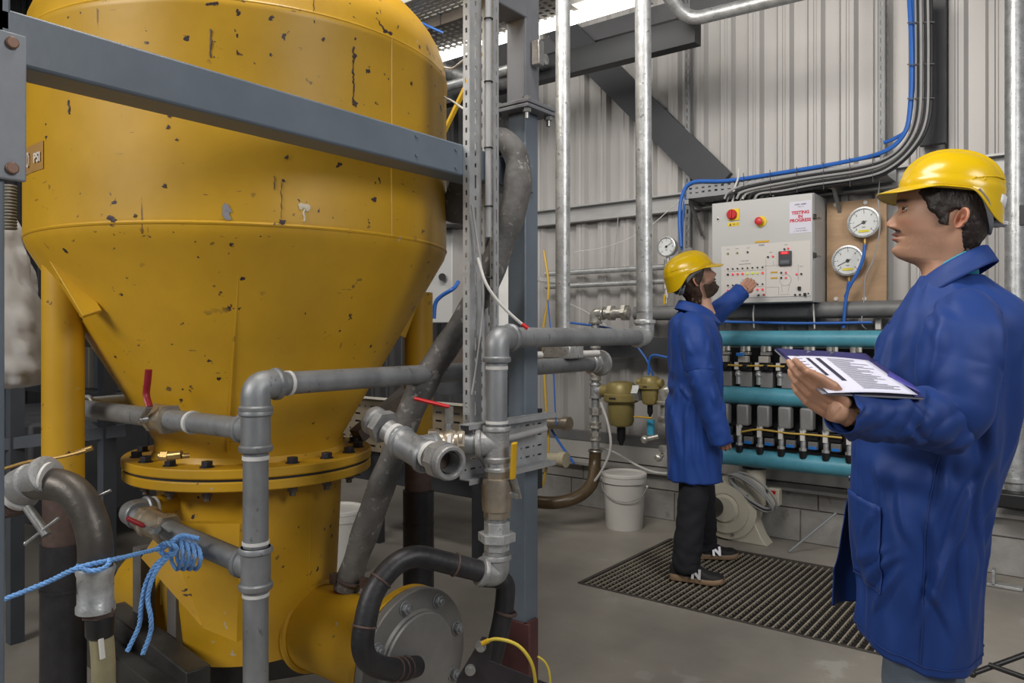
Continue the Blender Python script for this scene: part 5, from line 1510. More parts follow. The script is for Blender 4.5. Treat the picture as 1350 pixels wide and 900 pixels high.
m = MB(); tee(m, V((x, RV, z_at(785, 515, RV))), UP, EU, .032); m.build('tee', GALV2, vr)
m = MB(); q = Pv(776, 482, RV - .05); m.box(q, (.018, .015, .11)); m.build('red_handle', REDB, vr, bevel=.004)
zt3 = z_at(820, 513, RV)
def regulator(px, py, s, label):
    c = Pv(px, py, RV); t = thing('filter_regulator', label, 'filter', c + V((0, 0, -.3 * s)), 'olive filter regulators')
    m = MB(); m.lathe([(0, .105), (.03, .105), (.085, .095), (.105, .07), (.108, .02), (.120, .012), (.122, -.03), (.110, -.04), (.092, -.045)], c, UP, 40)
    m.v = [c + (q - c) * s for q in m.v]; m.build('filter_head', OLV, t)
    m = MB(); m.lathe([(.090, -.04), (.092, -.06), (.088, -.17), (.075, -.20), (.03, -.215), (0, -.215)], c, UP, 40); m.v = [c + (q - c) * s for q in m.v]; m.build('filter_bowl', OLV, t)
    m = MB(); m.cyl(c + V((-.15, 0, .03)), c + V((.15, 0, .03)), .045, n=24); m.v = [c + (q - c) * s for q in m.v]; m.build('side_ports', OLV, t)
    m = MB(); m.lathe([(.022, -.21), (.03, -.22), (.03, -.30), (.018, -.32), (.012, -.34), (0, -.34)], c, UP, 20); m.v = [c + (q - c) * s for q in m.v]; m.build('drain_plug', BLACKPL, t)
    m = MB(); m.box(c + V((-.0, -.123, -.008)) , (.05, .004, .012)); m.v = [c + (q - c) * s for q in m.v]; m.build('name_plate', DKSTEEL, t)
    return c
rc = regulator(819, 522, 1.0, 'large olive filter regulator with a black drain beside the valve stack')
rc2 = regulator(857, 508, .62, 'small olive regulator between the large one and the far worker')
m = MB(); m.cyl((x + .05, RV, zt3 - .02), (rc.x - .09, RV, zt3 - .02), .022, n=20); m.cyl((rc.x + .10, RV, rc.z + .02), (rc2.x - .06, RV, rc2.z + .02), .026, n=20); hexring(m, V(((rc.x + rc2.x) / 2 + .02, RV, rc.z + .03)), EU, .060, .05); m.split_build('link_pipe', GALV2, vr)
er = Pv(874, 520, RV)
m = MB(); elbow(m, V((er.x + .02, RV, er.z + .02)), DN, EU, .045, .08); m.cyl((er.x + .02, RV, er.z - .05), (er.x + .02, RV, .75), .035, n=24); hexring(m, V((er.x + .02, RV, er.z - .18)), UP, .05, .05); hexring(m, V((er.x + .02, RV, er.z - .36)), UP, .045, .04)
hexring(m, V((er.x + .02, RV, .77)), UP, .05, .04)
m.cyl((er.x + .02, RV, er.z), (er.x + .02, RV, .76), .03, n=24)
o = m.build('silver_elbow_pipe', SILV); tag(o, 'silver elbow and pipe dropping close behind the far worker\'s back', 'pipe')
m = MB(); m.tube([Pv(836, 549, RV - .08), Pv(860, 551, RV - .08)], .011, 10, flat=.5); o = m.build('yellow_valve_lever', YLEV); tag(o, 'yellow valve lever beside the big olive filter', 'lever')
m = MB(); a = Pv(858, 553, RV); m.cyl(a, V((a.x, a.y, a.z - .10)), .026, n=20); o = m.build('blue_silencer', M('cyan_plastic', (0.05, .33, .50), .4)); tag(o, 'bright blue cylinder below the small olive regulator', 'silencer')
for px, py, px1, lab in ((850, 579, 868, 'small brass valve level with the black drain'), (868, 603, 874, 'small brass valve below the blue cylinder')):
    m = MB(); a = Pv(px, py, RV - .03); b = Pv(px1, py - 4, RV); m.ball(a, .028); m.cyl(a, b, .016, n=14); o = m.build('brass_drain_valve', SILV); tag(o, lab, 'valve')
# brown suction hose and loose cables
m = MB(); m.tube(smooth_path([V((x, RV, z_at(785, 592, RV))), Pv(784, 612, RV - .02), Pv(781, 635, RV - .1), Pv(766, 652, RV - .2), Pv(742, 661, RV - .3), Pv(715, 662, RV - .35), Pv(670, 655, RV - .3)], 9), .043, 22)
o = m.build('suction_hose', M('brown_hose', (0.085, 0.055, 0.025), .35, 0, .3, 14)); tag(o, 'brown hose curving from the valve stack down to the floor behind the column', 'hose')
MB().torus((x, RV, z_at(785, 594, RV)), UP, .045, .008, 24, 8).build('hose_clip', BOLT, o)
cable('loose_cable', WHTC, .009, [(792, 530), (802, 560), (805, 590), (796, 615), (782, 636), (772, 640)], RV - .12, 'pale loose cable looping down past the big olive filter')
cable('loose_cable', WHTC, .008, [(785, 588), (810, 596), (838, 612), (862, 622), (890, 624)], 4.80, 'pale loose cable sagging along the wall above the bucket')
cable('yellow_hose', M('amber_hose', (0.55, 0.36, 0.06), .4), .010, [(717, 330), (723, 370), (722, 400), (716, 440), (719, 520), (723, 590), (716, 640)], 4.5, 'yellow hose hanging down the wall just right of the grey column', 'hose')
cable('blue_cable', BLUEC, .009, [(727, 566), (738, 584), (748, 598), (757, 611)], 4.5, 'short blue air line with a taped end beside the grey column')
cable('wire', BLUEC, .005, [(722, 395), (728, 460), (733, 560)], 4.4, 'thin blue wire hanging between the column and the tall riser')
for px, py, r, lab in ((735, 558, .05, 'upper capped pipe end beside the grey column'), (731, 605, .055, 'lower cream pipe end beside the grey column')):
    a = Pv(px - 18, py, 4.45); b = Pv(px + 8, py, 4.45); m = MB(); m.cyl(a, b, r * .8, n=24); m.lathe([(0, 0), (r, 0), (r, .05), (0, .05)], b, EU, 24); tag(m.build('pipe_stub', BRASS if py < 600 else M('cream_duct', (.45, .40, .28), .5)), lab, 'pipe')
for pts, lab in (([(758, 332), (800, 325), (850, 303), (898, 262)], 'pale string stretched from the riser to the cable tray'), ([(742, 396), (775, 412), (800, 430)], 'pale string dropping behind the long galvanised arm')):
    cable('string', WHTC, .003, pts, 4.9, lab, 'string')
# small valves left of the far worker's collar
for px in (858, 878):
    a = Pv(px, 361, 4.93); m = MB(); m.cyl((a.x, 4.93, a.z + (.1 if px > 870 else 0)), (a.x, 4.93, Pv(px, 400, 4.93).z), .014, n=14); hexring(m, Pv(px, 390, 4.93), UP, .025, .03); hexring(m, Pv(px, 378, 4.93), UP, .025, .03)
    o = m.build('gauge_riser', SILV); tag(o, 'thin silver stem with hex fittings, %s' % ('under the small wall gauge' if px > 870 else 'left of the one under the small wall gauge'), 'pipe')
    m = MB(); m.box(Pv(px - 2, 395, 4.89), (.014, .012, .07)); m.build('lever', YLEV if px > 870 else REDP, o, bevel=.003)

# --- blower, coil
bc = Pv(962, 667, 4.80)
bl = thing('centrifugal_blower', 'cream centrifugal blower with an upright outlet standing behind the far worker', 'blower', (bc.x, 4.80, 0))
R = .185
m = MB(); vs = []
nn = 64
def volute(a): return R * (1.0 + .10 * (a / (2 * PI)))
ring = []
for k in range(nn):
    a = 2 * PI * k / nn
    ring.append((volute((a + PI) % (2 * PI)) * math.cos(a), volute((a + PI) % (2 * PI)) * math.sin(a)))
zc = bc.z
m.prism(ring, (bc.x, 4.74, zc), EU, UP, EV, .14); m.build('volute', CREAM, bl, bevel=.01)
MB().lathe([(R * 1.08, 0), (R * .86, -.012), (R * .84, -.03), (R * .55, -.036), (R * .5, -.03), (R * .42, -.055), (.0, -.055)], (bc.x, 4.74, zc), EV, 56).build('front_cover', CREAM, bl)
MB().lathe([(.0, 0), (.062, 0), (.066, .02), (.05, .10), (0, .11)], (bc.x - .06, 4.695, zc + .01), (0, -1, 0), 36).build('inlet_cap', BLACKPL, bl)
ox = Pv(994, 640, 4.80).x
ozt = Pv(994, 611, 4.80).z
m = MB(); m.lathe([(.070, -.26), (.070, 0), (.0, 0)], (ox, 4.81, ozt), UP, 32); m.build('outlet_pipe', CREAM, bl)
m = MB(); m.lathe([(.07, -.03), (.077, -.03), (.077, -.005), (.07, -.005)], (ox, 4.81, ozt), UP, 32); m.build('outlet_clamp', DKSTEEL, bl)
m = MB(); m.prism([(-.10, 0), (.16, 0), (.12, .05), (.07, .16), (-.02, .16), (-.08, .05)], (bc.x + .10, 4.76, 0), EU, UP, EV, .12); m.build('foot', CREAM, bl, bevel=.006)
m = MB(); m.box((ox + .12, 4.84, ozt - .20), (.07, .06, .11)); jb = m.build('junction_box', CREAM, bl, bevel=.005)
MB().box((ox + .12, 4.808, ozt - .17), (.03, .004, .02)).build('red_sticker', REDB, jb)
for a_ in (.6, 1.7, 2.8, 3.9, 5.0):
    MB().cyl((bc.x + R * .93 * math.cos(a_), 4.732, zc + R * .93 * math.sin(a_)), (bc.x + R * .93 * math.cos(a_), 4.722, zc + R * .93 * math.sin(a_)), .009, n=6).build('cover_screw', BOLT, bl)
m = MB(); rnd = random.Random(4)
for k in range(8):
    c0_ = Pv(990 + rnd.uniform(-4, 4), 650 + rnd.uniform(-3, 3), 4.69)
    pts = []
    for j in range(28):
        a = 2 * PI * j / 28
        e1_ = V((.135, .0, -.085)); e2_ = V((.03, -.03, .045))
        pts.append(c0_ + e1_ * math.cos(a) * (1 + rnd.uniform(-.02, .02)) + e2_ * math.sin(a) * (1 + .1 * k) + V((0, .004 * k, 0)))
    m.tube(pts, .007, 8, closed=True)
o = m.build('cable_coil', GREYC); tag(o, 'coil of grey cable draped over the cream blower outlet', 'cable')
m = MB(); a = Pv(895, 700, 4.62); 
# sensor stick / thin rods near the plinth
f = MB(); f.cyl(Ph(1040, 727, 0.01), Pv(1102, 676, 4.9), .007, n=8); o = f.build('thin_rod', M('grey_rod', (.25, .27, .28), .5, .3)); tag(o, 'thin grey rod leaning against the block plinth by the near coat', 'rod')
# tripod foot lower right
tf = thing('tripod', 'black tripod legs just above the floor at the bottom right corner', 'tripod', P(1370, 900, 2.85))
f = MB(); apex = P(1440, 830, 2.85); f.tube([P(1284, 887, 2.86), apex], .010, 12); f.tube([P(1440, 925, 2.6), P(1304, 876, 2.86)], .010, 12); f.tube([apex, P(1470, 950, 3.1)], .010, 12); f.tube([apex, apex + V((0, 0, .9))], .012, 12); f.build('tripod_legs', BLACKPL, tf)
f = MB(); f.ball(P(1282, 888, 2.86), .014); f.build('rubber_foot', BLACKPL, tf)
# wall-foot bracket at right
f = MB(); q = Ph(1325, 772, .01); f.box(q, (.16, .06, .015)).box(q + V((-.05, 0, .04)), (.015, .06, .08)); o = f.build('floor_bracket', GALV2, bevel=.002); tag(o, 'small steel bracket bolted to the floor by the plinth at right', 'bracket')
f = MB(); f.box(Pv(1352, 660, 4.85), (.30, .12, .08)); o = f.build('black_duct', BLACKPL, bevel=.01); tag(o, 'black rubber block on the plinth ledge at the right edge', 'block')

# ================================================================ people
def interp(keys, x):                       # smooth table lookup, keys sorted by first column; returns the other columns
    if x <= keys[0][0]: return list(keys[0][1:])
    if x >= keys[-1][0]: return list(keys[-1][1:])
    for i in range(len(keys) - 1):
        if keys[i][0] <= x <= keys[i + 1][0]:
            break
    a, b = keys[i], keys[i + 1]
    p = keys[i - 1] if i else a
    q = keys[i + 2] if i + 2 < len(keys) else b
    h = b[0] - a[0]; t = (x - a[0]) / h
    out = []
    for k in range(1, len(a)):
        m0 = (b[k] - p[k]) / (b[0] - p[0]) if i else (b[k] - a[k]) / h
        m1 = (q[k] - a[k]) / (q[0] - a[0]) if i + 2 < len(keys) else (b[k] - a[k]) / h
        if i and (a[k] - p[k]) * (b[k] - a[k]) <= 0: m0 = 0
        if i + 2 < len(keys) and (q[k] - b[k]) * (b[k] - a[k]) <= 0: m1 = 0
        t2, t3 = t * t, t * t * t
        out.append((2 * t3 - 3 * t2 + 1) * a[k] + (t3 - 2 * t2 + t) * h * m0 + (-2 * t3 + 3 * t2) * b[k] + (t3 - t2) * h * m1)
    return out
def ga(x, m, s_): return math.exp(-((x - m) / s_) ** 2)
def sst(a, b, x):
    t = max(0.0, min(1.0, (x - a) / (b - a))); return t * t * (3 - 2 * t)
def spow(c, p): return math.copysign(abs(c) ** p, c)

#            z      front   back   half   superellipse
HEADK = [(-.235, .048, .070, .068, 2.0), (-.20, .046, .064, .062, 2.0), (-.165, .044, .062, .058, 2.0), (-.142, .046, .062, .056, 2.0), (-.130, .054, .062, .056, 1.95),
         (-.121, .070, .063, .056, 1.85), (-.113, .083, .064, .057, 1.78), (-.103, .0895, .066, .0585, 1.76), (-.090, .0915, .068, .061, 1.78), (-.075, .0895, .071, .064, 1.84), (-.055, .0900, .077, .0675, 1.95),
         (-.030, .0925, .086, .0705, 2.1), (-.005, .0955, .093, .072, 2.25), (.020, .0945, .098, .074, 2.35), (.036, .0930, .100, .0755, 2.4), (.052, .0985, .100, .0765, 2.4),
         (.070, .0985, .098, .0765, 2.35), (.090, .092, .092, .074, 2.2), (.108, .080, .080, .066, 2.1), (.122, .060, .062, .053, 2.0), (.132, .036, .038, .034, 2.0), (.1365, .004, .004, .004, 2.0)]
NOSE = [(-.033, 0, .010), (-.027, .007, .012), (-.021, .0205, .0125), (-.014, .0285, .0115), (-.006, .0275, .0100), (.004, .0205, .0088), (.014, .0135, .0080), (.024, .0070, .0075), (.034, .0022, .0080), (.044, 0, .009)]
spec_neck = [-.004]; spec_nose = [.62]
def head_point(z, ph, k=None):
    xf, xb, w_, n = interp(HEADK, z)
    if k and z < -.055:
        xf += k.get('chin', 0) * ga(z, -.09, .03)
    c, s_ = math.cos(ph), math.sin(ph)
    x = (xf if c > 0 else xb) * spow(c, 2 / n); y = w_ * spow(s_, 2 / n)
    neck = spec_neck[0] * sst(-.13, -.235, z)
    if c > 0:
        f = sst(0.1, .5, c)
        nh, ns = interp([(a, b, c_) for a, b, c_ in NOSE], z) if -.033 < z < .044 else (0, .01)
        ns_w = ns
        x += nh * spec_nose[0] * math.exp(-abs(y / ns_w) ** 2.6)
        for sy in (-1, 1):
            x += .0075 * ga(y, sy * .0135, .0052) * ga(z, -.020, .0062)            # nostril wings
            x -= .0135 * ga(y, sy * .031, .0165) * ga(z, .032, .0125) * f           # eye sockets
            x += .0025 * ga(y, sy * .030, .018) * ga(z, .0535, .006)                 # brow
            x += .0035 * ga(y, sy * .046, .016) * ga(z, .000, .016)                 # cheek bone
            x -= .0040 * ga(y, sy * .040, .016) * ga(z, -.045, .018)
            x -= .0022 * ga(y, sy * .029, .006) * ga(z, -.049, .006)                 # mouth corner
        x += .0095 * math.exp(-abs(y / .0215) ** 2.5) * ga(z, -.0415, .0052)
        x += .0098 * math.exp(-abs(y / .0195) ** 2.5) * ga(z, -.0565, .0056)
        x -= .0035 * math.exp(-abs(y / .024) ** 3) * ga(z, -.0492, .0019)
        x -= .0030 * ga(y, 0, .016) * ga(z, -.069, .006)
        x += .0050 * ga(y, 0, .018) * ga(z, -.090, .013)
        x -= .0014 * ga(y, 0, .0035) * ga(z, -.034, .005)
    # jaw edge and temple
    if abs(s_) > .3:
        y *= 1 + .018 * ga(z, -.070, .02) * ga(x, .005, .03) - .03 * ga(z, .045, .02) * ga(x, .06, .02)
    return V((x + neck, y, z))

def head_rows():
    zs = [-.235 + i * .008 for i in range(12)]
    z = zs[-1] + .004
    while z < .132:
        zs.append(z); z += .0023
    zs += [.1335, .135, .136, .1365]
    return zs
def phis(n=168):
    out = []
    for j in range(n):
        t = -1 + 2 * j / n                # -1..1
        out.append(PI * (0.50 * t + 0.50 * t ** 3))
    return out

def ear_mesh(side, tilt=0.0):
    # side +1 = left.  returns verts, faces in head space
    NR, NA = 9, 30
    vs, fs = [], []
    base = V((-.019, side * .0715, -.002))
    back = V((-.88, side * .42, 0.0)).normalized()     # towards the rear rim of the ear
    upv = V((-.16, side * .04, 1)).normalized()
    out = V((.42, side * .90, 0)).normalized()
    for i in range(NR + 1):
        r = i / NR
        for j in range(NA):
            a = 2 * PI * j / NA
            ca, sa = math.cos(a), math.sin(a)
            wid = .0215 * (1.0 + .12 * sa) if ca > -0.2 else .013
            hgt = .035 if sa > 0 else .034
            px_ = wid * ca * r; pz_ = hgt * sa * r * (1 - .18 * (sa < -.3) * r)
            hgt_o = .004 + .011 * sst(.55, .90, r) * (0.55 + 0.45 * sst(-.6, .2, ca)) * (1 if sa > -.6 else .5) - .009 * ga(r, .35, .25) * ga(sa, -.05, .8)
            hgt_o += .004 * ga(r, .62, .08) * sst(-.2, .3, sa)
            if i == NR: hgt_o -= .008
            vs.append(base + back * (px_ + .011) + upv * (pz_ + .002) + out * (hgt_o + .002 + .006 * max(0, px_ / .02)))
    for i in range(NR):
        for j in range(NA):
            q = (i * NA + j, i * NA + (j + 1) % NA, (i + 1) * NA + (j + 1) % NA, (i + 1) * NA + j)
            fs.append(q if side > 0 else q[::-1])
    fs.append(tuple(range(NA)))
    # back skirt to the skull
    o = len(vs)
    for j in range(NA):
        p = vs[NR * NA + j]
        vs.append(base + (p - base) * .55 - out * .012)
    for j in range(NA):
        fs.append((NR * NA + j, NR * NA + (j + 1) % NA, o + (j + 1) % NA, o + j))
    return vs, fs

def mixc(a, b, t): return tuple(a[i] * (1 - t) + b[i] * t for i in range(3))

class Body(MB):                              # adds a pigment per vertex
    def __init__(s): super().__init__(); s.c = []
    def put(s, vs, fs, colf, Mx=None):
        vs = [V(v) for v in vs]
        s.c += [colf(v) for v in vs]
        if Mx is not None: vs = [Mx @ v for v in vs]
        s.add(vs, fs)
    def finish(s, name, mat, parent, smooth=180):
        o = s.build(name, mat, parent, local=True, smooth=smooth)
        at = o.data.color_attributes.new('pigment', 'FLOAT_COLOR', 'POINT')
        for i, c in enumerate(s.c):
            at.data[i].color = (c[0], c[1], c[2], 1)
        return o

def remeshed(mb, voxel, it=4, fac=.5):
    me = bpy.data.meshes.new('t'); me.from_pydata([tuple(v) for v in mb.v], [], mb.f)
    ob = bpy.data.objects.new('t', me); COL.objects.link(ob)
    r = ob.modifiers.new('r', 'REMESH'); r.mode = 'VOXEL'; r.voxel_size = voxel
    if it:
        s_ = ob.modifiers.new('s', 'SMOOTH'); s_.iterations = it; s_.factor = fac
    dg = bpy.context.evaluated_depsgraph_get(); dg.update()
    m2 = bpy.data.meshes.new_from_object(ob.evaluated_get(dg))
    vs = [v.co.copy() for v in m2.vertices]; fs = [tuple(p.vertices) for p in m2.polygons]
    bpy.data.objects.remove(ob); bpy.data.meshes.remove(me); bpy.data.meshes.remove(m2)
    return vs, fs

def hand_mesh(o, X, Y, Z, curl, thumb, spread=1.0, sc_=1.0):
    # o wrist, X to the fingertips, Y to the thumb side, Z out of the back of the hand; curl: per finger three joint angles
    o, X, Y, Z = V(o), V(X).normalized(), V(Y), V(Z)
    Y = (Y - X * Y.dot(X)).normalized(); Zc = X.cross(Y); Z = Zc if Zc.dot(Z) > 0 else -Zc
    W = lambda p: o + (X * p[0] + Y * p[1] + Z * p[2]) * sc_
    mb = MB(); tips = []
    yk = (.029, .0095, -.0105, -.029); xk = (.090, .093, .088, .079); ln_ = (.070, .078, .072, .056); rk = (.0098, .0100, .0095, .0085)
    for i in range(4):
        k0 = V((xk[i], yk[i], .0))
        mb.tube([W((0.0, yk[i] * .72, -.002)), W((.045, yk[i] * .9, -.001)), W(k0)], [.0165 * sc_, .0150 * sc_, .0118 * sc_], 14)
        p = k0.copy(); ang = 0; pts = [p.copy()]
        spr = yk[i] * .9 * spread
        for j, fr in enumerate((.46, .30, .24)):
            ang += math.radians(curl[i][j])
            d = V((math.cos(ang), spr * 3 * .3 * math.cos(ang), -math.sin(ang))).normalized()
            for q in (0.5, 1.0): pts.append(p + d * ln_[i] * fr * q)
            p = p + d * ln_[i] * fr
        rr = [rk[i] * f * sc_ for f in (1.10, .95, 1.02, .90, .95, .84, .74)]
        mb.tube([W(q) for q in pts], rr, 12)
        for q, r_ in zip(pts, rr): mb.ball(W(q), r_ * 1.0, 10)
        tips.append((W(pts[-1]), (W(pts[-1]) - W(pts[-2])).normalized(), rr[-1]))
    for yy in (-.02, 0, .02):
        mb.tube([W((.005, yy, -.004)), W((.08, yy, -.004))], [.015 * sc_, .0135 * sc_], 12)
    t0, t1, t2, t3 = [V(t) for t in thumb]
    mb.tube([W(t0), W(t1), W(t2), W(t3)], [.0155 * sc_, .0140 * sc_, .0108 * sc_, .0088 * sc_], 12)
    for q, r_ in ((t0, .0155), (t1, .0138), (t2, .0108), (t3, .0090)): mb.ball(W(q), r_ * sc_, 12)
    mb.tube([W((.02, .01, -.006)), W(t1)], [.017 * sc_, .014 * sc_], 12)
    mb.tube([W((-.03, 0, 0)), W((-.01, 0, 0)), W((.015, 0, -.001))], [.025 * sc_, .026 * sc_, .026 * sc_], 16, flat=None)
    return mb

def limb_path(keys, per=10):                # keys (point, r) smooth both
    pts = smooth_path([k[0] for k in keys], per)
    n = len(keys); rr = []
    for i in range(len(pts)):
        q = i / per; k = min(int(q), n - 2); t = q - k; t = t * t * (3 - 2 * t) if True else t
        rr.append(keys[k][1] * (1 - t) + keys[k + 1][1] * t)
    return pts, rr
def random_segs(seed, s0, s1, n, L=.12, w_=(.007, .012), h_=(.005, .009), ang=(.2, 1.2)):
    r = random.Random(seed); out = []
    for k in range(n):
        a = r.uniform(*ang) * r.choice((-1, 1)); l = r.uniform(.6, 1.2) * L
        x, y = r.uniform(0, 2 * PI) * .075, r.uniform(s0, s1)
        out.append((x, y, x + l * math.cos(a), y + l * math.sin(a), r.uniform(*w_), r.uniform(*h_)))
    return out
def cloth_limb(mb, keys, n=48, per=12, amp=.006, seed=0.0, folds=None, ref=None, squash=1.0, cap_end=False, segs=()):
    pts, rr = limb_path(keys, per)
    k = len(pts)
    T = [(pts[min(i + 1, k - 1)] - pts[max(i - 1, 0)]).normalized() for i in range(k)]
    a = V(ref) if ref is not None else frame_of(T[0])[0]
    vs = []; s_ = 0
    for i in range(k):
        if i: s_ += (pts[i] - pts[i - 1]).length
        a = (a - T[i] * a.dot(T[i])).normalized(); b = T[i].cross(a)
        for j in range(n):
            q = 2 * PI * j / n
            dirn = a * math.cos(q) * squash + b * math.sin(q)
            d = noise.noise(V((math.cos(q) * 1.1 + seed, math.sin(q) * 1.1, s_ * 16 + math.sin(q) * .8))) * amp * 1.3 + noise.noise(V((math.cos(q) * 2.2 + seed, math.sin(q) * 2.2 + 5, s_ * 34))) * amp * .55
            if segs:
                for off_ in (-2 * PI, 0, 2 * PI): d += seg_fold((q + off_) * .075, s_, segs)
            if folds:
                for fs0, fw, fq, fqw, fa, ff in folds:      # centre along, width, angle, angular width, amplitude, frequency
                    dq = (q - fq + PI) % (2 * PI) - PI
                    e = math.exp(-((s_ - fs0) / fw) ** 2 - (dq / fqw) ** 2)
                    ph_ = s_ * ff + dq * 1.6 + noise.noise(V((q, s_ * 8, seed))) * 2
                    d += e * fa * (abs(math.sin(ph_)) ** .7 * 2 - 1.1)
            vs.append(pts[i] + dirn * (rr[i] + d))
    fs = [(i * n + j, i * n + (j + 1) % n, (i + 1) * n + (j + 1) % n, (i + 1) * n + j) for i in range(k - 1) for j in range(n)]
    if cap_end: fs.append(tuple((k - 1) * n + j for j in range(n)))
    mb.add(vs, fs)
    return pts, T
def seg_fold(x, y, segs):                   # ridges along straight strokes laid on the cloth
    d = 0.0
    for x0, y0, x1, y1, w_, h_ in segs:
        dx, dy = x1 - x0, y1 - y0
        L2 = dx * dx + dy * dy
        t = ((x - x0) * dx + (y - y0) * dy) / L2
        if t < -.15 or t > 1.15: continue
        cr_ = ((x - x0) * dy - (y - y0) * dx) / math.sqrt(L2)
        if abs(cr_) > 3.2 * w_: continue
        cr_ += w_ * .8 * math.sin(t * 3.1 + x0 * 40)
        e = sst(-.15, .25, t) * sst(1.15, .6, t)
        k = cr_ / w_
        d += h_ * e * (math.exp(-k * k) - .55 * math.exp(-((k - 1.5) / .9) ** 2))
    return d
def coat_body(rings, gapf, n=120, dz=.0085, amp=.006, seed=0.0, drape=.010, creases=(), segs=()):
    # rings: (z, cx, cy, hx, hy, nexp); gapf(z) -> (start angle, end offset) of the open front
    z0, z1 = rings[0][0], rings[-1][0]
    rows = int((z1 - z0) / dz)
    vs = []
    for i in range(rows + 1):
        z = z0 + (z1 - z0) * i / rows
        cx, cy, hx, hy, ne = interp(rings, z)
        g0, g1 = gapf(z)
        for j in range(n):
            q = g0 + (2 * PI - g0 - g1) * j / (n - 1)
            c, s_ = math.cos(q), math.sin(q)
            x = hx * spow(c, 2 / ne); y = hy * spow(s_, 2 / ne)
            d = noise.noise(V((c * 1.7 + seed, s_ * 1.7, z * 5.0))) * amp * 1.6 + noise.noise(V((c * 4 + seed, s_ * 4, z * 9))) * amp * .7
            low = sst(1.05, .55, z)
            ph_ = q * 5 + noise.noise(V((z * 2.2, q * .6, seed))) * 3.0
            d += low * drape * ((1 - math.sqrt(math.sin(ph_ * .5) ** 2 + .03) * 2) * .8 + math.sin(q * 6 + 2.5 * noise.noise(V((z * 3, 1, seed)))) * .25)
            rn = noise.noise(V((c * 2.6 + seed + z * 1.5, s_ * 2.6 + z * 2.0, z * 3.0)))
            d += .011 * ((rn * rn + .004) ** .35 * -1.6 + .6) * amp / .0055
            for qc, zc_, wq, wz, a_, fx, fz in creases:
                dq = (q - qc + PI) % (2 * PI) - PI
                e = math.exp(-(dq / wq) ** 2 - ((z - zc_) / wz) ** 2)
                d += e * a_ * math.sin(dq * fx + z * fz + 1.5 * noise.noise(V((q * 2, z * 6, seed))))
            if segs: d += seg_fold(q * .175, z, segs)
            r_ = math.hypot(x, y) or 1
            wob = .006 * noise.noise(V((q * 3, seed, 2))) * sst(z0 + .06, z0, z)
            vs.append(V((cx + x * (1 + d / r_), cy + y * (1 + d / r_), z + wob)))
    fs = [(i * n + j, i * n + j + 1, (i + 1) * n + j + 1, (i + 1) * n + j) for i in range(rows) for j in range(n - 1)]
    return vs, fs, n, rows

def cloth_mat(name, col, rough=.62, sheen=.04, wr=.5):
    m = M(name, col, rough, 0, .06, 5, 0, 420, sheen=sheen, rvar=.03)
    N, L = m.node_tree.nodes, m.node_tree.links
    b = N['Principled BSDF']; tc = N.new('ShaderNodeTexCoord'); prev = None
    b.inputs['Specular IOR Level'].default_value = .38
    for sc_, st, dist, strength in ((3.5, (1, 1, .5), .045, wr * 1.5), (9, (1, 1, .6), .012, wr * 1.3), (420, (1, 1, 1), .0006, .4)):
        mp = N.new('ShaderNodeMapping'); mp.inputs['Scale'].default_value = st
        L.new(tc.outputs['Object'], mp.inputs['Vector'])
        n = N.new('ShaderNodeTexNoise'); n.inputs['Scale'].default_value = sc_; n.inputs['Detail'].default_value = 3; n.inputs['Distortion'].default_value = .8
        n.noise_type = 'RIDGED_MULTIFRACTAL' if sc_ < 100 else 'FBM'
        L.new(mp.outputs[0], n.inputs['Vector'])
        bp = N.new('ShaderNodeBump'); bp.inputs['Strength'].default_value = strength; bp.inputs['Distance'].default_value = dist
        L.new(n.outputs['Fac'], bp.inputs['Height'])
        if prev: L.new(prev.outputs[0], bp.inputs['Normal'])
        prev = bp
    L.new(prev.outputs[0], b.inputs['Normal'])
    return m
COAT = cloth_mat('royal_blue_coat_cloth', (0.003, 0.030, 0.165))
COAT2 = cloth_mat('blue_work_coat_cloth', (0.012, 0.055, 0.27))
SEAM = M('coat_seam', (0.008, 0.030, 0.15), .8)
HELM = M('yellow_helmet_shell', (0.56, 0.365, 0.004), .25, 0, .02, 3, coat=.0, rvar=.02)
HBAND = M('helmet_grey_band', (0.30, 0.31, 0.33), .45)
SKIN = M_attr('skin', .5, .12, 260, .12)
EYEM = M_attr('eye_surface', .12)
HAIRM = M('dark_brown_hair', (0.018, 0.011, 0.008), .45, 0, .4, 60, .8, 180, stretch=(1, 1, .4))
HAIRM2 = M('brown_hair', (0.040, 0.020, 0.010), .5, 0, .4, 60, .8, 180, stretch=(1, 1, .4))

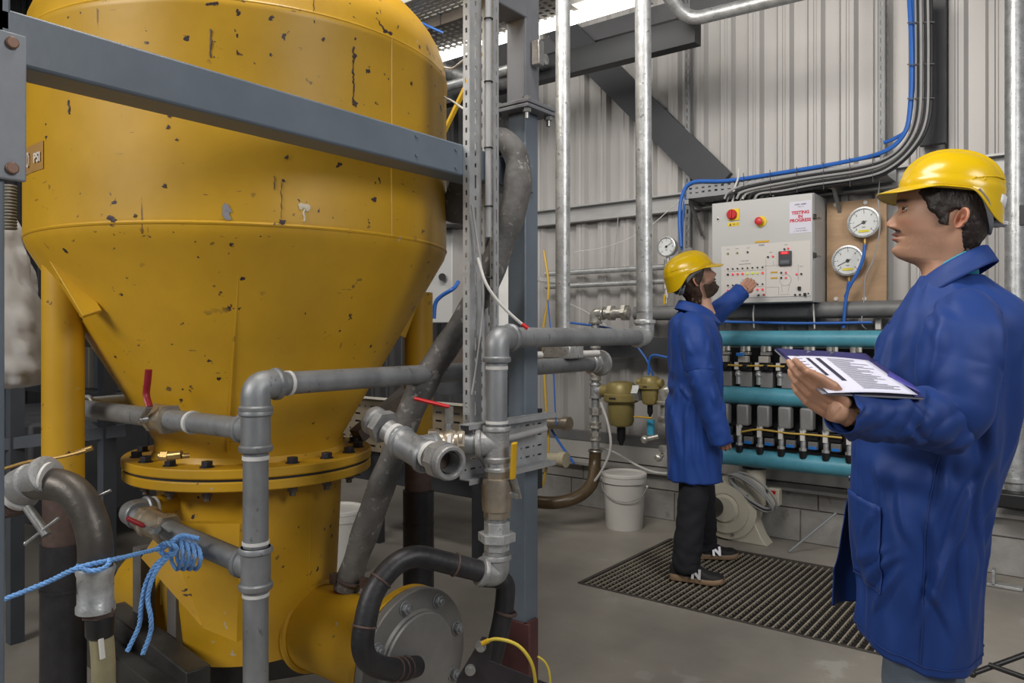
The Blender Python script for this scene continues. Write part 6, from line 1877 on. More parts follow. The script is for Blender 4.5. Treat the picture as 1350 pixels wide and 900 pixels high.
class Warp:                                 # shortens the lower face and lengthens the front of the head
    def __init__(s, Mx, kz=.87, kx=1.24): s.M = Mx; s.kz = kz; s.kx = kx
    def __matmul__(s, v):
        x, y, z = v
        z2 = .033 + (z - .033) * s.kz if z < .033 else z
        x2 = x * (1 + (s.kx - 1) * sst(.0, .06, x) * sst(-.16, -.11, z))
        return s.M @ V((x2, y, z2))
def build_head(body, root, Mh, spec):
    Mh = Warp(Mh)
    tone, dark = spec['tone'], spec['hair']
    zs, ph = head_rows(), phis()
    n = len(ph)
    def col(p):
        x, y, z = p
        c = tone
        front = sst(.02, .05, x)
        red = mixc(tone, (tone[0] * 1.05, tone[1] * .62, tone[2] * .55), 1)
        c = mixc(c, red, .35 * front * (ga(y, 0, .018) * ga(z, -.014, .012)) + .28 * ga(abs(y), .045, .018) * ga(z, -.008, .018) * front)
        ay = abs(y)
        lip = front * max(math.exp(-abs(y / .0235) ** 4) * ga(z, -.0425, .0048), math.exp(-abs(y / .0205) ** 4) * ga(z, -.0565, .0055))
        c = mixc(c, spec['lip'], min(1, 1.1 * lip))
        c = mixc(c, (.05, .015, .012), .8 * front * math.exp(-abs(y / .022) ** 4) * ga(z, -.0492, .0014))
        nst = max(ga(y, .0075, .0035), ga(y, -.0075, .0035)) * ga(z, -.0265, .0022) * front * sst(.096, .104, x)
        c = mixc(c, (.03, .012, .01), nst)
        nz = .5 + .5 * noise.noise(V((x * 300, y * 300, z * 120)))
        brow = front * sst(.008, .016, ay) * sst(.060, .048, ay) * ga(z, .0530 - .10 * max(0, ay - .038), .0048)
        c = mixc(c, dark, min(1, brow * 1.25 * (.7 + .5 * nz)))
        mus = front * sst(.034, .020, ay) * ga(z, -.0335 - .14 * max(0, ay - .012), .0058) * (1 - .45 * ga(y, 0, .004))
        c = mixc(c, dark, min(1, mus * spec['mus'] * (.55 + .7 * nz)))
        st = sst(-.020, -.045, z) * sst(-.020, .01, x) * sst(-.135, -.115, z)
        st *= 1 - .75 * front * math.exp(-(ay / .03) ** 4) * sst(-.072, -.060, z)
        bd = spec['beard'] * st * (.5 + .6 * nz)
        side = sst(.000, .012, x) * sst(.040, .022, x) * sst(-.05, -.01, z) * sst(.04, .02, z)
        bd = max(bd, spec['side'] * side * (.5 + .6 * nz))
        chin = front * ga(y, 0, .014) * ga(z, -.071, .006)
        bd = max(bd, spec['goatee'] * chin * nz * 1.2)
        c = mixc(c, dark, min(1, bd))
        return c
    vs = [head_point(z, a, spec) for z in zs for a in ph]
    fs = [(i * n + j, i * n + (j + 1) % n, (i + 1) * n + (j + 1) % n, (i + 1) * n + j) for i in range(len(zs) - 1) for j in range(n)]
    fs.append(tuple((len(zs) - 1) * n + j for j in range(n)))
    body.put(vs, fs, col, Mh)
    for side in (1, -1):
        ev, ef = ear_mesh(side)
        ec = mixc(tone, (tone[0] * 1.15, tone[1] * .72, tone[2] * .66), .55)
        body.put(ev, ef, lambda p: mixc(ec, (.08, .03, .02), .75 * ga(p.x, -.013, .008) * ga(p.z, -.006, .010) * ga(abs(p.y), .072, .006)), Mh)  # shade of the ear hollow put into the vertex colour
    # eyes and lids
    look = spec['look']
    eb = Body()
    for sy in (1, -1):
        c = V((.0745, sy * .031, .0325)); R = .0122
        d = V((math.cos(look[1]) * math.cos(look[0]), math.sin(look[0]) * math.cos(look[1]), math.sin(look[1])))
        t = MB().ball(c, R, 40)
        def ecol(p, c=c, d=d):
            a = math.degrees(math.acos(max(-1, min(1, (p - c).normalized().dot(d)))))
            if a < 11: return (.006, .005, .005)
            if a < 30: return (.03, .014, .007)
            return (.42, .37, .34)
        eb.put(t.v, t.f, ecol, Mh)
        for up_, lim in ((1, math.radians(20 + spec.get('open', 0))), (-1, math.radians(23))):
            lv, lf = [], []; na, ne_ = 24, 8
            for i in range(ne_ + 1):
                el = lim + (PI * .52 - lim) * i / ne_
                for j in range(na + 1):
                    az = -1.25 + 2.5 * j / na
                    e2 = el if i else lim * (1 - .85 * (abs(az) / 1.25) ** 2.2)
                    rr = R * (1.10 if i else 1.05) + (.0012 if i == 1 else 0)
                    lv.append(c + V((math.cos(az) * math.cos(e2), math.sin(az) * math.cos(e2) * 1.12, up_ * math.sin(e2))) * rr)
            for i in range(ne_):
                for j in range(na):
                    q = (i * (na + 1) + j, i * (na + 1) + j + 1, (i + 1) * (na + 1) + j + 1, (i + 1) * (na + 1) + j)
                    lf.append(q)
            k0 = na + 1
            body.put(lv, lf, lambda p, lv=lv, k0=k0, up_=up_: (.03, .015, .012) if up_ > 0 and min((p - q).length for q in lv[:k0]) < .0007 else mixc(tone, (tone[0] * .9, tone[1] * .7, tone[2] * .65), .3), Mh)
    eb.finish('eyes', EYEM, root)
    # hair cap
    hm = MB(); hv, keep = [], []
    for z in zs:
        for a in ph:
            p = head_point(z, a, spec)
            r_ = V((p.x, p.y, max(0, p.z - .02) * 1.2)).normalized()
            clump = noise.noise(V((p.x * 60, p.y * 60, p.z * 24))) * .0035 + noise.noise(V((p.x * 160, p.y * 160, p.z * 50))) * .0018
            m_ = spec['hairmask'](p)
            hv.append(p + r_ * (-.004 + (spec['thick'] + .004) * min(1, m_ * 1.6) ** .6 + clump * sst(.1, .8, m_)))
            keep.append(m_ > .004)
    hf = [f for f in fs[:-1] if any(keep[i] for i in f)]
    hm.add([Mh @ v for v in hv], hf)
    rnd = random.Random(spec['seed'])
    for (x, z, dx, dz, L, r0) in spec['tufts']:
        for sy in (1, -1):
            for q in range(3):
                # find surface point near (x, z) on this side
                best = min((head_point(z, a, spec) for a in ph if math.sin(a) * sy > 0), key=lambda p: abs(p.x - x))
                b0_ = best + V((rnd.uniform(-.005, .005), sy * .003, rnd.uniform(-.004, .004)))
                b1_ = b0_ + V((dx * L + rnd.uniform(-.003, .003), sy * .004, dz * L))
                mid = (b0_ + b1_) / 2 + V((rnd.uniform(-.003, .003), sy * .005, 0))
                pts = smooth_path([b0_, mid, b1_], 4)
                hm.tube([Mh @ p for p in pts], [r0 * (1 - .9 * (i / (len(pts) - 1)) ** 1.5) for i in range(len(pts))], 6)
    # remove unused vertices of the cap
    used = sorted({i for f in hm.f for i in f}); mp_ = {o_: i for i, o_ in enumerate(used)}
    hm.v = [hm.v[i] for i in used]; hm.f = [tuple(mp_[i] for i in f) for f in hm.f]
    hm.build('hair', spec['hairmat'], root, local=True, smooth=60)

def build_helmet(root, Mh, k=1.0, sticker=True):
    hp_ = thing_local('safety_helmet', root)
    NA, NR = 96, 26
    xf, xb, hy, zt_, ze = .128 * k, .132 * k, .112 * k, .182, .072
    vs = []
    def edge(a):
        back = sst(.10, -.85, math.cos(a))
        side = math.exp(-((abs(math.sin(a)) - 1) / .25) ** 2)
        return ze + .006 * side - .062 * sst(-.25, -.95, math.cos(a)) * 1.0, back
    def dome(r, a):
        c, s_ = math.cos(a), math.sin(a)
        ez, back = edge(a)
        t = min(r, 1.0) * PI / 2
        rad = math.sin(t) ** .92
        x = (xf if c > 0 else xb) * spow(c, .95) * rad; y = hy * spow(s_, .95) * rad
        z = ze + (zt_ - ze) * math.cos(t) ** .88
        # lower skirt
        if r > 1.0:
            q = (r - 1.0) / .25
            z = ze + (ez - ze) * q
            x *= 1 + .05 * q; y *= 1 + .05 * q
        return V((x, y, z))
    rs = [i / NR for i in range(NR + 1)] + [1.06, 1.12, 1.18, 1.25]
    for r in rs:
        for j in range(NA):
            a = 2 * PI * j / NA
            p = dome(r, a)
            nrm = V((p.x / xf ** 2, p.y / hy ** 2, max(0, p.z - ze) / (zt_ - ze) ** 2)).normalized()
            # central raised ridge and two front ribs
            w_ = .034 - .008 * (p.x / .13)
            m_ = sst(w_, w_ - .008, abs(p.y)) * sst(ze + .012, ze + .05, p.z) * .0045
            m_ += .003 * ga(abs(p.y), w_ + .022, .005) * sst(ze + .02, ze + .06, p.z) * sst(-.02, .05, p.x)
            m_ += .0035 * sst(ze + .030, ze + .022, p.z) * sst(-.1, .1, r - .5)
            vs.append(p + nrm * m_)
    # brim rows
    nb_ = 7
    for i in range(1, nb_ + 1):
        q = i / nb_
        for j in range(NA):
            a = 2 * PI * j / NA
            p = dome(1.25, a)
            c = math.cos(a)
            fr = sst(.15, .80, c)
            ext = .007 + .040 * fr
            out = V((math.cos(a), math.sin(a), 0))
            dn_ = -.004 * q - .015 * fr * q ** 1.3 + .004 * (1 - fr) * 0
            vs.append(p + out * ext * q + V((0, 0, dn_ - .010 * fr * abs(math.sin(a)) * q)))
    rows = len(rs) + nb_
    fs = [(i * NA + j, i * NA + (j + 1) % NA, (i + 1) * NA + (j + 1) % NA, (i + 1) * NA + j) for i in range(rows - 1) for j in range(NA)]
    m = MB().add([Mh @ v for v in vs], fs)
    m.build('helmet_shell', HELM, hp_, local=True, smooth=60, solid=.0028)
    # side slots and fold lines
    m = MB()
    for sy in (1, -1):
        for x0 in (-.030, -.052):
            pts = []
            for q in range(5):
                x = x0 - .004 * q; z = ze + .006 + .007 * q
                y = hy * math.sqrt(max(0, 1 - (x / xb) ** 2)) * (1 - .06 * (z - ze) / .05) + .0045
                pts.append(Mh @ V((x, sy * y, z)))
            m.tube(pts, .0022, 8)
        pts = []
        for q in range(15):
            x = -.035 - .085 * q / 14; z = ze + .026 + .018 * math.sin(q / 14 * PI * .6)
            y = hy * math.sqrt(max(0, 1 - (x / (xb * .99)) ** 2)) * math.sqrt(max(0, 1 - ((z - ze) / (zt_ - ze)) ** 2)) + .004
            pts.append(Mh @ V((x, sy * y, z)))
        m.tube(pts, .0016, 6)
    m.build('shell_rib', HELM, hp_, local=True)
    # harness band
    m = MB(); bv = []; nb2 = 60
    for i in range(nb2 + 1):
        a = math.radians(25) + (2 * PI - math.radians(50)) * i / nb2
        c, s_ = math.cos(a), math.sin(a)
        back = sst(.05, -1.0, c)
        zt2 = ze + .010 - .035 * back; zb2 = zt2 - .022 - .010 * back - .045 * sst(-.7, -1.0, c)
        rx, ry = (.095 * k, .088 * k)
        kx = 1.0 - .05 * back
        bv += [V((rx * c * kx, ry * s_, zt2)), V((rx * c * kx * .985, ry * s_ * .99, zb2))]
    m.add([Mh @ v for v in bv], [(2 * i, 2 * i + 2, 2 * i + 3, 2 * i + 1) for i in range(nb2)])
    m.build('head_band', HBAND, hp_, local=True, solid=.002)
    m = MB()
    for sy in (1, -1):
        m.tube([Mh @ p for p in smooth_path([V((-.055, sy * .092, ze + .004)), V((-.080, sy * .080, ze - .022)), V((-.098, sy * .050, ze - .060)), V((-.102, sy * .020, ze - .082)), V((-.102, 0, ze - .086))], 6)], .0105, 12, flat=.3)
    m.build('nape_strap', HBAND, hp_, local=True)
    m = MB(); m.box((0, 0, 0), (.045, .05, .010)); m.v = [Mh @ (v + V((-.118, .0, ze - .062))) for v in m.v]
    m.build('adjuster_tab', M('milky_plastic', (.55, .56, .60), .4), hp_, local=True, bevel=.002)
    if sticker:
        m = MB(); sv = []
        for i in range(7):
            a = math.radians(150 + i * 8)
            for z in (ze - .030, ze + .004):
                p = V((xb * math.cos(a) * 1.065, hy * math.sin(a) * 1.065, z)); sv.append(p)
        m.add([Mh @ v for v in sv], [(2 * i, 2 * i + 2, 2 * i + 3, 2 * i + 1) for i in range(6)])
        m.build('white_sticker', M('sticker_white', (.6, .6, .62), .4), hp_, local=True, solid=.0012)
def thing_local(name, root):
    o = bpy.data.objects.new(name, None); COL.objects.link(o); o.parent = root; o.empty_display_size = .05
    return o

def loc_solver(root_xy, psi):
    fx = V((math.cos(psi), math.sin(psi), 0)); fy = V((-math.sin(psi), math.cos(psi), 0)); R0_ = V((root_xy.x, root_xy.y, 0))
    def L(px, py, yl=0.0):
        d = P(px, py, 1.0) - V((0, 0, H))
        o = V((0, 0, H))
        k = (yl - (o - R0_).dot(fy)) / d.dot(fy)
        q = o + d * k - R0_
        return V((q.dot(fx), yl, q.z))
    def Lz(px, py, Z):
        q = P(px, py, Z) - R0_
        return V((q.dot(fx), q.dot(fy), q.z))
    return L, Lz

def shoe(root, c, yaw, sole_m, up_m, logo=True, s=1.0):
    # trainer pointing along local x
    R_ = Matrix.Rotation(yaw, 3, 'Z')
    t = bpy.data.objects.new('shoe', None); COL.objects.link(t); t.parent = root; t.empty_display_size = .05
    sole = MB(); nn = 40; ring = []
    def wid(u): return (.034 + .016 * sst(.35, .72, u)) * (math.sqrt(max(0, 1 - ((u - .84) / .16) ** 2)) if u > .84 else 1) * (math.sqrt(max(0.0, 1 - ((.10 - u) / .10) ** 2)) if u < .10 else 1)
    us = [0.0, .01, .03, .06, .10] + [.10 + .74 * i / 16 for i in range(1, 17)] + [.88, .92, .95, .975, .99, 1.0]
    Ls = .295 * s
    outl = [(u * Ls - .08, wid(u) * s) for u in us] + [(u * Ls - .08, -wid(u) * s) for u in us[::-1]]
    vs = []; n = len(outl)
    for z, k in ((0, .95), (.006, 1.03), (.022, 1.04), (.028, .98)):
        for x, y in outl:
            toe = .010 * sst(.14, .215, x)
            vs.append(c + R_ @ V((x * (1 if k > 1 else .995), y * k, z + toe + (.006 if z > .02 and x < .0 else 0))))
    fs = [tuple(range(n))[::-1], tuple(3 * n + j for j in range(n))] + [(i * n + j, i * n + (j + 1) % n, (i + 1) * n + (j + 1) % n, (i + 1) * n + j) for i in range(3) for j in range(n)]
    sole.add(vs, fs); sole.build('sole', sole_m, t, local=True, smooth=50)
    upm = MB(); vs = []; rows = 26; na = 24
    for i in range(rows + 1):
        u = i / rows
        x = u * Ls * .985 - .077
        top = interp([(0, .085), (.08, .098), (.25, .100), (.38, .098), (.55, .082), (.72, .062), (.88, .052), (.97, .036), (1.0, .026)], u)[0] * s
        w_ = max(.004, wid(min(.985, max(.015, u))) * s * .98)
        for j in range(na):
            a = PI * j / (na - 1)
            yy = w_ * spow(math.cos(a), .8) * (1 - .25 * math.sin(a) * sst(.6, .2, u)); zz_ = .022 + (top - .022) * math.sin(a) ** .75
            vs.append(c + R_ @ V((x, yy, zz_ + .010 * sst(.14, .215, x))))
    fs = [(i * na + j, i * na + j + 1, (i + 1) * na + j + 1, (i + 1) * na + j) for i in range(rows) for j in range(na - 1)] + [tuple(range(na)), tuple(rows * na + j for j in range(na))[::-1]]
    upm.add(vs, fs); upm.build('upper', up_m, t, local=True, smooth=60)
    lc = MB()
    for i in range(6):
        x = .045 + i * .019; zt_ = .100 - .008 * i - .0003 * i * i
        lc.tube([c + R_ @ V((x, y, zt_ - 6 * y * y + .001)) for y in (-.022, -.012, 0, .012, .022)], .003, 6)
    lc.build('laces', BLKC, t, local=True)
    if logo:
        for sy in (-1, 1):
            lg = MB()
            q0 = c + R_ @ V((.072, sy * .0485 * s, .050)); exx = R_ @ V((1 if sy < 0 else -1, 0, 0)); 
            text_mesh(lg, 'N', q0, exx, V((0, 0, 1)) * .95 + R_ @ V((0, -sy * .30, 0)), .066, bold=.004, off=.004)
            lg.build('silver_letter', M('reflective_silver', (.50, .50, .52), .35, .4), t, local=True, smooth=0)
    return t

# ---------------------------------------------------------------- near worker
psi1 = TH + math.radians(145)
base1 = P(1262, 440, 1.97); base1.z = 0
man1 = thing('person', 'person at right in yellow helmet and blue coat holding a clipboard and looking left', 'person', base1, rz=psi1)
L1, Z1 = loc_solver(base1, psi1)
hc = L1(1247, 296, 0.0)
Mh1 = Matrix.Translation(hc) @ Matrix.Rotation(math.radians(9), 4, 'Z') @ Matrix.Rotation(math.radians(-6), 4, 'Y')
def hm1(p):
    x, y, z = p; ay = abs(y)
    ear = 1 if ay < .045 else sst(.75, 1.25, ((x + .016) / .017) ** 2 + ((z - .001) / .030) ** 2)       # ear opening
    front_lim = interp([(-.10, -.056), (-.07, -.044), (-.035, -.036), (-.022, -.030), (-.014, .012), (.002, .018), (.014, .026), (.026, .036), (.05, .044), (.070, .056), (.082, .066), (.09, .2)], z)[0]
    m = sst(front_lim + .006 + .003 * noise.noise(V((x * 90, z * 140, 0))), front_lim - .010, x) * ear
    m *= sst(-.106, -.080, z)
    return m * (1.0 if ay > .01 or x < 0 or z > .07 else 1)
spec1 = dict(tone=(.45, .25, .16), hair=(.020, .012, .010), lip=(.34, .115, .10), mus=2.2, beard=.30, side=.35, goatee=.8, look=(.55, .10), open=4, hairmask=hm1, thick=.0085, seed=2,
             tufts=[(-.052, -.078, -.1, -1, .018, .004), (-.062, -.084, -.2, -1, .020, .004)], hairmat=HAIRM)
b1 = Body()
build_head(b1, man1, Mh1, spec1)
build_helmet(man1, Mh1 @ Matrix.Translation((.006, 0, .006)) @ Matrix.Rotation(math.radians(-4), 4, 'Y'), .915)

# under-body so that the figure is whole
def plain(c): return lambda p: c
def under(body, spec, pts_list):
    mb = MB()
    for keys, n in pts_list:
        pts, rr = limb_path(keys, 6)
        mb.tube(pts, rr, n)
    body.put(mb.v, mb.f, plain(spec['tone']))
rings1 = [(.50, .092, .0, .146, .190, 2.1), (.67, .086, 0, .150, .190, 2.1), (.83, .086, 0, .162, .190, 2.15), (.95, .076, 0, .170, .186, 2.2), (1.08, .056, 0, .186, .184, 2.2), (1.24, .022, 0, .182, .188, 2.2),
          (1.33, .006, 0, .170, .190, 2.15), (1.385, -.006, 0, .152, .178, 2.1), (1.425, -.004, 0, .128, .145, 2.05), (1.46, .008, 0, .098, .104, 2.0), (1.49, .018, 0, .074, .076, 2.0)]
def gap1(z):
    lo = sst(1.00, .50, z)
    top = sst(1.36, 1.50, z)
    return (.03 - .30 * 0 + .18 * lo + .40 * top, .03 + .02 * lo + .40 * top)
def px_seg(a, b, c, d, w_, h_):              # stroke named by where it runs on the near side of the coat
    def m(px, py):
        z = 1.34 - (py - 440) * .00180
        cx, cy, hx, hy, ne = interp(rings1, z)
        u = max(-.98, min(.98, ((1262 - px) * .00169 - cx) / hx))
        return math.acos(u) * .175, z
    (x0, y0), (x1, y1) = m(a, b), m(c, d)
    return (x0, y0, x1, y1, w_, h_)
SEG1 = [px_seg(*s_) for s_ in ((1250, 602, 1236, 700, .013, .012), (1236, 690, 1240, 800, .014, .013), (1262, 705, 1225, 860, .012, .012), (1165, 625, 1178, 700, .010, .008), (1140, 610, 1136, 690, .010, .008),
    (1130, 770, 1190, 735, .011, .010), (1150, 800, 1200, 745, .012, .011), (1165, 850, 1196, 760, .011, .009), (1290, 640, 1262, 720, .012, .012), (1305, 600, 1296, 760, .014, .012), (1280, 720, 1276, 850, .012, .010),
    (1142, 730, 1175, 690, .009, .007), (1200, 640, 1215, 730, .010, .008), (1300, 520, 1310, 610, .014, .012), (1230, 780, 1262, 850, .010, .009), (1160, 480, 1150, 540, .010, .008), (1190, 430, 1165, 520, .011, .009), (1178, 410, 1150, 470, .010, .009))]
cv, cf, cn, cr = coat_body(rings1, gap1, 190, .0062, .0045, 1.3, .0070, segs=SEG1,
    creases=((.55, 1.30, .5, .14, .006, 16, 25), (PI * .5, 1.02, .7, .07, .008, 3, 60), (.35, .62, .4, .2, .007, 14, 10), (2.6, 1.0, .5, .25, .009, 10, 20)))
# lower right front flap swings forward of the left one
for i in range(cr + 1):
    for j in range(cn):
        v = cv[i * cn + j]
        k = sst(.98, .62, v.z)
        e = sst(cn - 32, cn - 1, j)
        v.x += .075 * k * e; v.y += -.02 * k * e
        if j < 12: v.y += .010 * k * (1 - j / 12)
        v.z += .060 * sst(.0, .26, v.x) * sst(.75, .50, v.z)
ct1 = MB().add(cv, cf)
coat1 = ct1.build('work_coat', COAT, man1, local=True, smooth=75, solid=.003)

# left sleeve (nearest the camera) and right sleeve
SH = V((-.025, .172, 1.340))
EL = L1(1254, 553, .235)
WR = Z1(1112, 544, 1.66)
KN = Z1(1056, 502, 1.66)
sl = MB()
keys = [(SH + V((.0, -.085, .045)), .070), (SH + V((0, -.045, .026)), .080), (SH + V((0, .004, -.025)), .088), (SH.lerp(EL, .45), .089), (SH.lerp(EL, .82) + V((-.006, 0, 0)), .078), (EL + V((.018, .0, -.004)), .073),
        (EL.lerp(WR, .28), .067), (EL.lerp(WR, .55), .060), (EL.lerp(WR, .85), .052), (WR + (WR - EL).normalized() * .006, .0485)]
cloth_limb(sl, keys, 110, 22, .0050, 3.1, folds=[(.47, .10, 0.0, 1.6, .004, 60)], segs=random_segs(11, .10, .33, 9, .15, (.010, .015), (.006, .010), (1.0, 1.45)) + random_segs(5, .33, .50, 12, .10, (.008, .012), (.005, .008), (.1, .9)) + random_segs(8, .50, .72, 10, .09, (.007, .011), (.005, .008), (.2, 1.1)))
slo = sl.build('left_sleeve', COAT, coat1, local=True, smooth=75, solid=.003)
# right arm bent behind
SHr = V((-.025, -.172, 1.34)); ELr = V((-.03, -.225, 1.09)); WRr = V((.03, -.235, .86))
sl = MB()
keys = [(SHr + V((0, .075, .03)), .078), (SHr + V((0, .02, .006)), .090), (SHr.lerp(ELr, .3), .092), (SHr.lerp(ELr, .8), .080), (ELr, .078), (ELr.lerp(WRr, .4), .068), (WRr, .056)]
cloth_limb(sl, keys, 48, 10, .005, 7.7, folds=[(.36, .10, 0, 2, .006, 60)])
sl.build('right_sleeve', COAT, coat1, local=True, smooth=75, solid=.003)
# pocket on the left front, button placket, seams
def on_coat(q, z, off=.006, rings=rings1):
    cx, cy, hx, hy, ne = interp(rings, z)
    c, s_ = math.cos(q), math.sin(q)
    x = hx * spow(c, 2 / ne); y = hy * spow(s_, 2 / ne)
    # nearest built vertex for true cloth surface
    fi = max(0.0, min(cr - 1.001, (z - rings[0][0]) / (rings[-1][0] - rings[0][0]) * cr))
    g0, g1 = gap1(z)
    fj = max(0.0, min(cn - 1.001, (q - g0) / (2 * PI - g0 - g1) * (cn - 1)))
    i, j = int(fi), int(fj); a, b = fi - i, fj - j
    p = cv[i * cn + j] * (1 - a) * (1 - b) + cv[(i + 1) * cn + j] * a * (1 - b) + cv[i * cn + j + 1] * (1 - a) * b + cv[(i + 1) * cn + j + 1] * a * b
    nn_ = V((x, y, 0)).normalized()
    return p + nn_ * off
pk = MB(); pv = []; a0_, a1_, z0_, z1_ = .42, 1.18, .70, .925
NI, NJ = 16, 18
for i in range(NI + 1):
    for j in range(NJ + 1):
        q = a0_ + (a1_ - a0_) * j / NJ
        zt_ = z1_ - .020 * (j / NJ); zb_ = z0_ - .018 * (j / NJ)
        z = zb_ + (zt_ - zb_) * i / NI
        pv.append(on_coat(q, z, .0055 + .004 * (i / NI) ** 4))
pk.add(pv, [(i * (NJ + 1) + j, i * (NJ + 1) + j + 1, (i + 1) * (NJ + 1) + j + 1, (i + 1) * (NJ + 1) + j) for i in range(NI) for j in range(NJ)])
pk.build('pocket', COAT, coat1, local=True, smooth=75, solid=.003)
sm_ = MB()
sm_.tube([on_coat(q / 20 * (a1_ - a0_) + a0_, z1_ - .03 - .020 * q / 20, .0085) for q in range(21)], .0012, 6)
sm_.tube([on_coat(a1_, z0_ - .018 + (z1_ - z0_ - .002) * k / 16, .0075) for k in range(17)], .0014, 6)
sm_.tube([on_coat(a0_ + (a1_ - a0_) * k / 16, z0_ - .018 * k / 16, .0075) for k in range(17)], .0014, 6)
sm_.tube([on_coat(1.75, .52 + k * .02, .0035) for k in range(28)], .0014, 6)
sm_.tube([on_coat(.10 + (2 * PI - .4) * k / 140, .522, .0035) for k in range(141)], .0012, 6)
sm_.build('stitching', SEAM, coat1, local=True)
bt = MB()
for z in (1.30, 1.12, .94): 
    p = on_coat(.06, z, .004); bt.cyl(p, p + V((.004, 0, 0)), .009, n=16)
bt.split_build('button', M('dark_blue_button', (.01, .02, .08), .3), coat1, local=True)
# armhole seam ring
sm2 = MB(); pts = []
d = (SH.lerp(EL, .2) - SH).normalized()
ax = V((0.05, 1.0, -.55)).normalized(); aa, bb, _ = frame_of(ax)
for k in range(40):
    q = 2 * PI * k / 40
    pts.append(SH + V((0, -.005, .0)) + aa * math.cos(q) * .1 + bb * math.sin(q) * .1)
# collar
def collar(root_parent, cx, z0, r_in, lift, mat, front_gap=.62, h=.055, tilt=0.10, sy=1.0):
    vs = []; n = 60
    prof = [(.000, -.030), (.002, .000), (.003, .025), (.008, h * .86), (.014, h * .93), (.022, h * .82), (.032, h * .40), (.040, h * .02), (.044, -.008)]
    for i in range(n + 1):
        a = front_gap + (2 * PI - 2 * front_gap) * i / n
        c, s_ = math.cos(a), math.sin(a)
        fr = sst(.2, .95, c)
        for r_, z in prof:
            k = 1 + (.75 * fr if r_ > .03 else 0)
            R_ = r_in + r_ * k
            zz_ = z0 + z * (1 - .25 * fr) - (.022 * fr if r_ > .03 else 0) - tilt * R_ * c
            vs.append(V((cx + R_ * c * 1.05 + .01 * fr, R_ * s_ * sy, zz_)))
    m_ = len(prof)
    fs = [(i * m_ + j, i * m_ + j + 1, (i + 1) * m_ + j + 1, (i + 1) * m_ + j) for i in range(n) for j in range(m_ - 1)]
    return MB().add(vs, fs).build('collar', mat, root_parent, local=True, smooth=70, solid=.0025)
collar(coat1, .018, 1.468, .060, 0, COAT, .50, .056, .62)
# t-shirt neck
m = MB(); vs = []
for i in range(41):
    a = 2 * PI * i / 40
    for r_, z in ((.055, 1.522), (.057, 1.526), (.0595, 1.520), (.063, 1.45)):
        vs.append(V((.018 + r_ * math.cos(a) * 1.05, r_ * math.sin(a), z - .62 * r_ * math.cos(a))))
m.add(vs, [(i * 4 + j, i * 4 + j + 1, (i + 1) * 4 + j + 1, (i + 1) * 4 + j) for i in range(40) for j in range(3)])
m.build('t_shirt', cloth_mat('turquoise_cotton', (.02, .30, .45)), man1, local=True, solid=.002)
# jeans and boots
JEAN = M('grey_blue_denim', (.10, .125, .16), .85, 0, .12, 9, .3, 260)
tj = MB()
for sy in (1, -1):
    cloth_limb(tj, [(V((.06, sy * .072, .90)), .080), (V((.065, sy * .074, .75)), .086), (V((.08, sy * .082, .55)), .082), (V((.07, sy * .09, .30)), .088), (V((.06, sy * .09, .06)), .082)], 40, 10, .005, sy * 2.0)
tj.build('jeans', JEAN, man1, local=True, smooth=70)
for sy in (1, -1):
    shoe(man1, V((.05, sy * .09, 0)), sy * .1, M('dark_sole', (.02, .02, .02), .6), M('black_boot', (.02, .018, .016), .5), False)
# left hand under the board: palm up, thumb on the near edge
hx = (KN - WR).normalized(); WRh = WR + V((0, 0, .006))
hY = V(hx.cross(V((0, 0, 1)))); hY = -hY if hY.y < 0 else hY
hmb = hand_mesh(WRh + hx * .006 + V((0, 0, -.006)), hx + V((0, 0, -.04)), hY * .55 + V((0, 0, .80)), hY * .8 + V((0, 0, -.5)), [(8, 10, 8), (14, 22, 16), (22, 30, 20), (28, 34, 24)], ((.022, .026, -.002), (.058, .040, .004), (.092, .040, .004), (.120, .034, .000)), sc_=.94, spread=.5)
hv_, hf_ = remeshed(hmb, .0021, 5)
hand_tone = (.38, .20, .125)
b1.put(hv_, hf_, plain(hand_tone))
hmb2 = hand_mesh(WRr + V((.0, 0, -.01)), V((.15, 0, -1)), V((1, .2, 0)), V((0, -1, 0)), [(15, 25, 20)] * 4, ((.022, .026, -.004), (.055, .044, -.008), (.092, .046, -.020), (.120, .040, -.034)))
hv2, hf2 = remeshed(hmb2, .0026, 4)
b1.put(hv2, hf2, plain(hand_tone))
under(b1, spec1, [([(V((.06, 0, .85)), .12), (V((.045, 0, 1.1)), .12), (V((.0, 0, 1.30)), .10), (V((.012, 0, 1.42)), .048), (hc + V((-.0, 0, -.15)), .045)], 20),
                  ([(V((-.02, .10, 1.34)), .04), (SH + V((0, -.02, -.03)), .045), (EL, .036), (WR, .024), (WR + hx * .02, .024)], 16), ([(V((-.02, -.10, 1.34)), .04), (SHr + V((0, .02, -.03)), .045), (ELr, .042), (WRr, .026)], 16),
                  ([(V((.06, .075, .9)), .065), (V((.07, .085, .5)), .06), (V((.06, .09, .08)), .04)], 16), ([(V((.06, -.075, .9)), .065), (V((.07, -.085, .5)), .06), (V((.06, -.09, .08)), .04)], 16)])
b1.finish('body', SKIN, man1)
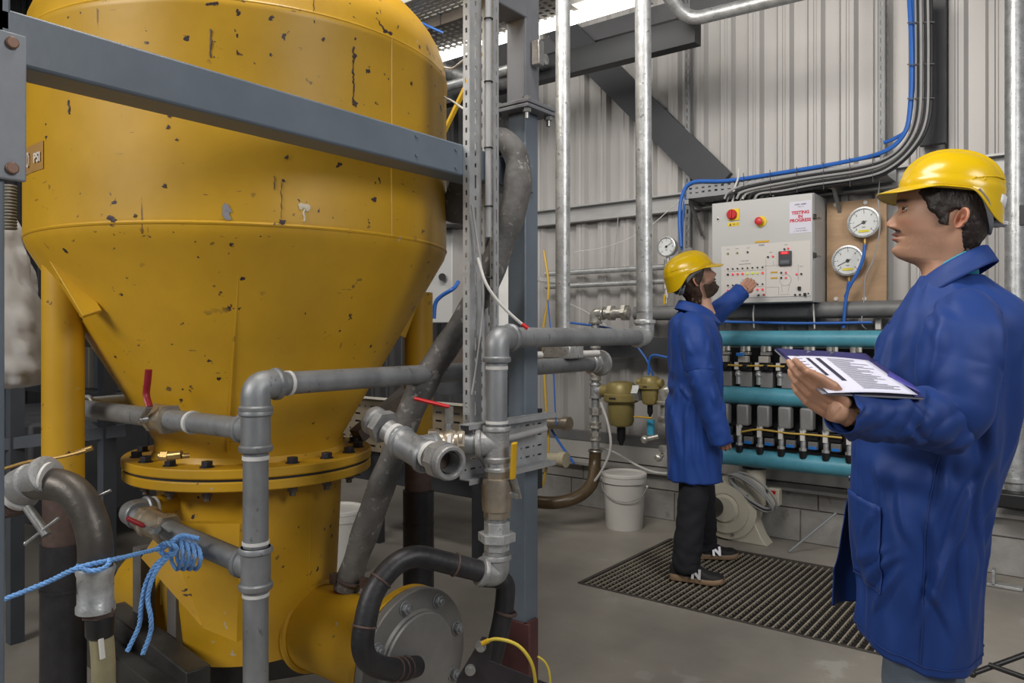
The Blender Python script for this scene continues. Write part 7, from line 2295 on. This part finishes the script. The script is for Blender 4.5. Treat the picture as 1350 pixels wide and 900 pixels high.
# dark inner cuff showing past the wrist
# clipboard
cbd = thing('clipboard', 'navy folder clipboard with printed white sheets, held by the near worker', 'clipboard', P(1110, 500, 1.75))
A_, B_, C_ = P(1021, 460, 1.83), P(1141, 467, 1.87), P(1203, 524, 1.655)
ex_ = (B_ - A_).normalized(); tmp = (C_ - B_); ey_ = (tmp - ex_ * tmp.dot(ex_)).normalized(); nz_ = ex_.cross(ey_).normalized()
if nz_.z < 0: nz_ = -nz_
wB, hB = (B_ - A_).length, tmp.dot(ey_)
O_ = A_
def bp_(u, v, w_=0): return O_ + ex_ * u * wB + ey_ * v * hB + nz_ * w_
def slab(u0, v0, u1, v1, w0, w1):
    m = MB(); c = [bp_(u0, v0, w0), bp_(u1, v0, w0), bp_(u1, v1, w0), bp_(u0, v1, w0), bp_(u0, v0, w1), bp_(u1, v0, w1), bp_(u1, v1, w1), bp_(u0, v1, w1)]
    return m.add(c, [(0, 3, 2, 1), (4, 5, 6, 7), (0, 1, 5, 4), (1, 2, 6, 5), (2, 3, 7, 6), (3, 0, 4, 7)])
NAVY = M('navy_leatherette', (.028, .026, .115), .45, 0, .1, 8, .2, 200)
slab(0, 0, 1, 1, -.004, 0).build('board', M('grey_board_back', (.20, .20, .24), .6), cbd, bevel=.001)
slab(0, 0, 1, .22, 0, .003).build('cover_top_strip', NAVY, cbd, bevel=.001)
slab(.90, 0, 1, 1, 0, .003).build('cover_side_strip', NAVY, cbd, bevel=.001)
slab(.0, 0, .03, .5, 0, .003).build('cover_edge', NAVY, cbd, bevel=.001)
PAP = M('blue_white_paper', (.62, .62, .74), .7, 0, .02)
ps_ = MB(); vs = []
for i in range(13):
    for j in range(13):
        u = .04 + .87 * i / 12; v = .20 + .82 * j / 12
        w_ = .0035 + .004 * math.sin(i / 12 * PI) + .006 * (i / 12) * (j / 12)
        vs.append(bp_(u, v, w_))
ps_.add(vs, [(i * 13 + j, i * 13 + j + 1, (i + 1) * 13 + j + 1, (i + 1) * 13 + j) for i in range(12) for j in range(12)])
pso = ps_.build('paper_sheet', PAP, cbd, solid=.0008)
ink = MB()
def pq(u, v): 
    i = (u - .04) / .87; j = (v - .20) / .82
    return bp_(u, v, .0050 + .004 * math.sin(i * PI) + .006 * i * j)
def inkbar(u0, v0, u1, v1):
    n = 6; q = []
    for k in range(n + 1):
        q += [pq(u0 + (u1 - u0) * k / n, v0), pq(u0 + (u1 - u0) * k / n, v1)]
    ink.add(q, [(2 * k, 2 * k + 1, 2 * k + 3, 2 * k + 2) for k in range(n)])
inkbar(.20, .26, .235, .66); inkbar(.30, .26, .345, .78)
rr_ = random.Random(9)
for k in range(22):
    v0 = .26 + k * .032
    inkbar(.42, v0, .42 + rr_.uniform(.18, .42), v0 + .008)
for k in range(8): inkbar(.10, .2 + k * .07, .10 + .06, .2 + k * .07 + .008)
ink.build('printed_lines', M('printed_ink', (.03, .03, .05), .6), pso, smooth=0)
m = MB(); m.add([bp_(.86, .62, .006), bp_(.93, .52, .012), bp_(1.0, .80, .010), bp_(.97, .98, .010)], [(0, 1, 2, 3)]); m.build('ribbon_flap', M('violet_flap', (.06, .055, .30), .5), cbd, solid=.0015)
m = MB()
for u in (.33, .58): m.cyl(bp_(u, .07, .003), bp_(u, .07, .006), .004, n=14)
m.split_build('rivet', BOLT, cbd)

# ---------------------------------------------------------------- far worker
psi2 = TH + math.radians(-4)
base2 = P(916, 440, 4.22); base2.z = 0
man2 = thing('person', 'person in yellow helmet and black trousers standing on the grating, touching the panel', 'person', base2, rz=psi2)
L2, Z2 = loc_solver(base2, psi2)
hc2 = L2(915, 372, 0)
Mh2 = Matrix.Translation(hc2) @ Matrix.Rotation(math.radians(14), 4, 'Z') @ Matrix.Rotation(math.radians(-23), 4, 'Y')
def hm2(p):
    x, y, z = p; ay = abs(y)
    front_lim = interp([(-.13, -.030), (-.09, -.010), (-.05, -.012), (-.02, -.004), (.0, .012), (.018, .022), (.03, .030), (.05, .040), (.065, .052), (.075, .2)], z)[0]
    return sst(front_lim + .004, front_lim - .008, x) * sst(-.150, -.115, z)
spec2 = dict(tone=(.50, .285, .20), hair=(.045, .024, .014), lip=(.36, .13, .11), mus=1.1, beard=.9, side=.9, goatee=1, look=(.0, .15), open=0, hairmask=hm2, thick=.011, seed=5,
             tufts=[(-.06, -.11, -.4, -1, .03, .009), (-.045, -.12, -.3, -1, .03, .009), (-.03, -.115, -.2, -1, .03, .008), (-.055, -.09, -.6, -.8, .03, .009)], hairmat=HAIRM2)
b2_ = Body()
build_head(b2_, man2, Mh2, spec2)
build_helmet(man2, Mh2 @ Matrix.Translation((-.008, 0, -.010)) @ Matrix.Rotation(math.radians(2), 4, 'Y'), 1.05, False)
# beard volume
bm = MB(); bv, keep = [], []
zs_, ph_ = head_rows(), phis()
for z in zs_:
    for a in ph_:
        p = head_point(z, a, spec2)
        ay = abs(p.y)
        m_ = sst(-.040, -.062, z - .5 * max(0, .05 - p.x) + .006 * noise.noise(p * 60)) * sst(.002, .03, p.x) * sst(-.135, -.120, z)
        m_ *= 1 - math.exp(-abs(p.y / .024) ** 4) * sst(-.068, -.062, z) * sst(.07, .08, p.x)
        if -.042 < z < -.030: m_ = max(m_, .5 * sst(.034, .022, ay) * sst(.07, .08, p.x))
        d = V((p.x - .01, p.y, (z + .04) * .7)).normalized()
        bv.append(p + d * (-.004 + .0095 * min(1, m_ * 1.3) + noise.noise(p * 140) * .003 * m_)); keep.append(m_ > .02)
n_ = len(ph_)
ff = [(i * n_ + j, i * n_ + (j + 1) % n_, (i + 1) * n_ + (j + 1) % n_, (i + 1) * n_ + j) for i in range(len(zs_) - 1) for j in range(n_)]
ff = [f for f in ff if any(keep[i] for i in f)]
used = sorted({i for f in ff for i in f}); mp_ = {o_: i for i, o_ in enumerate(used)}
Wp = Warp(Mh2)
bm.add([Wp @ bv[i] for i in used], [tuple(mp_[i] for i in f) for f in ff])
bm.build('beard', HAIRM2, man2, local=True)
rings2 = [(.535, -.002, 0, .146, .180, 2.1), (.65, -.006, 0, .148, .180, 2.1), (.80, -.010, 0, .150, .180, 2.1), (.95, -.004, 0, .148, .178, 2.15), (1.06, .006, 0, .140, .175, 2.2), (1.2, .008, 0, .142, .185, 2.25),
          (1.30, .0, 0, .138, .198, 2.25), (1.37, -.010, 0, .126, .200, 2.2), (1.42, -.016, 0, .110, .175, 2.1), (1.45, -.008, 0, .088, .115, 2.0), (1.475, .0, 0, .072, .078, 2.0)]
def gap2(z): return (.03 + .30 * sst(1.32, 1.46, z), .03 + .30 * sst(1.32, 1.46, z))
cv2, cf2, cn2, cr2 = coat_body(rings2, gap2, 130, .010, .006, 4.4, .009, segs=[(a * .175, z0, b * .175, z1, w_, h_) for a, z0, b, z1, w_, h_ in ((4.7, 1.0, 4.9, .62, .014, .012), (4.3, .95, 4.2, .60, .014, .012), (5.2, 1.02, 5.5, .7, .013, .010), (3.9, 1.05, 4.4, 1.0, .012, .013), (4.6, 1.08, 5.1, 1.02, .012, .012), (4.0, 1.3, 4.3, 1.1, .012, .010), (5.4, 1.3, 5.6, 1.0, .012, .010), (3.6, .98, 3.8, .66, .013, .010), (5.7, .95, 5.8, .62, .012, .010))], creases=((PI * 1.0, 1.03, .6, .08, .012, 3, 55), (4.3, .75, .6, .2, .008, 10, 14)))
coat2 = MB().add(cv2, cf2).build('work_coat', COAT2, man2, local=True, smooth=75, solid=.003)
SHr2 = V((-.035, -.178, 1.365)); ELr2 = L2(925, 500, -.235); WRr2 = L2(952, 585, -.225)
sl = MB()
cloth_limb(sl, [(SHr2 + V((0, .075, .035)), .066), (SHr2 + V((0, .02, .008)), .080), (SHr2.lerp(ELr2, .3) + V((0, -.012, 0)), .082), (SHr2.lerp(ELr2, .8), .072), (ELr2, .069), (ELr2.lerp(WRr2, .5), .063), (WRr2, .058)], 48, 12, .005, 2.2, segs=random_segs(3, .05, .55, 22, .11, (.008, .012), (.005, .008), (.9, 1.5)))
sl.build('right_sleeve', COAT2, coat2, local=True, smooth=75, solid=.003)
SHl2 = V((-.01, .175, 1.37)); WRl2 = Z2(978, 384, 4.62); ELl2 = SHl2.lerp(WRl2, .5) + V((-.02, .06, -.05))
sl = MB()
cloth_limb(sl, [(SHl2 + V((-.01, -.075, .02)), .070), (SHl2, .080), (SHl2.lerp(ELl2, .5), .076), (ELl2, .068), (ELl2.lerp(WRl2, .5), .060), (WRl2, .055)], 48, 12, .005, 6.2, folds=[(.30, .10, 0, 2, .006, 55)])
sl.build('left_sleeve', COAT2, coat2, local=True, smooth=75, solid=.003)
collar(coat2, .0, 1.455, .062, 0, COAT2, .5, .052, .32)
BLKT = M('black_cotton_twill', (.011, .012, .017), .85, 0, .2, 8, .3, 200)
tj = MB()
fR = Ph(912, 762, .0); fL = Ph(936, 735, .0)
R0_ = V((base2.x, base2.y, 0)); fx2 = V((math.cos(psi2), math.sin(psi2), 0)); fy2 = V((-math.sin(psi2), math.cos(psi2), 0))
fR = V(((fR - R0_).dot(fx2), (fR - R0_).dot(fy2), 0)); fL = V(((fL - R0_).dot(fx2), (fL - R0_).dot(fy2), 0))
fR.y = min(fR.y, -.09); 
for sy, ft_ in ((-1, fR), (1, fL)):
    an = V((ft_.x - .035, ft_.y, .085))
    hp2 = V((-.01, sy * .070, .86))
    kn = hp2.lerp(an, .5) + V((.015, 0, 0))
    cloth_limb(tj, [(hp2, .070), (hp2.lerp(kn, .35), .078), (kn, .079), (kn.lerp(an, .55), .076), (an + V((.0, 0, .02)), .074), (an + V((.012, 0, -.03)), .070)], 40, 12, .006, sy * 3.3, folds=[(.75, .12, 0, 3, .006, 60), (.40, .12, 0, 2, .004, 50)])
tj.build('trousers', BLKT, man2, local=True, smooth=70)
SOLE = M('tan_gum_sole', (.30, .20, .12), .6); UPM = M('black_suede', (.013, .013, .014), .7, 0, .2, 20)
shoe(man2, V((fR.x - .045, fR.y, 0)), -.34, SOLE, UPM)
shoe(man2, V((fL.x - .045, fL.y, 0)), .05, SOLE, UPM)
# hands
hmb = hand_mesh(WRr2 + V((-.012, 0, .085)), V((.25, 0, -1)), V((1, 0, .2)), V((.0, -1, 0)), [(25, 40, 30), (28, 44, 32), (30, 46, 34), (32, 48, 36)], ((.02, .025, -.006), (.05, .040, -.018), (.078, .038, -.032), (.098, .030, -.042)), sc_=.96)
hv_, hf_ = remeshed(hmb, .003, 4); b2_.put(hv_, hf_, plain((.44, .22, .15)))
TK = Z2(1002, 372, 4.70)
hd = (Z2(996, 366, 4.66) - WRl2).normalized()
hmb = hand_mesh(WRl2 + hd * .005, hd, V((.1, -.2, -1)), V((-.3, -1, .5)), [(35, 50, 30), (38, 55, 35), (40, 60, 40), (42, 60, 40)], ((.02, .025, -.006), (.055, .040, -.016), (.085, .034, -.034), (.104, .022, -.050)), sc_=.98)
hv_, hf_ = remeshed(hmb, .003, 4); b2_.put(hv_, hf_, plain((.46, .24, .165)))
under(b2_, spec2, [([(V((0, 0, .85)), .11), (V((0, 0, 1.1)), .11), (V((-.01, 0, 1.30)), .10), (V((-.005, 0, 1.41)), .05), (hc2 + V((-.01, 0, -.15)), .045)], 20),
                   ([(V((-.02, -.11, 1.38)), .05), (SHr2, .05), (ELr2, .038), (WRr2, .026)], 14), ([(V((-.01, .11, 1.38)), .05), (SHl2, .05), (ELl2, .038), (WRl2, .026), (WRl2 + hd * .02, .026)], 14),
                   ([(V((0, .07, .86)), .05), (V((fL.x - .03, fL.y, .08)), .04)], 14), ([(V((0, -.07, .86)), .05), (V((fR.x - .03, fR.y, .08)), .04)], 14)])
b2_.finish('body', SKIN, man2)
